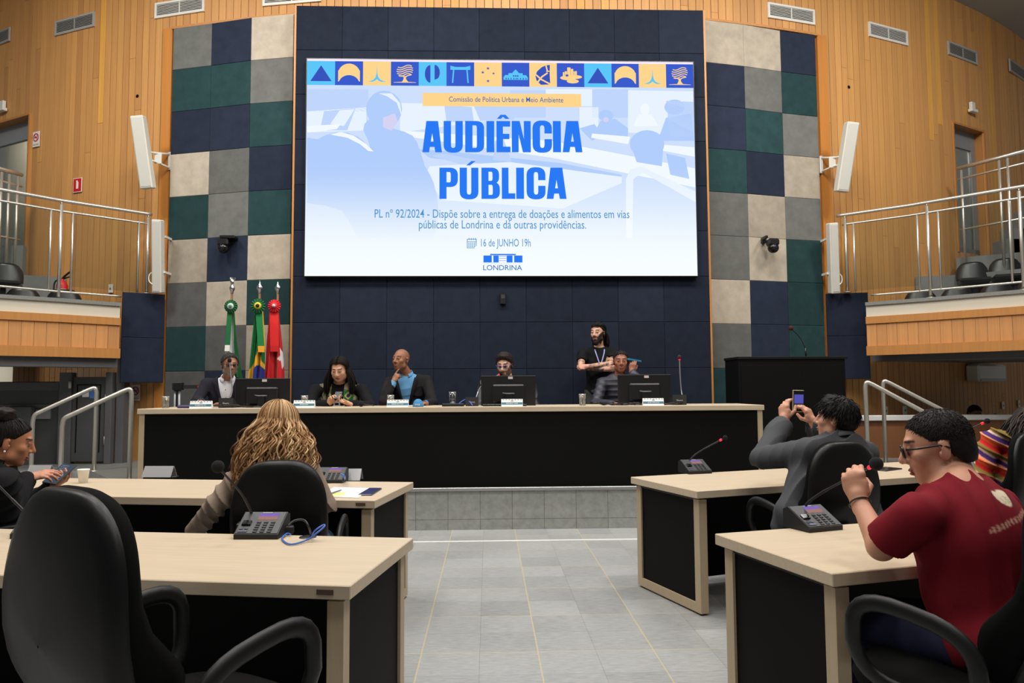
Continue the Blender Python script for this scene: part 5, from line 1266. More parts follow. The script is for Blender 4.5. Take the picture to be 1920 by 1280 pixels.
q = [P(540, 986, Y=3.0), P(552, 976, Y=3.02), P(570, 975, Y=3.04), P(580, 990, Y=3.03), P(583, 1006, Z=.742)]; tag(MB().tube(bez(q, 8), .0045, 8).build('cable', M_CBL), 'black cable arching from the nearest left conference unit', 'cable')
q = [P(545, 1002, Z=.748), P(538, 1000, Z=.75), P(529, 1010, Z=.746), P(545, 1020, Z=.746), P(575, 1012, Z=.75), P(595, 998, Y=3.05), P(608, 987, Y=3.07), P(606, 984, Y=3.08), P(590, 995, Y=3.06), P(583, 1006, Z=.745)]
tag(MB().tube(bez(q, 8), .0035, 8).build('cable', mat('net_blue', (62, 108, 200), rough=.4)), 'blue network cable coiled beside the nearest left conference unit', 'cable')
p = P(537, 1002, Z=.74); tag(MB().cbox((p[0], p[1]+.02, .757), (.05, .035, .034), rotz(.17), .004).build('cable_plug', M_BLACKP), 'black plug block right of the nearest left conference unit', 'plug')
p = P(449, 996, Z=.74); tag(MB().cbox((p[0]+.0, p[1]+.06, .754), (.06, .06, .028), rotz(.17), .004).build('adapter_box', M_BLACKP), 'black adapter box left of the nearest left conference unit', 'box')
q = [P(640, 889, Y=4.72), P(646, 893, Y=4.72), P(645, 900, Z=.745), P(640, 902, Z=.745)]; tag(MB().tube(bez(q, 8), .007, 8).build('cable', mat('net_blue', (62, 108, 200))), 'short blue cable behind the unit by the blond person', 'cable')
def sheet(label, corners, z, m, name='paper_sheet', t=.0012):
    q = [P(x, y, Z=z) for x, y in corners]; mb = MB(); pts = [(float(a[0]), float(a[1])) for a in q]; mb.prism(pts, z, z+t); return tag(mb.build(name, m), label, 'paper')
M_PAPER = mat('paper', (240, 240, 236), rough=.7)
o = sheet('stack of white papers in front of the blond person', [(600, 931), (672, 934), (692, 916), (626, 914)], .7405, M_PAPER, t=.004)
a = MB(); q = [P(x, y, Z=.7447) for x, y in [(610, 925), (650, 922), (644, 928), (618, 931)]]; a.prism([(float(k[0]), float(k[1])) for k in q], .7446, .7452); a.build('highlighted_note', mat('highlight_yellow', (232, 232, 130), rough=.7), o)
q0, q1 = P(606, 929, Z=.752), P(641, 918, Z=.752); tag(MB().tube([q0, q0*.1+q1*.9, q1], [.0045, .0045, .002], 8).build('pen', mat('pen_grey', (120, 130, 150), rough=.35, metal=.4)), 'grey pen lying on the white papers', 'pen')
def phone(label, corners, z, body, scr_m):
    q = [P(x, y, Z=z) for x, y in corners]; c = sum(q)/4; ux = q[1]-q[0]; L1 = float(np.linalg.norm(ux)); uy = q[3]-q[0]; L2 = float(np.linalg.norm(uy)); rz = math.atan2(ux[1], ux[0])
    o = empty('mobile_phone', (c[0], c[1], z), rz, label, 'phone', 'mobile phones')
    mb = MB(); mb.box((-L1/2, -L2/2, 0), (L1/2, L2/2, .009), bev=.003); mb.build('case', body, o); mb = MB(); mb.box((-L1/2+.004, -L2/2+.004, .009), (L1/2-.004, L2/2-.004, .0097)); mb.build('screen', scr_m, o); return o
phone('dark blue phone lying beside the white papers', [(677, 929), (703, 929), (709, 917), (688, 917)], .74, mat('phone_edge', (70, 74, 90), rough=.3, metal=.4), mat('phone_navy', (34, 46, 104), rough=.15))
phone('dark phone lying on the right desk behind the foam microphone', [(1648, 882), (1681, 885), (1672, 878), (1643, 876)], .74, mat('phone_case', (52, 44, 56), rough=.4), mat('phone_black', (22, 22, 28), rough=.12))

# ================================================================== PEOPLE: distance-field bodies turned into one continuous mesh
M_SKIN = mat('skin', rough=.48, attr=True, spec=.35, bump=.05, bscale=350)
M_CLOTH = mat('clothing', rough=.88, attr=True, noise=.07, nscale=(90, 90, 90), spec=.2, bump=.12, bscale=500)
M_SATIN = mat('padded_cloth', rough=.5, attr=True, noise=.05, nscale=(60, 60, 60))
M_HAIR = mat('hair', rough=.55, attr=True, spec=.16)
def nrm(v): v = np.array(v, float); return v/(np.linalg.norm(v)+1e-12)
class SDF:
    def __init__(s): s.p = []; s.cuts = []; s.disp = None
    def cap(s, a, b, ra, rb=None, k=.012, c=None, op='u'):
        a, b = np.array(a, float), np.array(b, float); rb = ra if rb is None else rb; m = max(ra, rb)
        def f(x, a=a, b=b, ra=ra, rb=rb):
            ba = b-a; t = np.clip(((x-a)@ba)/(ba@ba+1e-12), 0, 1); q = x-a-t[..., None]*ba
            return np.sqrt((q*q).sum(-1))-(ra+(rb-ra)*t)
        s.p.append((f, np.minimum(a, b)-m, np.maximum(a, b)+m, k, c, op)); return s
    def ell(s, c0, r, R=None, k=.012, c=None, op='u'):
        c0 = np.array(c0, float); r = np.array(r, float); R = np.eye(3) if R is None else np.array(R)
        def f(x, c0=c0, r=r, R=R):
            q = (x-c0)@R; k0 = np.sqrt(((q/r)**2).sum(-1)); k1 = np.sqrt(((q/r**2)**2).sum(-1))+1e-9
            return k0*(k0-1)/k1
        e = np.sqrt((R**2)@(r**2)); s.p.append((f, c0-e, c0+e, k, c, op)); return s
    def mesh(s, h, iters=0):
        los = np.array([q[1] for q in s.p if q[5] == 'u']); his = np.array([q[2] for q in s.p if q[5] == 'u'])
        lo = los.min(0)-.03; hi = his.max(0)+.03; n = np.ceil((hi-lo)/h).astype(int)+1
        ax = [(lo[i]+h*np.arange(n[i])).astype(np.float32) for i in range(3)]
        V = np.full(n, .07, np.float32)
        for f, l, u, k, c, op in s.p:
            m = k+3*h; i0 = np.clip(np.floor((l-m-lo)/h).astype(int), 0, n-1); i1 = np.clip(np.ceil((u+m-lo)/h).astype(int)+1, 1, n)
            if (i1 <= i0).any(): continue
            sl = tuple(slice(i0[j], i1[j]) for j in range(3))
            g = np.stack(np.meshgrid(*[ax[j][sl[j]] for j in range(3)], indexing='ij'), -1)
            d = f(g).astype(np.float32); a = V[sl]
            if op == 'u':
                hh = np.clip(.5+.5*(a-d)/k, 0, 1); V[sl] = a*(1-hh)+d*hh-k*hh*(1-hh)
            else:
                hh = np.clip(.5-.5*(a+d)/k, 0, 1); V[sl] = a*(1-hh)+(-d)*hh+k*hh*(1-hh)
        if s.disp is not None or s.cuts:
            idx = np.argwhere(V < .045); pts = lo+idx*h; v = V[tuple(idx.T)]
            if s.disp is not None: v = v+s.disp(pts)
            for f in s.cuts: v = np.maximum(v, f(pts))
            V[tuple(idx.T)] = v
        return nets(V, lo, h)
    def colour(s, pts, default):
        best = np.full(len(pts), 9.); col = np.tile(np.array(default, float), (len(pts), 1))
        for f, l, u, k, c, op in s.p:
            if c is None: continue
            if op == 'u':
                d = f(pts); m = d < best; best[m] = d[m]; col[m] = lin(c)
        return col
def nets(V, lo, h):
    S = V < 0; nx, ny, nz = V.shape
    cnt = np.zeros((nx-1, ny-1, nz-1), np.int8)
    cr = [(i, j, k) for i in (0, 1) for j in (0, 1) for k in (0, 1)]
    for i, j, k in cr: cnt += S[i:nx-1+i, j:ny-1+j, k:nz-1+k]
    act = np.argwhere((cnt > 0) & (cnt < 8)); vid = np.full(cnt.shape, -1, np.int32); vid[tuple(act.T)] = np.arange(len(act))
    cv = np.stack([V[act[:, 0]+i, act[:, 1]+j, act[:, 2]+k] for i, j, k in cr], 1); pos = np.zeros((len(act), 3)); c = np.zeros(len(act))
    for a in range(8):
        for b in range(a+1, 8):
            if sum(x != y for x, y in zip(cr[a], cr[b])) != 1: continue
            m = (cv[:, a] < 0) != (cv[:, b] < 0); t = cv[:, a]/(cv[:, a]-cv[:, b]+1e-12)
            p = np.array(cr[a])+np.clip(t, 0, 1)[:, None]*(np.array(cr[b])-np.array(cr[a])); pos[m] += p[m]; c[m] += 1
    verts = lo+h*(act+pos/np.maximum(c, 1)[:, None]); faces = []
    for ax_ in range(3):
        o1, o2 = (ax_+1) % 3, (ax_+2) % 3
        a = [slice(None)]*3; b = [slice(None)]*3; a[ax_] = slice(0, -1); b[ax_] = slice(1, None)
        A, B = S[tuple(a)], S[tuple(b)]; e = np.argwhere(A != B); e = e[(e[:, o1] > 0) & (e[:, o2] > 0) & (e[:, o1] < V.shape[o1]-1) & (e[:, o2] < V.shape[o2]-1)]
        if not len(e): continue
        def g(d1, d2):
            q = e.copy(); q[:, o1] += d1; q[:, o2] += d2; return vid[tuple(q.T)]
        q = np.stack([g(-1, -1), g(0, -1), g(0, 0), g(-1, 0)], 1); ins = A[tuple(e.T)]
        q[~ins] = q[~ins][:, ::-1]; faces.append(q)
    return verts, np.concatenate(faces)
def mesh_obj(name, v, f, col, m, parent=None, smooth_it=1):
    if smooth_it:
        e = np.concatenate([f[:, [0, 1]], f[:, [1, 2]], f[:, [2, 3]], f[:, [3, 0]]])
        for _ in range(smooth_it):
            acc = np.zeros_like(v); cn = np.zeros(len(v))
            for k in range(3): acc[:, k] = np.bincount(e[:, 0], v[e[:, 1], k], len(v))+np.bincount(e[:, 1], v[e[:, 0], k], len(v))
            cn = np.bincount(e[:, 0], minlength=len(v))+np.bincount(e[:, 1], minlength=len(v))
            v = v*.45+.55*acc/np.maximum(cn, 1)[:, None]
        for _ in range(1):
            ca = np.stack([np.bincount(e[:, 0], col[e[:, 1], k], len(v))+np.bincount(e[:, 1], col[e[:, 0], k], len(v)) for k in range(3)], 1); col = col*.5+.5*ca/np.maximum(cn, 1)[:, None]
    me = bpy.data.meshes.new(name); me.vertices.add(len(v)); me.vertices.foreach_set('co', v.astype(np.float32).ravel())
    n = len(f); me.loops.add(n*4); me.loops.foreach_set('vertex_index', f.astype(np.int32).ravel()); me.polygons.add(n)
    me.polygons.foreach_set('loop_start', np.arange(0, n*4, 4, dtype=np.int32)); me.update(calc_edges=True); me.validate()
    setcol(me, col.astype(np.float32)); return link(name, me, m, parent, True)
def wav(p, fr, seed=0):
    r = np.random.RandomState(seed); out = np.zeros(len(p))
    for _ in range(5):
        k = r.normal(size=3); k = k/np.linalg.norm(k)*fr*r.uniform(.6, 1.6); out += np.sin(p@k+r.uniform(0, 6))
    return out/5
def folds(p, fr, seed):
    r = np.random.RandomState(seed+50); k = nrm(r.normal(size=3)+np.array([0, 0, .9])); s_ = np.sin(fr*(p@k)+3.2*wav(p, 8, seed)); return (np.abs(s_)**.7*2-1)*np.clip(.45+wav(p, 7, seed+3)*1.8, .1, 1)
def ik(a, b, l1, l2, pole):
    a, b, pole = np.array(a, float), np.array(b, float), np.array(pole, float); d = b-a; L = np.linalg.norm(d); u = d/L; L = min(L, (l1+l2)*.999)
    x = (l1*l1-l2*l2+L*L)/(2*L); hgt = math.sqrt(max(l1*l1-x*x, 0)); p = pole-a; p = p-u*(p@u); p = nrm(p); return a+u*x+p*hgt
POSES = {  # finger curls (deg) index..little, thumb (along d, s, n)
 'relax': ([(14, 22, 14), (18, 26, 16), (24, 30, 18), (28, 34, 20)], (.75, .5, .35), (.9, .15, .3)),
 'flat': ([(4, 8, 5), (5, 9, 6), (7, 10, 7), (9, 12, 8)], (.7, .65, .2), (.9, .35, .15)),
 'fist': ([(72, 88, 50), (76, 90, 52), (78, 92, 54), (80, 92, 54)], (.6, .25, .75), (.55, -.65, .5)),
 'grip': ([(42, 58, 34), (48, 62, 36), (54, 66, 38), (58, 68, 40)], (.55, .3, .8), (.75, -.25, .6)),
 'hold': ([(20, 38, 26), (26, 42, 28), (32, 46, 30), (38, 50, 30)], (.7, .45, .55), (.95, .05, .3)),
 'point': ([(6, 10, 6), (66, 84, 44), (72, 88, 48), (76, 90, 48)], (.6, .25, .75), (.6, -.5, .6)),
}
def hand(s, w, d, n, side, pose, c, sc=1.0, k=.004):
    """w wrist, d towards the knuckles, n out of the palm, side 'L'/'R'"""
    w = np.array(w, float); d = nrm(d); n = np.array(n, float); n = nrm(n-d*(n@d)); t = np.cross(d, n)*(1 if side == 'R' else -1)
    cur, t1, t2 = POSES[pose]; R = np.stack([t, n, d], 1)
    s.ell(w+d*.052*sc, (.041*sc, .0155*sc, .054*sc), R, .012, c); s.cap(w+d*.02*sc+t*.012*sc+n*.006*sc, w+d*.055*sc+t*.028*sc+n*.006*sc, .016*sc, .014*sc, .01, c)
    s.cap(w-d*.03*sc, w+d*.02*sc, .025*sc, .026*sc, .014, c)
    s.cap(w+d*.083*sc+t*.028*sc, w+d*.076*sc-t*.028*sc, .0125*sc, .0105*sc, .008, c)
    for i, (off, L, b0) in enumerate(((.030, .072, .088), (.0105, .080, .091), (-.0095, .074, .088), (-.028, .058, .080))):
        b = w+d*b0*sc+t*off*sc; ang = 0.; r = (.0092, .0095, .009, .0080)[i]*sc; spread = t*((1.2-i)*.035)
        for j, fr in enumerate((.46, .30, .24)):
            ang += math.radians(cur[i][j]); dr = nrm(d*math.cos(ang)+n*math.sin(ang)+spread*math.cos(ang)); e = b+dr*L*fr*sc
            s.cap(b, e, r, r*.93, k if j else .007, c); b = e; r *= .93
    b = w+d*.024*sc+t*.030*sc+n*.010*sc; e = b+nrm(d*t1[0]+t*t1[1]+n*t1[2])*.046*sc; s.cap(b, e, .0125*sc, .0112*sc, .009, c)
    e2 = e+nrm(d*t2[0]+t*t2[1]+n*t2[2])*.034*sc; s.cap(e, e2, .0108*sc, .0090*sc, .004, c)
def headframe(f, roll=0.):
    f = nrm(f); r = nrm(np.cross(f, (0, 0, 1))); u = np.cross(r, f); c, q = math.cos(roll), math.sin(roll); return np.stack([r*c+u*q, f, u*c-r*q], 1)
LIP = (150, 88, 78)
def add_head(s, C, R, hs, skin, lip, jaw=1.0, nose=1.0, eyes=True):
    T = lambda x, y, z: C+R@(np.array((x, y, z))*hs)
    E = lambda p, r, k, c=skin, op='u', rr=None: s.ell(T(*p), np.array(r)*hs, R if rr is None else R@rr, k*hs, c, op)
    E((0, -.012, .030), (.076, .096, .088), .02); E((0, .030, -.040), (.060*jaw, .064, .078), .03)
    E((0, .058, -.096), (.030*jaw, .026, .022), .02); s.cap(T(-.046*jaw, .012, -.07), T(.046*jaw, .012, -.07), .026*hs, None, .03*hs, skin)
    s.cap(T(-.034, .078, .030), T(.034, .078, .030), .012*hs, None, .016*hs, skin)
    for sx in (-1, 1):
        E((sx*.043, .056, -.022), (.022, .022, .02), .02); E((sx*.031, .104, .006), (.017, .016, .012), .012, None, 's')
        if eyes: E((sx*.031, .0805, .006), (.0135, .0120, .0105), .003, skin); s.cap(T(sx*.043, .083, .0135), T(sx*.019, .089, .0135), .0048*hs, None, .004*hs, skin)
        E((sx*.078, -.012, -.008), (.009, .020, .033), .006, skin, 'u', rotz(-sx*.35)); E((sx*.080, -.004, -.004), (.006, .010, .016), .004, None, 's', rotz(-sx*.35))
        E((sx*.013*nose, .094, -.032), (.010*nose, .011, .009), .006)
    s.cap(T(0, .090, .016), T(0, .110+.004*(nose-1), -.026), .0085*hs, .0125*hs*nose, .010*hs, skin)
    E((0, .0935, -.061), (.023, .009, .0058), .004, lip); E((0, .0905, -.0725), (.020, .010, .0065), .004, lip); E((0, .104, -.0665), (.02, .01, .0014), .003, None, 's')
    return T
class Person:
    """skeleton in world space; builds body, clothing and hair meshes"""
    def __init__(s, label, C, face, hs, NB, PV, bf, SL, SR, skin, roll=0., bulk=1.0, group=None, jaw=1., nose=1., lip=LIP, h=.0045, depth=1.0):
        s.C = np.array(C); s.R = headframe(face, roll); s.hs = hs; s.NB = np.array(NB); s.PV = np.array(PV); s.SL = np.array(SL); s.SR = np.array(SR); s.skin = skin; s.h = h; s.label = label; s.bulk = bulk; s.dp = depth
        up = nrm(s.NB-s.PV); f = np.array([*bf[:2], 0.]); f = nrm(f-up*(f@up)); s.TR = np.stack([np.cross(f, up), f, up], 1); s.f = f
        s.body = SDF(); s.T = add_head(s.body, s.C, s.R, hs, skin, lip, jaw, nose); s.paint = []
        b = s.body; b.cap(s.T(0, -.028, -.07), s.NB-s.f*.01, .052*hs, .058*hs*bulk**.5, .02, skin)
        s.torso(b, 0., skin); s.arms = {}; s.legs = {}
    def torso(s, b, inf, c, k=.04, low=1.0, sh=True):
        U = s.NB-s.PV; q = s.bulk
        b.ell(s.PV+U*.66+s.f*.005, (.165*q**.6+inf, .108*q*s.dp+inf, .20+inf), s.TR, k, c)
        b.ell(s.PV+U*.30+s.f*.02*q, (.145*q+inf, .108*q*s.dp+inf, .17+inf), s.TR, k, c)
        if low: b.ell(s.PV, (.168*q+inf, .118*q*s.dp+inf, .11*low+inf), s.TR, k, c)
        if sh:
            for S in (s.SL, s.SR): b.cap(s.NB+U*-.07, s.NB*.12+S*.88-U*.02, .055+inf, .050+inf, .045, c)
    def arm(s, side, elbow, wrist, c=None):
        S = s.SL if side == 'L' else s.SR; s.arms[side] = (S, np.array(elbow, float), np.array(wrist, float)); c = c or s.skin; q = s.bulk**.5
        s.body.cap(S, elbow, .050*q, .040*q, .03, c); s.body.cap(elbow, wrist, .040*q, .0265, .012, c)
    def leg(s, side, knee, ankle, toe):
        r = s.TR[:, 0]; H = s.PV+(r if side == 'R' else -r)*.085-s.TR[:, 2]*.03; s.legs[side] = (H, np.array(knee, float), np.array(ankle, float), np.array(toe, float)); q = s.bulk**.5
        s.body.cap(H, knee, .080*q, .055, .03, s.skin); s.body.cap(knee, ankle, .052, .036, .012, s.skin); s.body.cap(np.array(ankle)-[0, 0, .03], toe, .036, .03, .02, s.skin)
    def sit_legs(s, fz, seat=.0, spread=.11, fwd=.42):
        r = s.TR[:, 0]; f = np.array([s.f[0], s.f[1], 0]); f = nrm(f)
        for side, g in (('R', 1), ('L', -1)):
            k = s.PV+r*g*spread+f*fwd; k[2] = fz+.50; a = k+f*.02; a = np.array([a[0], a[1], fz+.085]); t = a+f*.16; t[2] = fz+.032; s.leg(side, k, a, t)
    def sleeve(s, g, side, inf, t0=0., t1=2., c=None, wr=.0, kk=.015):
        S, E, W = s.arms[side]; q = s.bulk**.5
        if t1 <= 1: g.cap(S, S+(E-S)*t1, .050*q+inf, .050*q+(.040*q-.050*q)*t1+inf+wr, .03, c)
        else: g.cap(S, E, .050*q+inf, .041*q+inf, .03, c); g.cap(E, E+(W-E)*(t1-1), .041*q+inf, .041*q+(.0265-.041*q)*(t1-1)+inf+wr, kk, c)
    def hem(s, side, t, rad=.12):
        S, E, W = s.arms[side]; S = np.array(S); d = nrm(np.array(E)-S); L = np.linalg.norm(np.array(E)-S)*t
        def fn(q):
            a = (q-S)@d; r = np.linalg.norm(q-S-a[:, None]*d, axis=1); return np.where(r < rad, a-L, -1.)
        return fn
    def finish_body(s):
        v, f = s.body.mesh(s.h); col = s.body.colour(v, lin(s.skin))
        hv = ((v-s.C)@s.R)/s.hs
        for fn in s.paint: fn(v, hv, col)
        o = mesh_obj('person', v, f, col, M_SKIN); s.o = tag(o, s.label, 'person'); return o
    def garment(s, name, g, c, m=None, h=None, wrinkle=.004, fr=38., paint=None, seed=1, smooth=1, fold=0., fold_fr=46.):
        if wrinkle: g.disp = lambda p: wrinkle*wav(p*np.array([1, 1, .75]), fr, seed)+(fold*folds(p, fold_fr, seed) if fold else 0)
        v, f = g.mesh(h or s.h); col = g.colour(v, lin(c))
        if paint: paint(v, ((v-s.NB)@s.TR), col)
        return mesh_obj(name, v, f, col, m or M_CLOTH, s.o, smooth)
    def neck_cut(s, r=.075, dz=.02, fwd=.02):
        c = s.NB+s.TR[:, 2]*dz+s.f*fwd; return lambda p: r-np.linalg.norm((p-c)*np.array([1, 1, 1]), axis=1)
    def v_cut(s, top, depth, fwd=.0):
        """open front: wedge that narrows downwards (body coordinates at the neck base)"""
        def fn(p):
            q = (p-s.NB)@s.TR; wdt = np.maximum(top*(1+q[:, 2]/depth), .0); d = np.minimum(wdt-np.abs(q[:, 0]), q[:, 1]-fwd); d = np.where(q[:, 2] < -depth, -1., d); return d
        return fn
def brows(c, th=.0045, w=(.013, .050), z=.0305, arch=.004):
    c = np.array(lin(c))
    def fn(v, hv, col):
        x = np.abs(hv[:, 0]); t = (x-w[0])/(w[1]-w[0]); zc = z+arch*np.sin(np.clip(t, 0, 1)*PI*.8); m = (x > w[0]) & (x < w[1]) & (np.abs(hv[:, 2]-zc) < th) & (hv[:, 1] > .05); col[m] = c
    return fn
def irises(c=(34, 24, 20), down=.0, side=0., lid=True, open_=1.):
    c = np.array(lin(c))
    def fn(v, hv, col):
        for sx in (-1, 1):
            x = hv[:, 0]-sx*.031; z = hv[:, 2]-.0055; f = hv[:, 1] > .065; e = (x/.0135)**2+(z/(.0052*open_))**2; al = (e < 1) & f
            rim = (e >= 1) & (e < 2.1) & f & (z > -.001); col[rim] = col[rim]*np.array((.42, .36, .34))
            col[al] = np.array(lin((172, 158, 148))); ir = al & (np.hypot(x-side, z+down) < .0066); col[ir] = c
    return fn
def beard(c, full=True, mix=1.0, top=-.030):
    c = np.array(lin(c))
    def fn(v, hv, col):
        x, y, z = hv[:, 0], hv[:, 1], hv[:, 2]; ax = np.abs(x)
        side = (z < top+.9*(ax-.048)*0-.012*(ax < .05)+.05*np.clip((ax-.045)/.03, 0, 1)) & (y > -.01) & (z > -.135)
        chin = (z < -.078) & (y > .01) & (z > -.135); mou = (z < -.044) & (z > -.058) & (ax < .036) & (y > .06); m = mou | chin
        if full: m |= side & (z < -.055+.075*np.clip((ax-.03)/.04, 0, 1)) & (ax > .028)
        lips = (ax < .023) & (z > -.080) & (z < -.058) & (y > .07); m &= ~lips; m &= np.abs(v[:, 2]-0) > -9
        col[m] = col[m]*(1-mix)+c*mix
    return fn
def stubble_cap(c, mix=1.0, line=None):
    """hair painted on a shaved scalp"""
    c = np.array(lin(c))
    def fn(v, hv, col):
        x, y, z = hv.T; m = (y < line(z)) & (z > -.06) & (np.abs(x) < .2) & (np.hypot(x, y+.02) < .13) & ~((np.abs(x) > .068) & (y > -.04) & (y < .02) & (z < .028)); col[m] = col[m]*(1-mix)+c*mix
    return fn
def hairline(y0=.008, sl=.95): return lambda z: y0+sl*z
def short_strands(p, n, c, t, y0, sl, nape, L, top=0., inward=False, rs=1.):
    rg = np.random.RandomState(n); mb = MB(); hs = p.hs; A = np.array((.076+t*.75, .096+t*.75, .088+t*.75)); c0 = np.array((0, -.012, .030)); done = 0
    while done < n:
        d = nrm(rg.normal(size=3)); 
        q = c0+d*A; 
        if top and q[2] > .07: q[2] += (top-.02)*.8*min(1, (q[2]-.07)/.04)
        if q[1] > y0+sl*q[2]-.001 or q[2] < nape+.012: continue
        if abs(q[0]) > .05 and q[1] > -.034 and q[2] < .026: continue
        nn = nrm(d/A); fl = (q-np.array((0, -.05, .13)))*(-1 if inward else 1); fl = nrm(fl-nn*(fl@nn))+rg.normal(size=3)*(.05 if inward else .22); pts = []; ll = L*rg.uniform(.6, 1.2)
        for k in range(4):
            s_ = k/3; pts.append(p.C+p.R@((q+fl*ll*s_+nn*(.001+(.002 if inward else .010)*s_*(1-s_*.6)*ll/.03)-nn*(ll*s_)**2*4.5)*hs))
        mb.col = tuple(np.array(lin(c))*rg.uniform(.7, 1.9)); mb.tube(pts, np.array((.0018, .0022, .0017, .0006))*hs*1.15*rs, 4, caps=False); done += 1
    return mb.build('hair_strands', M_HAIR, p.o, col=True)
def short_hair(p, c, t=.012, y0=.006, sl=.95, nape=-.075, tex=.004, fr=150., top=0., name='hair', h=None, c2=None, strands=0, slen=.03, inward=False, rs=1.):
    g = SDF(); hs = p.hs; g.ell(p.T(0, -.012, .030), np.array((.076+t, .096+t, .088+t))*hs, p.R, .02, c); g.ell(p.T(0, -.045, -.03), np.array((.066+t*.8, .062+t*.8, .07))*hs, p.R, .03*hs, c)
    if top: g.ell(p.T(0, .02, .075), np.array((.066, .078, .045+top))*hs, p.R, .03, c)
    def cut(q):
        x = ((q-p.C)@p.R)/hs; yb = y0+sl*x[:, 2]+.03*np.clip((.06-np.abs(x[:, 0]))/.06, 0, 1)*np.clip(x[:, 2]/.05, 0, 1)*(.0)
        a = x[:, 1]-yb; b = nape-x[:, 2]; ear = np.where((np.abs(x[:, 0]) > .05) & (x[:, 1] > -.032) & (x[:, 2] < .022), .02, -1)
        return np.maximum(np.maximum(a, b), ear)*hs
    g.cuts.append(cut)
    def dsp(q):
        x = ((q-p.C)@p.R)/hs; e = np.clip((y0+sl*x[:, 2]-x[:, 1])/.030, 0, 1); e2 = np.clip((x[:, 2]-nape)/.04, 0, 1); k = 1-np.minimum(e, e2)
        return (t-.0005)*hs*k**1.5+tex*(1-.7*k)*(wav(x*np.array([1.3, .55, 1]), fr, 4)+.5*wav(q, fr*2.2, 9))
    g.disp = dsp
    v, f = g.mesh(h or p.h*.8); col = np.tile(np.array(lin(c)), (len(v), 1)); k = 1+.25*wav(v, 200, 5); col = col*k[:, None]
    if c2 is not None:
        x = ((v-p.C)@p.R)/hs; m = np.clip((-.01-x[:, 2])/.06+.5, 0, 1)*np.clip(np.abs(x[:, 0])/.05, 0, 1); col = col*(1-m[:, None])+np.array(lin(c2))*m[:, None]
    if strands: short_strands(p, strands, c, t, y0, sl, nape, slen, top, inward, rs)
    return mesh_obj(name, v, f, col, M_HAIR, p.o, 1)
def locks(p, n, length, cols, az=(50, 310), wave=.012, wfreq=5., spread=.05, r0=.010, r1=.004, seed=0, gravity=(0, 0, -1), back=.02, vol=.012, shoulders=True, name='hair', base=None, lean=None, part=0., jitter=1.):
    """long hair: many tapering wavy strands combed from the crown, over a soft under-layer"""
    rg = np.random.RandomState(seed); hs = p.hs; G = nrm(gravity); mb = MB(); Rr = p.R
    for i in range(n):
        a = math.radians(az[0]+(az[1]-az[0])*rg.rand()); th_end = math.radians(rg.uniform(82, 112)); L = length*rg.uniform(.82, 1.06); pts = []; lay = rg.uniform(0, vol)
        th0 = math.radians(rg.uniform(4, 50))
        for t in np.linspace(0, 1, 7):
            th = th0+(th_end-th0)*t; rr = np.array((.080+lay, .100+lay, .092+lay)); d = np.array((-math.sin(a)*math.sin(th), math.cos(a)*math.sin(th), math.cos(th)))
            pts.append(np.array((0, -.012, .030))+d*rr)
        pts = [p.C+Rr@(q*hs) for q in pts]; out = Rr@np.array((-math.sin(a), math.cos(a)-.25, 0)); out = out-G*(out@G); out = nrm(out)
        b = pts[-1]; ph = rg.uniform(0, 6); fr = wfreq*rg.uniform(.8, 1.25); am = wave*rg.uniform(.5, 1.2); sd = np.cross(G, out); m = 20; sp = spread*rg.uniform(.3, 1.1)
        for t in np.linspace(0, 1, m)[1:]:
            q = b+G*L*t+out*sp*math.sin(min(t*1.6, 1)*PI/2)+sd*am*math.sin(ph+fr*t*2*PI)*min(1, t*4)+out*am*.7*math.cos(ph+fr*t*2*PI)*min(1, t*4)
            pts.append(q)
        k = len(pts); rad = np.interp(np.linspace(0, 1, k), [0, .3, .8, 1], [r0*.7, r0, r0*.8, r1*.5])*rg.uniform(.7, 1.15)
        c = np.array(lin(cols[rg.randint(len(cols))]))*rg.uniform(.8, 1.2); mb.col = tuple(c); mb.tube(pts, rad, 6, caps=True)
    return mb.build(name, M_HAIR, p.o, col=True)
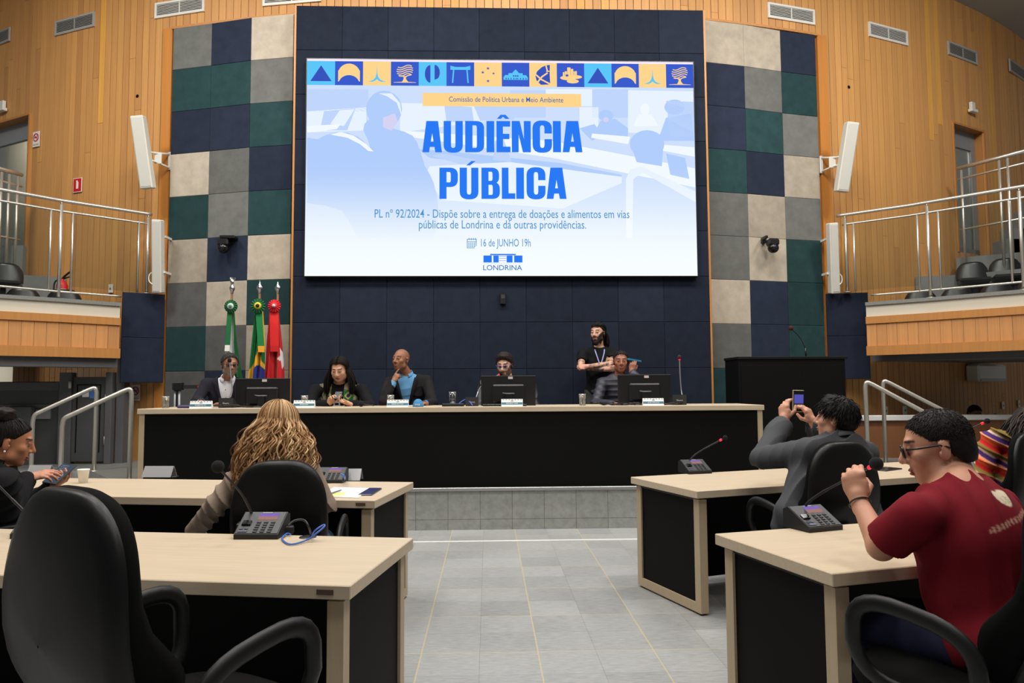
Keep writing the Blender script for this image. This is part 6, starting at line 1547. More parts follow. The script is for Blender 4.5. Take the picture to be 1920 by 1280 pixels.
def combed_locks(p, n, length, cols, mode='part', wave=.004, wfreq=1., spread=.05, r0=.006, r1=.003, seed=0, gravity=(0, 0, -1), vol=.012, y0=(-.085, .074), name='hair', rise=.0):
    """strands combed sideways from a parting, or straight back from the forehead, then hanging"""
    rg = np.random.RandomState(seed); hs = p.hs; G = nrm(gravity); mb = MB()
    for i in range(n):
        lay = .004+rg.uniform(0, vol); ax, ay, az = .078+lay, .098+lay, .089+lay; loc = []; L = length*rg.uniform(.8, 1.08)
        if mode == 'part':
            sx = 1 if rg.rand() < .5 else -1; ys = rg.uniform(*y0); ye = ys*.55-.022+rg.uniform(-.012, .008); the = math.radians(rg.uniform(96, 112))
            for t in np.linspace(0, 1, 9):
                th = the*t; y = ys+(ye-ys)*t**1.3; wv = math.sqrt(max(.04, 1-((y)/(.098+lay))**2)); loc.append((sx*(.002+ax*math.sin(th)*wv), -.012+y, .030+az*math.cos(th)*wv))
            outl = np.array((sx*1., ye*4-.1, 0))
        else:
            xs = rg.uniform(-.076, .076); the0 = math.radians(rg.uniform(-66, -20) if rg.rand() < .6 else rg.uniform(-20, 20)); the0 = max(the0, math.radians(-66+max(0, abs(xs)-.045)/.03*52)); the1 = math.radians(rg.uniform(98, 118))
            for t in np.linspace(0, 1, 10):
                th = the0+(the1-the0)*t; wv = math.sqrt(max(.05, 1-(xs/ax)**2)); loc.append((xs*(1+.1*t), -.012-ay*math.sin(th)*wv, .030+az*math.cos(th)*wv))
            outl = np.array((xs*9, -.8, 0))
        pts = [p.C+p.R@(np.array(q)*hs) for q in loc]; out = p.R@nrm(outl); out = nrm(out-G*(out@G)); b = pts[-1]; sd = np.cross(G, out); ph = rg.uniform(0, 6); fr = wfreq*rg.uniform(.8, 1.25); am = wave*rg.uniform(.5, 1.2); sp = spread*rg.uniform(.3, 1.)
        for t in np.linspace(0, 1, 11)[1:]: pts.append(b+G*L*t+out*sp*math.sin(min(t*1.5, 1)*PI/2)+sd*am*math.sin(ph+fr*t*2*PI)*min(1, t*4))
        k = len(pts); rad = np.interp(np.linspace(0, 1, k), [0, .15, .8, 1], [r0*.5, r0, r0*.8, r1*.5])*rg.uniform(.7, 1.15)
        mb.col = tuple(np.array(lin(cols[rg.randint(len(cols))]))*rg.uniform(.8, 1.25)); mb.tube(pts, rad, 5)
    return mb.build(name, M_HAIR, p.o, col=True)
def hair_base(p, c, t=.008, y0=.0, sl=.95, drop=None, dw=.07, dd=.05, name='hair_underlayer', nape=-.09):
    g = SDF(); hs = p.hs; g.ell(p.T(0, -.014, .030), np.array((.076+t, .096+t, .088+t))*hs, p.R, .02, c); g.ell(p.T(0, -.045, -.03), np.array((.07, .06, .08))*hs, p.R, .03, c)
    if drop is not None:
        for a, b, ra, rb in drop: g.cap(a, b, ra, rb, .03, c)
    def cut(q):
        x = ((q-p.C)@p.R)/hs; return np.maximum(x[:, 1]-np.where(x[:, 2] > -.03, y0+sl*x[:, 2], y0-.028+0*x[:, 2]+.0), -1)*hs
    g.cuts.append(cut)
    def dsp(q):
        x = ((q-p.C)@p.R)/hs; e = np.clip((y0+sl*x[:, 2]-x[:, 1])/.030, 0, 1); return np.where(x[:, 2] > -.02, (t-.0005)*hs*(1-e)**1.5, 0)
    g.disp = dsp
    v, f = g.mesh(p.h); return mesh_obj(name, v, f, np.tile(np.array(lin(c)), (len(v), 1)), M_HAIR, p.o, 1)
def spectacles(p, rim=(24, 24, 28), r=.0022, w=.024, hgt=.017, square=True, lens=None, y=.103):
    mb = MB(); T = p.T
    for sx in (-1, 1):
        pts = []
        for k in range(24):
            a = 2*PI*k/24; e = .6 if square else 1.; x = abs(math.cos(a))**e*math.copysign(1, math.cos(a)); z = abs(math.sin(a))**e*math.copysign(1, math.sin(a))
            pts.append(T(sx*.033+x*w, y-.10*abs(sx*.033+x*w)**1.5, .003+z*hgt))
        mb.tube(pts, r*p.hs, 6, closed=True)
        mb.tube([T(sx*(.033+w), y-.012, .010), T(sx*.076, .06, .010), T(sx*.084, -.005, .010), T(sx*.080, -.03, -.004)], r*p.hs, 6)
    mb.tube([T(-.010, y, .006), T(0, y+.003, .009), T(.010, y, .006)], r*p.hs, 6)
    o = mb.build('glasses', mat('rim_%d_%d_%d' % rim, rim, rough=.3), p.o)
    if lens:
        mb = MB()
        for sx in (-1, 1):
            pts = [T(sx*.033+math.cos(2*PI*k/16)*w*.95, y-.012, .003+math.sin(2*PI*k/16)*hgt*.95) for k in range(16)]; mb.add(pts, [tuple(range(16))])
        mb.build('lens', mat('lens_clear', lens, rough=.05, trans=.9, ior=1.05), o)
    return o
def collar(p, c, r=.066, up=.03, th=.011, tilt=.35, m=None, open_=.35, name='collar'):
    """turned-down collar ring, open at the front"""
    mb = MB(); pts = []; n = 26; U, F_, Rr = p.TR[:, 2], p.TR[:, 1], p.TR[:, 0]; c0 = p.NB*.75+p.T(0, -.02, -.10)*.25
    vs = []; fs = []
    for k in range(n+1):
        a = PI/2+open_+(2*PI-2*open_)*k/n; d = Rr*math.cos(a)+F_*math.sin(a); dz = -tilt*.06*math.sin(a)
        for rr, z in ((r*.94, up), (r*1.02, up+.004), (r*1.28, up-.032), (r*1.22, up-.036), (r*1.0, up-.03)): vs.append(c0+d*rr+U*(z+dz))
    for k in range(n):
        for j in range(5): fs.append((k*5+j, k*5+(j+1) % 5, (k+1)*5+(j+1) % 5, (k+1)*5+j))
    fs += [tuple(range(5))[::-1], tuple(n*5+j for j in range(5))]
    mb.col = lin(c); mb.add(vs, fs, True); return mb.build(name, m or M_CLOTH, p.o, col=True)
def trousers(p, c, inf=.014, paint=None, low=1.0, m=None):
    g = SDF(); g.ell(p.PV, (.168*p.bulk+inf, .118*p.bulk*p.dp+inf, .11*low+inf), p.TR, .03, c); q = p.bulk**.5
    for H, K, A, T_ in p.legs.values(): g.cap(H, K, .080*q+inf, .058+inf, .03, c); g.cap(K, A, .055+inf, .042+inf, .015, c)
    return p.garment('trousers', g, c, m, wrinkle=.004, fr=34, seed=6, paint=paint)
def shoes(p, c=(22, 22, 24)):
    for H, K, A, T_ in p.legs.values():
        g = SDF(); g.cap(A-np.array([0, 0, .04]), T_, .046, .042, .02, c); z0 = T_[2]-.032; g.cuts.append(lambda q, z0=z0: z0-q[:, 2]); v, f = g.mesh(.006); mesh_obj('shoe', v, f, np.tile(np.array(lin(c)), (len(v), 1)), M_SATIN, p.o, 1)

# ------------------------------------------------------------------ the people on the stage
def A_(x, y, Y): return P(x, y, Y=Y)
WHITE = (232, 232, 240)
def jacket(p, c, inf=.026, v=(.10, .30), sleeve_t=1.9, m=None, wr=.004, seed=2, paint=None, fwd=-.01, low=1.15, name='jacket'):
    g = SDF(); p.torso(g, inf, c, .04, low)
    for s in p.arms: p.sleeve(g, s, inf*.62, 0, sleeve_t, c, .004)
    g.cuts.append(p.neck_cut(.072, .035, .012))
    if v: g.cuts.append(p.v_cut(v[0], v[1], fwd))
    return p.garment(name, g, c, m, wrinkle=wr, seed=seed, paint=paint, fold=.007)
def shirt(p, c, inf=.012, name='shirt', neck=.064, sleeves=None, m=None, paint=None, low=1.1, wr=.003, seed=3, ndz=.04, fold=.002, hems=0):
    g = SDF(); p.torso(g, inf, c, .04, low)
    for s, t in (sleeves or {}).items(): p.sleeve(g, s, inf*.8+.002, 0, t, c, .006)
    g.cuts.append(p.neck_cut(neck, ndz, .015))
    if hems: g.cuts += [p.hem('L', hems, .082), p.hem('R', hems, .082)]
    return p.garment(name, g, c, m, wrinkle=wr, seed=seed, paint=paint, fold=fold)
def cuffs(p, c, sides, inf=.016):
    for s in sides:
        S, E, W = p.arms[s]; g = SDF(); d = nrm(np.array(W)-np.array(E)); g.cap(W-d*.05, W-d*.004, .0285*p.bulk**.5+inf, .0285+inf*.75, .01, c)
        g.cuts.append(lambda q, W=np.array(W), d=d: np.maximum((q-W)@d-.004, -((q-W)@d)-.05)); p.garment('shirt_cuff', g, c, h=.004, wrinkle=.001)
def lapels(p, c, x0=.10, depth=.30, inf=.03):
    """folded lapels along the jacket opening"""
    for s in (-1, 1):
        mb = MB(); mb.col = lin(c); vs = []; n = 10; U = p.TR
        for k in range(n+1):
            t = k/n; z = -.0-depth*t; xin = x0*(1-t)*.98; wd = .055*(1-t)**.6*(1 if t > .15 else .75)
            for dx in (0, wd):
                x = s*(xin+dx); 
                y0 = p.dp*(.108*p.bulk)+inf+.012; L = np.linalg.norm(p.NB-p.PV); zc = (z+L*.36)/.22
                y = y0*math.sqrt(max(.12, 1-min(1, (x/(.165*p.bulk**.6+inf))**2)*.8-min(.75, zc*zc*.55)))+.006+.004*(dx == 0); vs.append(p.NB+U[:, 0]*x+U[:, 1]*y+U[:, 2]*z)
        fs = [(2*k, 2*k+1, 2*k+3, 2*k+2) if s > 0 else (2*k+2, 2*k+3, 2*k+1, 2*k) for k in range(n)]; mb.add(vs, fs, True); o = mb.build('lapel', M_CLOTH, p.o, col=True); q = o.modifiers.new('t', 'SOLIDIFY'); q.thickness = .006; q.offset = 1
SK1, SK2, SK3, SK4, SK5, SK6 = (164, 112, 86), (206, 158, 132), (150, 102, 76), (214, 170, 146), (158, 102, 80), (206, 160, 136)

# 1 bearded speaker with glasses, dark suit, white shirt
NB = A_(426, 713, 8.10); p = Person('grey-bearded person in glasses, dark suit and white shirt, seated left of the flags', A_(431, 684, 7.98), (.60, -1, -.12), 1.02, NB, NB+np.array([-.03, .12, -.50]), (.22, -1), A_(465, 724, 8.12), A_(386, 722, 8.08), SK1)
p.arm('R', A_(369, 752, 7.93), A_(377, 754, 7.72)); p.arm('L', A_(474, 768, 7.95), A_(424, 757, 7.72)); p.sit_legs(.4)
hand(p.body, A_(377, 754, 7.72), (.05, -1, -.12), (0, -.1, -1), 'R', 'relax', SK1); hand(p.body, A_(421, 757, 7.72), (-.9, -.35, -.05), (0, -.3, -1), 'L', 'relax', SK1)
p.paint += [brows((46, 42, 40)), irises(), beard((128, 120, 112), mix=.8), stubble_cap((60, 58, 56), .8, hairline(-.018, 1.05))]
p.finish_body(); shirt(p, WHITE); cuffs(p, WHITE, 'RL'); jacket(p, (37, 36, 46), v=(.085, .36)); collar(p, WHITE, open_=.45); lapels(p, (32, 31, 40), .085, .34); trousers(p, (34, 33, 42)); shoes(p)
short_hair(p, (52, 50, 48), .012, -.014, .95, c2=(120, 118, 114), strands=450, slen=.018); spectacles(p, (20, 20, 24), .003, lens=(150, 152, 165))
mb = MB(); 
for k in range(3): mb.ball(NB+p.TR[:, 1]*(.145-.012*k*0)+p.TR[:, 2]*(-.07-.09*k), .006, 8)
mb.build('button', M_INK, p.o)

# 2 long-haired person with camouflage vest over black sleeves, phone in hands
NB = A_(637, 722, 8.26); p = Person('long dark-haired person in camouflage vest over black, looking down at a phone', A_(636, 692, 8.12), (-.10, -1, -.42), 1.06, NB, NB+np.array([0, .08, -.50]), (0, -1), A_(680, 731, 8.24), A_(592, 731, 8.24), SK2, bulk=1.28, jaw=1.15)
p.arm('R', A_(578, 762, 8.02), A_(617, 757, 7.74)); p.arm('L', A_(696, 762, 8.0), A_(652, 757, 7.74)); p.sit_legs(.4)
hand(p.body, A_(617, 757, 7.74), (.35, -.35, .75), (.6, -.6, -.2), 'R', 'hold', SK2, .95); hand(p.body, A_(653, 756, 7.72), (-.8, -.45, .35), (.2, -.4, .9), 'L', 'hold', SK2, .95)
p.paint += [brows((52, 36, 30)), irises(down=.004), lambda v, hv, col: None]; p.finish_body()
def tee(v, q, col):
    m = (q[:, 1] > .05) & (np.abs(q[:, 0]-.005) < .035) & (q[:, 2] < -.155) & (q[:, 2] > -.25) & ((np.abs(np.abs(q[:, 0]-.005)-.028) < .007) | (np.abs(q[:, 2]+.165) < .007) | (np.abs(q[:, 2]+.205) < .006)); col[m] = lin((200, 200, 204))
shirt(p, (20, 20, 22), .014, sleeves={'R': 1.95, 'L': 1.95}, paint=tee)
def camo(v, q, col):
    n1 = wav(v, 60, 21); n2 = wav(v, 75, 22); col[:] = lin((128, 118, 92)); col[n1 > .18] = lin((86, 92, 62)); col[n2 > .3] = lin((176, 164, 138)); col[(n1+n2) < -.42] = lin((60, 56, 44))
    fx = (q[:, 0]+.118)/.047; fz = (q[:, 2]+.095)/.052; fr = q[:, 1] > .05; m = fr & (np.abs(fx) < 1) & (np.abs(fz) < 1); col[m] = lin((20, 130, 62)); d = fr & (np.abs(fx)+np.abs(fz) < .85); col[d] = lin((226, 206, 110)); d = fr & (fx*fx+fz*fz < .16); col[d] = lin((52, 62, 140))
g = SDF(); p.torso(g, .028, (120, 112, 88), .04, 1.1, sh=False); g.cap(p.NB*.45+p.SL*.55, p.NB*.2+p.SL*.8, .062, .055, .04, None); g.cap(p.NB*.45+p.SR*.55, p.NB*.2+p.SR*.8, .062, .055, .04, None); g.cuts.append(p.neck_cut(.085, .03, .02))
def vopen(q): x = (q-p.NB)@p.TR; return np.minimum(.068-np.abs(x[:, 0]), x[:, 1])
g.cuts.append(vopen); p.garment('vest', g, (120, 112, 88), wrinkle=.003, paint=camo); trousers(p, (24, 24, 28)); shoes(p)
hair_base(p, (20, 15, 14), .008, -.004, .8, [(p.T(.07, -.03, -.02), A_(606, 724, 8.18), .035, .025), (p.T(-.07, -.03, -.02), A_(670, 728, 8.2), .035, .03), (p.T(0, -.07, -.02), p.NB+np.array([0, .1, -.2]), .07, .09)])
combed_locks(p, 620, .27, [(22, 17, 15), (27, 20, 18), (17, 13, 12)], 'part', .003, 1.0, .075, .0058, .003, 3, y0=(-.085, .090))
o = empty('mobile_phone', A_(634, 741, 7.68), 0, 'black phone held by the person in the camouflage vest', 'phone'); o.rotation_euler = (-.7, 0, -.1)
mb = MB(); mb.box((-.04, -.005, -.05), (.04, .005, .05), bev=.004); mb.build('case', M_BLACKP, o); mb = MB(); mb.box((-.036, .005, -.046), (.036, .006, .046)); mb.build('screen', glow('phone_glow', (130, 140, 160), .6), o); mb = MB(); mb.box((.012, -.008, .02), (.034, -.004, .045), bev=.003); mb.build('lens_block', mat('gloss_black', (14, 14, 16), rough=.2), o)

# 3 bald person, fist under chin
NB = A_(765, 706, 8.38); p = Person('bald person in black jacket and blue shirt resting chin on a fist', A_(752, 674.5, 8.29), (-.62, -1, .06), 1.04, NB, NB+np.array([.02, .06, -.50]), (-.12, -1), A_(801, 715, 8.40), A_(729, 718, 8.33), SK3)
p.arm('R', A_(720, 752, 7.98), A_(737, 716, 8.06)); p.arm('L', A_(812, 756, 8.12), A_(797, 757, 7.86)); p.sit_legs(.4)
hand(p.body, A_(737, 716, 8.06), (.42, .1, .75), (.5, .75, -.2), 'R', 'point', SK3, 1.0); hand(p.body, A_(798, 757, 7.84), (-.35, -.8, .1), (-.2, -.3, -1), 'L', 'relax', SK3)
p.paint += [brows((58, 42, 36), .0035), irises(), beard((58, 42, 36), True, .22), stubble_cap((84, 66, 56), .25, hairline(-.03, 1.0))]
p.finish_body(); shirt(p, (98, 152, 196)); cuffs(p, (98, 152, 196), 'RL'); jacket(p, (28, 26, 28), v=(.10, .42), fwd=-.01); collar(p, (98, 152, 196), open_=.5); lapels(p, (24, 22, 24), .10, .40); trousers(p, (26, 26, 28)); shoes(p)

# 4 bearded person with glasses behind the middle monitor
NB = A_(953, 716, 8.10); p = Person('dark-bearded person in thin glasses behind the middle monitor, speaking', A_(946, 684, 7.98), (-.28, -1, -.28), 1.05, NB, NB+np.array([0, .12, -.50]), (-.05, -1), A_(994, 722, 8.12), A_(908, 722, 8.10), SK4)
p.arm('R', A_(898, 762, 7.98), A_(930, 760, 7.85)); p.arm('L', A_(1004, 764, 7.98), A_(975, 760, 7.85)); p.sit_legs(.4)
hand(p.body, A_(930, 760, 7.85), (.4, -.8, 0), (0, -.2, -1), 'R', 'relax', SK4); hand(p.body, A_(975, 760, 7.85), (-.4, -.8, 0), (0, -.2, -1), 'L', 'relax', SK4)
p.paint += [brows((40, 30, 26), .0055), irises(down=.002), beard((56, 38, 32), True, .85), stubble_cap((40, 30, 28), .8, hairline(-.012, 1.0))]
p.finish_body(); shirt(p, (150, 160, 180)); jacket(p, (24, 24, 27), v=(.05, .2), m=M_SATIN); trousers(p, (26, 26, 30)); shoes(p); short_hair(p, (40, 28, 26), .014, .004, .95, top=.022, strands=350, slen=.024); spectacles(p, (98, 84, 180), .0018, .024, .016, lens=(190, 180, 235))

# 5 frowning person, right end, holding a folder behind the head side
NB = A_(1161, 708, 8.33); p = Person('frowning short-haired person in dark padded jacket, hand raised with a blue folder', A_(1164, 677.5, 8.25), (-.12, -1, -.04), 1.04, NB, NB+np.array([0, .06, -.5]), (-.05, -1), A_(1199, 719, 8.33), A_(1129, 719, 8.31), SK5)
p.arm('R', A_(1117, 757, 8.08), A_(1148, 758, 7.86)); p.arm('L', A_(1216, 735, 8.10), A_(1184, 697, 8.16)); p.sit_legs(.4)
hand(p.body, A_(1148, 758, 7.86), (.5, -.8, .1), (-.2, -.3, -1), 'R', 'relax', SK5); hand(p.body, A_(1184, 697, 8.16), (.22, .05, 1), (.1, 1, .1), 'L', 'hold', SK5)
p.paint += [brows((34, 26, 24), .005, z=.027), irises(), beard((60, 40, 34), True, .18), stubble_cap((30, 24, 22), .85, hairline(-.012, 1.0))]
def quilt(v, q, col): pass
p.finish_body(); shirt(p, (28, 28, 32), .012, neck=.06)
g = SDF(); p.torso(g, .026, (40, 40, 52), .04, 1.1); p.sleeve(g, 'R', .018, 0, 1.93, (40, 40, 52), .006); p.sleeve(g, 'L', .018, 0, 1.9, (40, 40, 52), .006); g.cuts.append(p.neck_cut(.062, .045, .02)); g.disp = None
z_ = lambda q: .007*np.abs(np.sin(q[:, 2]*52))-.004+.003*wav(q, 30, 4)
g.disp = z_; v, f = g.mesh(.005); mesh_obj('padded_jacket', v, f, np.tile(np.array(lin((40, 40, 52))), (len(v), 1)), M_SATIN, p.o, 1)
trousers(p, (30, 30, 36)); shoes(p); short_hair(p, (30, 23, 22), .007, -.010, 1.0, strands=300, slen=.02)
c = A_(1191, 675.5, 8.20); o = empty('blue_folder', c, 0, 'flat blue folder held up by the frowning person', 'folder'); o.rotation_euler = (.12, .12, .5); mb = MB(); mb.box((-.085, -.004, -.008), (.085, .11, .012), bev=.002); mb.build('cover', mat('folder_blue', (42, 132, 176), rough=.4), o); mb = MB(); mb.box((-.08, .0, -.005), (.088, .105, .009)); mb.build('pages', M_PAPER, o)

# 6 standing, arms crossed, tattoos, long hair, beard, lanyard
NB = A_(1123, 654, 9.06); p = Person('standing long-haired bearded person, black T-shirt, crossed tattooed arms, lanyard', A_(1120.5, 624.5, 9.0), (-.62, -1, -.03), 1.04, NB, NB+np.array([.0, .02, -.52]), (-.05, -1), A_(1152, 662, 9.06), A_(1092, 663, 9.04), SK6)
INKED = (122, 112, 104)
EL, WL = A_(1147, 682, 8.92), A_(1101, 687, 8.80); ER, WR_ = A_(1089, 688, 8.9), A_(1138, 692, 8.86)
p.arm('L', EL, WL); p.arm('R', ER, WR_)
hand(p.body, WL, (-1, .0, -.05), (.1, .8, -.5), 'L', 'grip', (206, 150, 130)); hand(p.body, WR_, (1, .1, .12), (0, .9, .3), 'R', 'relax', (206, 150, 130))
def tattoo(v, hv, col):
    for S, E, W in p.arms.values():
        for a, b in ((S, E), (E, W)):
            ba = b-a; t = ((v-a)@ba)/(ba@ba); d = np.linalg.norm(v-a-np.clip(t, 0, 1)[:, None]*ba, axis=1); m = (d < .075) & (t > -.05) & (t < .98); n = wav(v, 130, 8)+.6*wav(v, 260, 9); k = np.clip((n+.15)*1.4, 0, .75)[:, None]; cc = col*(1-k)+np.array(lin((74, 74, 72)))*k; col[m] = cc[m]
p.paint += [brows((36, 28, 26), .005), irises(), beard((30, 24, 22), True, .95), stubble_cap((24, 20, 20), .9, hairline(-.016, 1.0)), tattoo]
for side, g_ in (('R', 1), ('L', -1)):
    k = p.PV+p.TR[:, 0]*g_*.10+[0, -.02, -.42]; a = np.array([k[0], k[1]+.02, .485]); p.leg(side, k, a, a+np.array([.03*g_, -.17, -.053]))
p.finish_body(); shirt(p, (19, 19, 21), .016, 't_shirt', .066, {'R': .8, 'L': .8}, low=1.2, ndz=.045, hems=.56); trousers(p, (74, 74, 76)); shoes(p)
hair_base(p, (22, 19, 19), .005, -.010, .95, [(p.T(0, -.07, -.02), p.NB+np.array([.03, .10, -.02]), .06, .07)]); combed_locks(p, 380, .17, [(24, 20, 19), (30, 25, 23)], 'back', .004, 1.2, .05, .0062, .003, 6)
g = SDF(); g.ell(p.T(0, .066, -.115), np.array((.040, .030, .036)), p.R, .02, (30, 24, 22)); g.cap(p.T(-.05, .03, -.075), p.T(.05, .03, -.075), .020, None, .02, (30, 24, 22)); g.cuts.append(lambda q: -((q-p.C)@p.R)[:, 1]*1.+.0); g.disp = lambda q: .003*wav(q, 180, 3); v, f = g.mesh(.005); mesh_obj('beard', v, f, np.tile(np.array(lin((30, 24, 22))), (len(v), 1)), M_HAIR, p.o, 1)
mb = MB(); nb = p.NB; U = p.TR
for sx in (-1, 1): mb.tube(bez([nb+U[:, 0]*sx*.062+U[:, 1]*.0+U[:, 2]*.035, nb+U[:, 0]*sx*.055+U[:, 1]*.11+U[:, 2]*-.03, nb+U[:, 0]*sx*.03+U[:, 1]*.150+U[:, 2]*-.12, nb+U[:, 1]*.165+U[:, 2]*-.21], 6), .0055, 6, flat=(1.4, .5))
o = mb.build('lanyard', mat('lanyard_lilac', (150, 152, 205), rough=.6), p.o); mb = MB(); q = nb+U[:, 1]*.172+U[:, 2]*-.255; mb.cbox(q, (.045, .004, .06), U, .002); mb.build('badge', mat('badge_blue', (70, 96, 176), rough=.4), o)

# ------------------------------------------------------------------ the people on the hall floor
# 7 bun, black top, tablet
SK7 = (176, 118, 86); NB = A_(0, 884, 3.98); NB7 = NB.copy()
p = Person('person with a dark hair bun, black top, looking at a tablet', A_(21, 829, 4.0), (.86, .46, -.24), 1.0, NB, NB+np.array([-.10, -.02, -.50]), (.85, .5), A_(-28, 905, 4.25), A_(8, 905, 3.78), SK7, h=.004)
p.arm('R', A_(18, 962, 3.85), A_(50, 897, 4.16)); p.arm('L', A_(10, 968, 4.45), A_(98, 912, 4.42)); p.sit_legs(0.)
hand(p.body, A_(51, 896, 4.16), (.85, .25, .20), (.1, .5, -.85), 'R', 'relax', (196, 136, 108), .98); hand(p.body, A_(99, 911, 4.42), (.75, -.35, .38), (-.3, .1, .95), 'L', 'hold', (196, 136, 108), .95)
p.paint += [brows((26, 20, 18)), irises(down=.003), stubble_cap((24, 20, 20), .9, hairline(-.010, 1.0))]; p.finish_body()
g = SDF(); C7 = (19, 19, 21); p.torso(g, .018, C7, .04, 1.1); p.sleeve(g, 'R', .016, 0, 1.95, C7, .006); p.sleeve(g, 'L', .016, 0, 1.95, C7, .006); g.cap(p.NB, p.NB*.45+p.T(0, -.03, -.09)*.55, .068, .062, .02, C7); p.garment('black_top', g, C7, seed=12, fold=.012); trousers(p, (30, 32, 40)); shoes(p)
short_hair(p, (26, 21, 20), .008, -.006, 1.0, nape=-.085, tex=.001, fr=150, strands=1500, slen=.06, inward=True)
g = SDF(); bc = p.T(0, -.065, .135); g.ell(bc, (.060, .058, .042), p.R, .01, (26, 21, 20)); g.ell(bc+np.array([.01, .0, -.02]), (.045, .045, .02), p.R, .01, (26, 21, 20)); g.disp = lambda q: .006*wav(q, 150, 2)+.003*wav(q, 320, 3); v, f = g.mesh(.004); mesh_obj('hair_bun', v, f, np.array(lin((32, 25, 23)))*(1+.35*wav(v, 220, 3))[:, None], M_HAIR, p.o, 1)
mb = MB(); q = p.T(.086, -.010, -.045); mb.ball(q, .0055, 10); mb.build('earring', mat('pearl', (235, 235, 235), rough=.2), p.o)
def slab(name, label, cat, corners, th, body, face, grow=.004):
    """thin device from four world corners (bottom-left, bottom-right, top-right, top-left as seen by its user)"""
    q = [np.array(c) for c in corners]; ux = nrm(q[1]-q[0]+q[2]-q[3]); W = np.linalg.norm(q[1]-q[0]); uy = q[3]-q[0]; uy = nrm(uy-ux*(uy@ux)); H = np.linalg.norm(q[3]-q[0]); n = np.cross(ux, uy); c = sum(q)/4; R = np.stack([ux, uy, n], 1)
    o = empty(name, c, 0, label, cat); o.rotation_euler = Matrix(R.tolist()).to_euler()
    mb = MB(); mb.box((-W/2, -H/2, -th), (W/2, H/2, 0), bev=.003); mb.build('case', body, o); mb = MB(); mb.box((-W/2+grow, -H/2+grow, 0), (W/2-grow, H/2-grow, .0006)); mb.build('screen', face, o); return o, W, H
o, W, H = slab('tablet', 'tilted tablet with a lit screen in the hands of the person with a bun', 'tablet', [A_(84, 903, 4.38), A_(110, 905, 4.30), A_(136, 874, 4.42), A_(113, 868, 4.50)], .009, M_BLACKP, glow('tablet_grey', (92, 104, 124), .55))
mb = MB(); mb.box((-W*.1, -H*.18, .0008), (W*.38, -H*.02, .0012)); mb.build('lit_card', glow('tablet_blue', (70, 180, 235), .9), o); mb = MB()
for k in range(5): mb.box((-W*.36, H*(.06+.08*k), .0008), (W*(.1+.04*(k % 3)), H*(.075+.08*k), .0011))
mb.build('text_lines', glow('tablet_text', (170, 180, 195), .7), o)

# 8 blond person from behind
SK8 = (212, 170, 146); NB = A_(516, 862, 3.92); C8 = (150, 132, 118)
p = Person('person with long wavy blond hair and taupe sweater, from behind', A_(523, 800, 4.0), (.10, 1, -.12), 1.0, NB, NB+np.array([.04, -.10, -.50]), (.05, 1), A_(470, 868, 3.92), A_(574, 874, 3.96), SK8)
p.arm('L', A_(408, 944, 3.80), A_(362, 1000, 3.98)); p.arm('R', A_(612, 944, 4.02), A_(560, 915, 4.25)); p.sit_legs(0.)
hand(p.body, A_(362, 1000, 3.98), (-.3, .8, -.4), (.5, .2, -.6), 'L', 'relax', SK8, .92); hand(p.body, A_(560, 915, 4.25), (-.5, .8, -.2), (-.2, .1, -1), 'R', 'relax', SK8, .92)
p.finish_body(); shirt(p, C8, .018, 'sweater', .062, {'L': 1.92, 'R': 1.92}, wr=.003, seed=5, ndz=.03, fold=.012); trousers(p, (98, 118, 156)); shoes(p, (200, 200, 200))
BL = [(158, 118, 76), (132, 94, 58), (178, 142, 100), (112, 78, 48), (196, 166, 126), (146, 106, 66)]
hair_base(p, (128, 90, 56), .012, .05, .95, [(p.T(0, -.05, -.02), p.NB+np.array([0, -.05, -.08]), .07, .09)])
locks(p, 1100, .36, BL, (32, 328), .017, 2.8, .105, .0052, .0022, 8, vol=.026, gravity=(.03, -.36, -1))

# 9 grey coat, photographing with a phone
SK9 = (206, 152, 126); NB = A_(1576, 826, 4.30); C9 = (74, 75, 79)
p = Person('dark-haired person in a charcoal coat holding up a phone', A_(1566, 786, 4.32), (-.78, .62, .10), 1.0, NB, NB+np.array([.02, -.12, -.50]), (-.45, .9), A_(1512, 846, 4.18), A_(1622, 850, 4.48), SK9, h=.004, bulk=1.05)
WL9, WR9 = A_(1471, 787, 4.60), A_(1525, 792, 4.70)
EL9 = A_(1428, 858, 4.34)
p.arm('L', EL9, WL9); p.arm('R', A_(1560, 856, 4.80), WR9); p.sit_legs(0.)
hand(p.body, WL9, (.06, .20, 1), (.85, .5, -.1), 'L', 'hold', SK9, 1.0); hand(p.body, WR9, (-.38, .10, .9), (-.6, .75, -.1), 'R', 'hold', SK9, 1.0)
p.paint += [brows((24, 20, 18)), irises(), stubble_cap((22, 19, 18), .9, hairline(-.010, .9))]; p.finish_body()
g = SDF(); p.torso(g, .032, C9, .05, 1.1); p.sleeve(g, 'L', .024, 0, 1.84, C9, .014, kk=.006); p.sleeve(g, 'R', .024, 0, 1.84, C9, .012, kk=.006)
g.cap(A_(1512, 868, 4.20), A_(1478, 960, 4.08), .075, .07, .05, C9); g.cap(A_(1478, 960, 4.08), A_(1462, 985, 4.12), .07, .05, .03, C9); g.cuts.append(p.neck_cut(.066, .045, .02))
p.garment('coat', g, C9, h=.0045, wrinkle=.006, fr=26, seed=14, fold=.018, fold_fr=50); collar(p, (86, 87, 91), .078, .035, tilt=.2, open_=.5); trousers(p, (36, 40, 54)); shoes(p)
short_hair(p, (20, 18, 18), .020, .002, .9, nape=-.072, tex=.006, fr=110, top=.024, strands=1500, slen=.045)
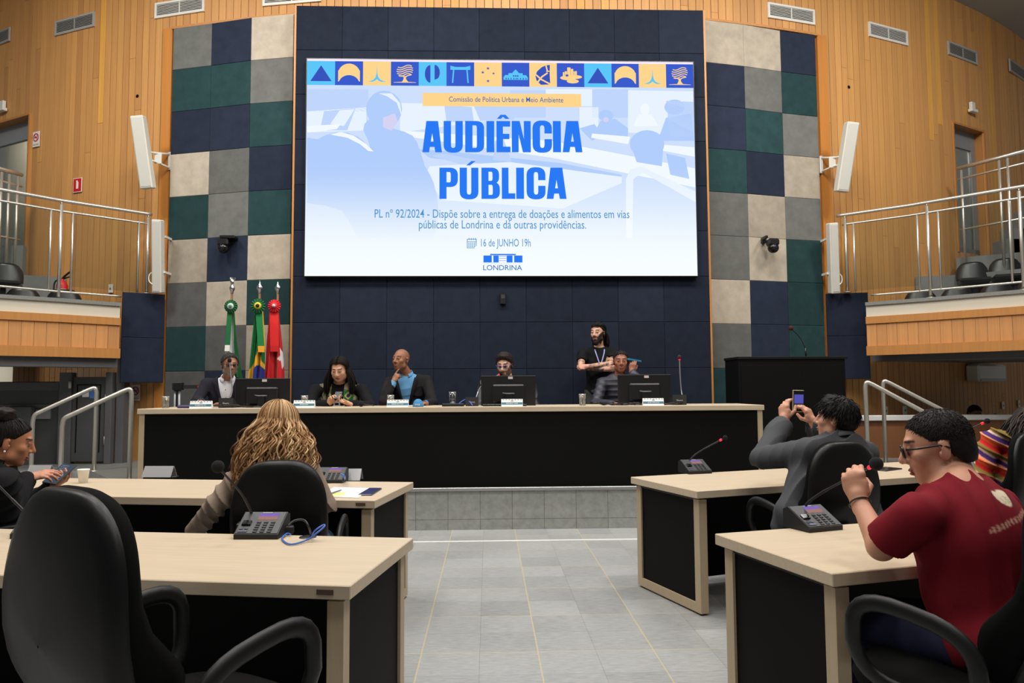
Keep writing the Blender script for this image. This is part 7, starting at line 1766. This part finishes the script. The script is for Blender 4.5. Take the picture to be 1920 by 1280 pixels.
mb = MB(); U9 = frame(WR9-np.array(p.arms['R'][1])); mb.tube([WR9-U9[:, 2]*.02+(U9[:, 0]*math.cos(a)+U9[:, 1]*math.sin(a))*.032 for a in np.linspace(0, 2*PI, 18, endpoint=False)], .004, 6, closed=True); mb.build('bracelet', M_STEEL, p.o)
pc = [A_(1486, 772, 4.74), A_(1506.5, 772.5, 4.78), A_(1509, 731, 4.78), A_(1488.5, 731, 4.74)]
o, W, H = slab('mobile_phone', 'phone in a pale gold case held up by the person in a charcoal coat', 'phone', pc, .010, mat('gold_case', (196, 176, 140), rough=.35, metal=.4), mat('phone_black', (22, 22, 28), rough=.12), .003)
mb = MB(); mb.box((-W*.42, -H*.10, .0009), (W*.42, H*.30, .0013)); mb.build('preview', glow('preview_blue', (92, 92, 190), .8), o); mb = MB(); mb.box((-W*.42, -H*.34, .0009), (W*.42, -H*.10, .0013)); mb.build('preview_dark', glow('preview_grey', (70, 70, 82), .6), o)

# 10 red T-shirt, glasses, holding the microphone neck
SK10 = (206, 150, 122); NB = A_(1792, 916, 2.42); C10 = (118, 20, 32)
p = Person('short-haired person in a dark red T-shirt and glasses holding a microphone', A_(1757, 837, 2.50), (-.88, .46, -.22), 1.06, NB, NB+np.array([.07, -.10, -.45]), (-.52, .85), A_(1716, 966, 2.30), A_(1872, 952, 2.52), SK10, bulk=1.26, h=.0042, depth=1.12)
EL10, WL10 = A_(1652, 1024, 2.42), A_(1610, 938, 2.56)
p.arm('L', EL10, WL10); p.arm('R', A_(1800, 1050, 2.80), A_(1700, 1030, 2.80)); p.sit_legs(0., fwd=.44)
MICP = [P(1590, 897, Y=2.79), P(1638, 872, Y=2.65)]
hand(p.body, WL10, (-.06, .30, 1), (.45, .75, -.25), 'L', 'grip', SK10, 1.04); hand(p.body, A_(1700, 1030, 2.80), (-.9, .15, -.05), (0, 0, -1), 'R', 'flat', SK10)
p.paint += [brows((24, 20, 18)), irises(down=.003), stubble_cap((30, 26, 25), .88, hairline(-.006, 1.0)), beard((90, 70, 62), True, .15)]
p.finish_body()
HX, HZ = -.01, -.055
def heart_text(v, q, col):
    # printed heart and slogan on the back of the shirt
    bk = q[:, 1] < -.02; u = (q[:, 0]-HX)/.026; w_ = (q[:, 2]-HZ)/.026; hrt = bk & (((u*u+w_*w_-1)**3-u*u*w_**3) < 0); col[hrt] = lin((222, 206, 178))
    ink = hrt & (np.abs(u) < .5) & (np.abs(w_+.05) < .45) & (np.sin(q[:, 0]*900)+np.sin(q[:, 2]*1100) > .9); col[ink] = lin((120, 90, 80))
    zz = HZ-.062+.16*(q[:, 0]-HX); t = np.abs(q[:, 2]-zz); m = bk & (q[:, 0] > HX-.12) & (q[:, 0] < HX+.10) & (t < .0085); st = m & (np.sin(q[:, 0]*420)+.8*np.sin(q[:, 0]*977+q[:, 2]*600) > -.1); col[st] = lin((198, 150, 132))
g = SDF(); p.torso(g, .016, C10, .045, 1.12); p.sleeve(g, 'L', .012, 0, .95, C10, .014); p.sleeve(g, 'R', .012, 0, .95, C10, .014); g.cuts += [p.hem('L', .80), p.hem('R', .80)]; g.cuts.append(p.neck_cut(.068, .05, .03)); p.garment('t_shirt', g, C10, h=.0042, wrinkle=.004, fr=30, seed=17, paint=heart_text, fold=.010, fold_fr=40)
trousers(p, (34, 38, 60)); shoes(p)
short_hair(p, (30, 26, 25), .003, -.006, 1.0, nape=-.062, tex=.001, fr=420, strands=2800, slen=.008, rs=.42); spectacles(p, (18, 18, 20), .0036, .025, .019, lens=(205, 210, 215))
mb = MB(); Ux = frame(WL10-EL10); mb.tube([WL10-Ux[:, 2]*.012+(Ux[:, 0]*math.cos(a)*.036+Ux[:, 1]*math.sin(a)*.033) for a in np.linspace(0, 2*PI, 24, endpoint=False)], .0028, 6, closed=True); mb.build('bracelet', mat('bracelet', (40, 40, 44), rough=.5), p.o)

# 11 striped shirt, leaning away at the right edge
SK11 = (196, 146, 118); NB = A_(1905, 812, 4.92)
p = Person('person in an orange, purple and olive striped shirt leaning over at the right edge', A_(1928, 800, 4.92), (.55, .55, -.6), 1.0, NB, A_(1905, 962, 4.80), (-.35, .9), A_(1858, 824, 4.80), A_(1960, 835, 5.10), SK11, bulk=1.15)
p.arm('L', A_(1842, 893, 4.80), A_(1850, 902, 5.10)); p.arm('R', A_(1990, 900, 5.22), A_(1960, 880, 5.47)); p.sit_legs(0.)
hand(p.body, A_(1850, 902, 5.10), (.1, .9, -.1), (0, 0, -1), 'L', 'relax', SK11); hand(p.body, A_(1960, 880, 5.47), (-.3, .9, 0), (0, 0, -1), 'R', 'relax', SK11)
p.finish_body(); STR = [lin(c) for c in ((238, 96, 56), (238, 96, 56), (214, 44, 44), (214, 44, 44), (134, 112, 56), (134, 112, 56), (226, 190, 170), (74, 46, 112), (74, 46, 112), (230, 150, 110))]
def stripes(v, q, col):
    t = (v-np.array(p.SL))@nrm((-.34, .35, -.86))+.02*wav(v, 12, 4); k = np.floor((t % .125)/.0125).astype(int) % 10; col[:] = np.array(STR)[k]
shirt(p, (238, 96, 56), .020, 'striped_shirt', .062, {'L': 1.5, 'R': 1.9}, paint=stripes, wr=.005, seed=19, fold=.012); trousers(p, (30, 32, 44)); shoes(p)
hair_base(p, (32, 26, 25), .012, .03, .9); locks(p, 520, .26, [(34, 27, 26), (44, 35, 33), (26, 21, 20), (58, 48, 46)], (20, 340), .006, 1.2, .04, .0052, .002, 11, gravity=(-.55, -.3, -.6), vol=.014)

# 12 onlooker low behind the barrier
SK12 = (110, 72, 54); C = A_(1828, 776, 10.15); NB = C+np.array([0, .05, -.24])
p = Person('onlooker in the shadow under the right gallery, only the head above the barrier', C, (-.1, -1, -.3), 1.0, NB, NB+np.array([0, .05, -.34]), (0, -1), NB+np.array([.18, 0, -.05]), NB+np.array([-.18, 0, -.05]), SK12, h=.007)
p.arm('R', NB+np.array([-.26, -.05, -.30]), NB+np.array([-.1, -.22, -.38])); p.arm('L', NB+np.array([.26, -.05, -.30]), NB+np.array([.1, -.22, -.38])); p.paint += [brows((20, 16, 14)), irises(), stubble_cap((18, 15, 14), .9, hairline(-.012, 1.0))]
hand(p.body, NB+np.array([-.1, -.22, -.38]), (.6, -.6, 0), (0, 0, -1), 'R', 'relax', SK12); hand(p.body, NB+np.array([.1, -.22, -.38]), (-.6, -.6, 0), (0, 0, -1), 'L', 'relax', SK12)
p.sit_legs(.4, fwd=.36); p.finish_body(); shirt(p, (40, 36, 38), .014, sleeves={'R': 1.9, 'L': 1.9}); trousers(p, (30, 30, 34)); short_hair(p, (18, 15, 14), .012, -.006, 1.0)

# ------------------------------------------------------------------ chairs on the hall floor
def chair_at(px, py, Y, rz, label, sc):
    b = P(px, py, Y=Y); f = np.array([-math.sin(rz), math.cos(rz)]); put_chair(b[0]+f[0]*.235*sc, b[1]+f[1]*.235*sc, rz, label, sc)
chair_at(140, 1100, 1.80, -.60, 'empty black office chair nearest the camera at the left desk', 1.07)
chair_at(525, 960, 3.66, .06, 'black office chair behind the blond person', .96)
chair_at(1578, 935, 4.02, .30, 'black office chair of the person in a charcoal coat', 1.0)
chair_at(1985, 1090, 2.06, .66, 'black office chair of the red-shirted person, cut by the right edge', 1.03)
chair_at(1922, 888, 4.62, .62, 'black office chair of the striped-shirted person', 1.0)

p_ = np.array([float(NB7[0])-.10, float(NB7[1])-.02]); f_ = nrm((.85, .5)); put_chair(p_[0]+f_[0]*.05, p_[1]+f_[1]*.05, math.atan2(-f_[0], f_[1]), 'black office chair under the person with a hair bun', .96)
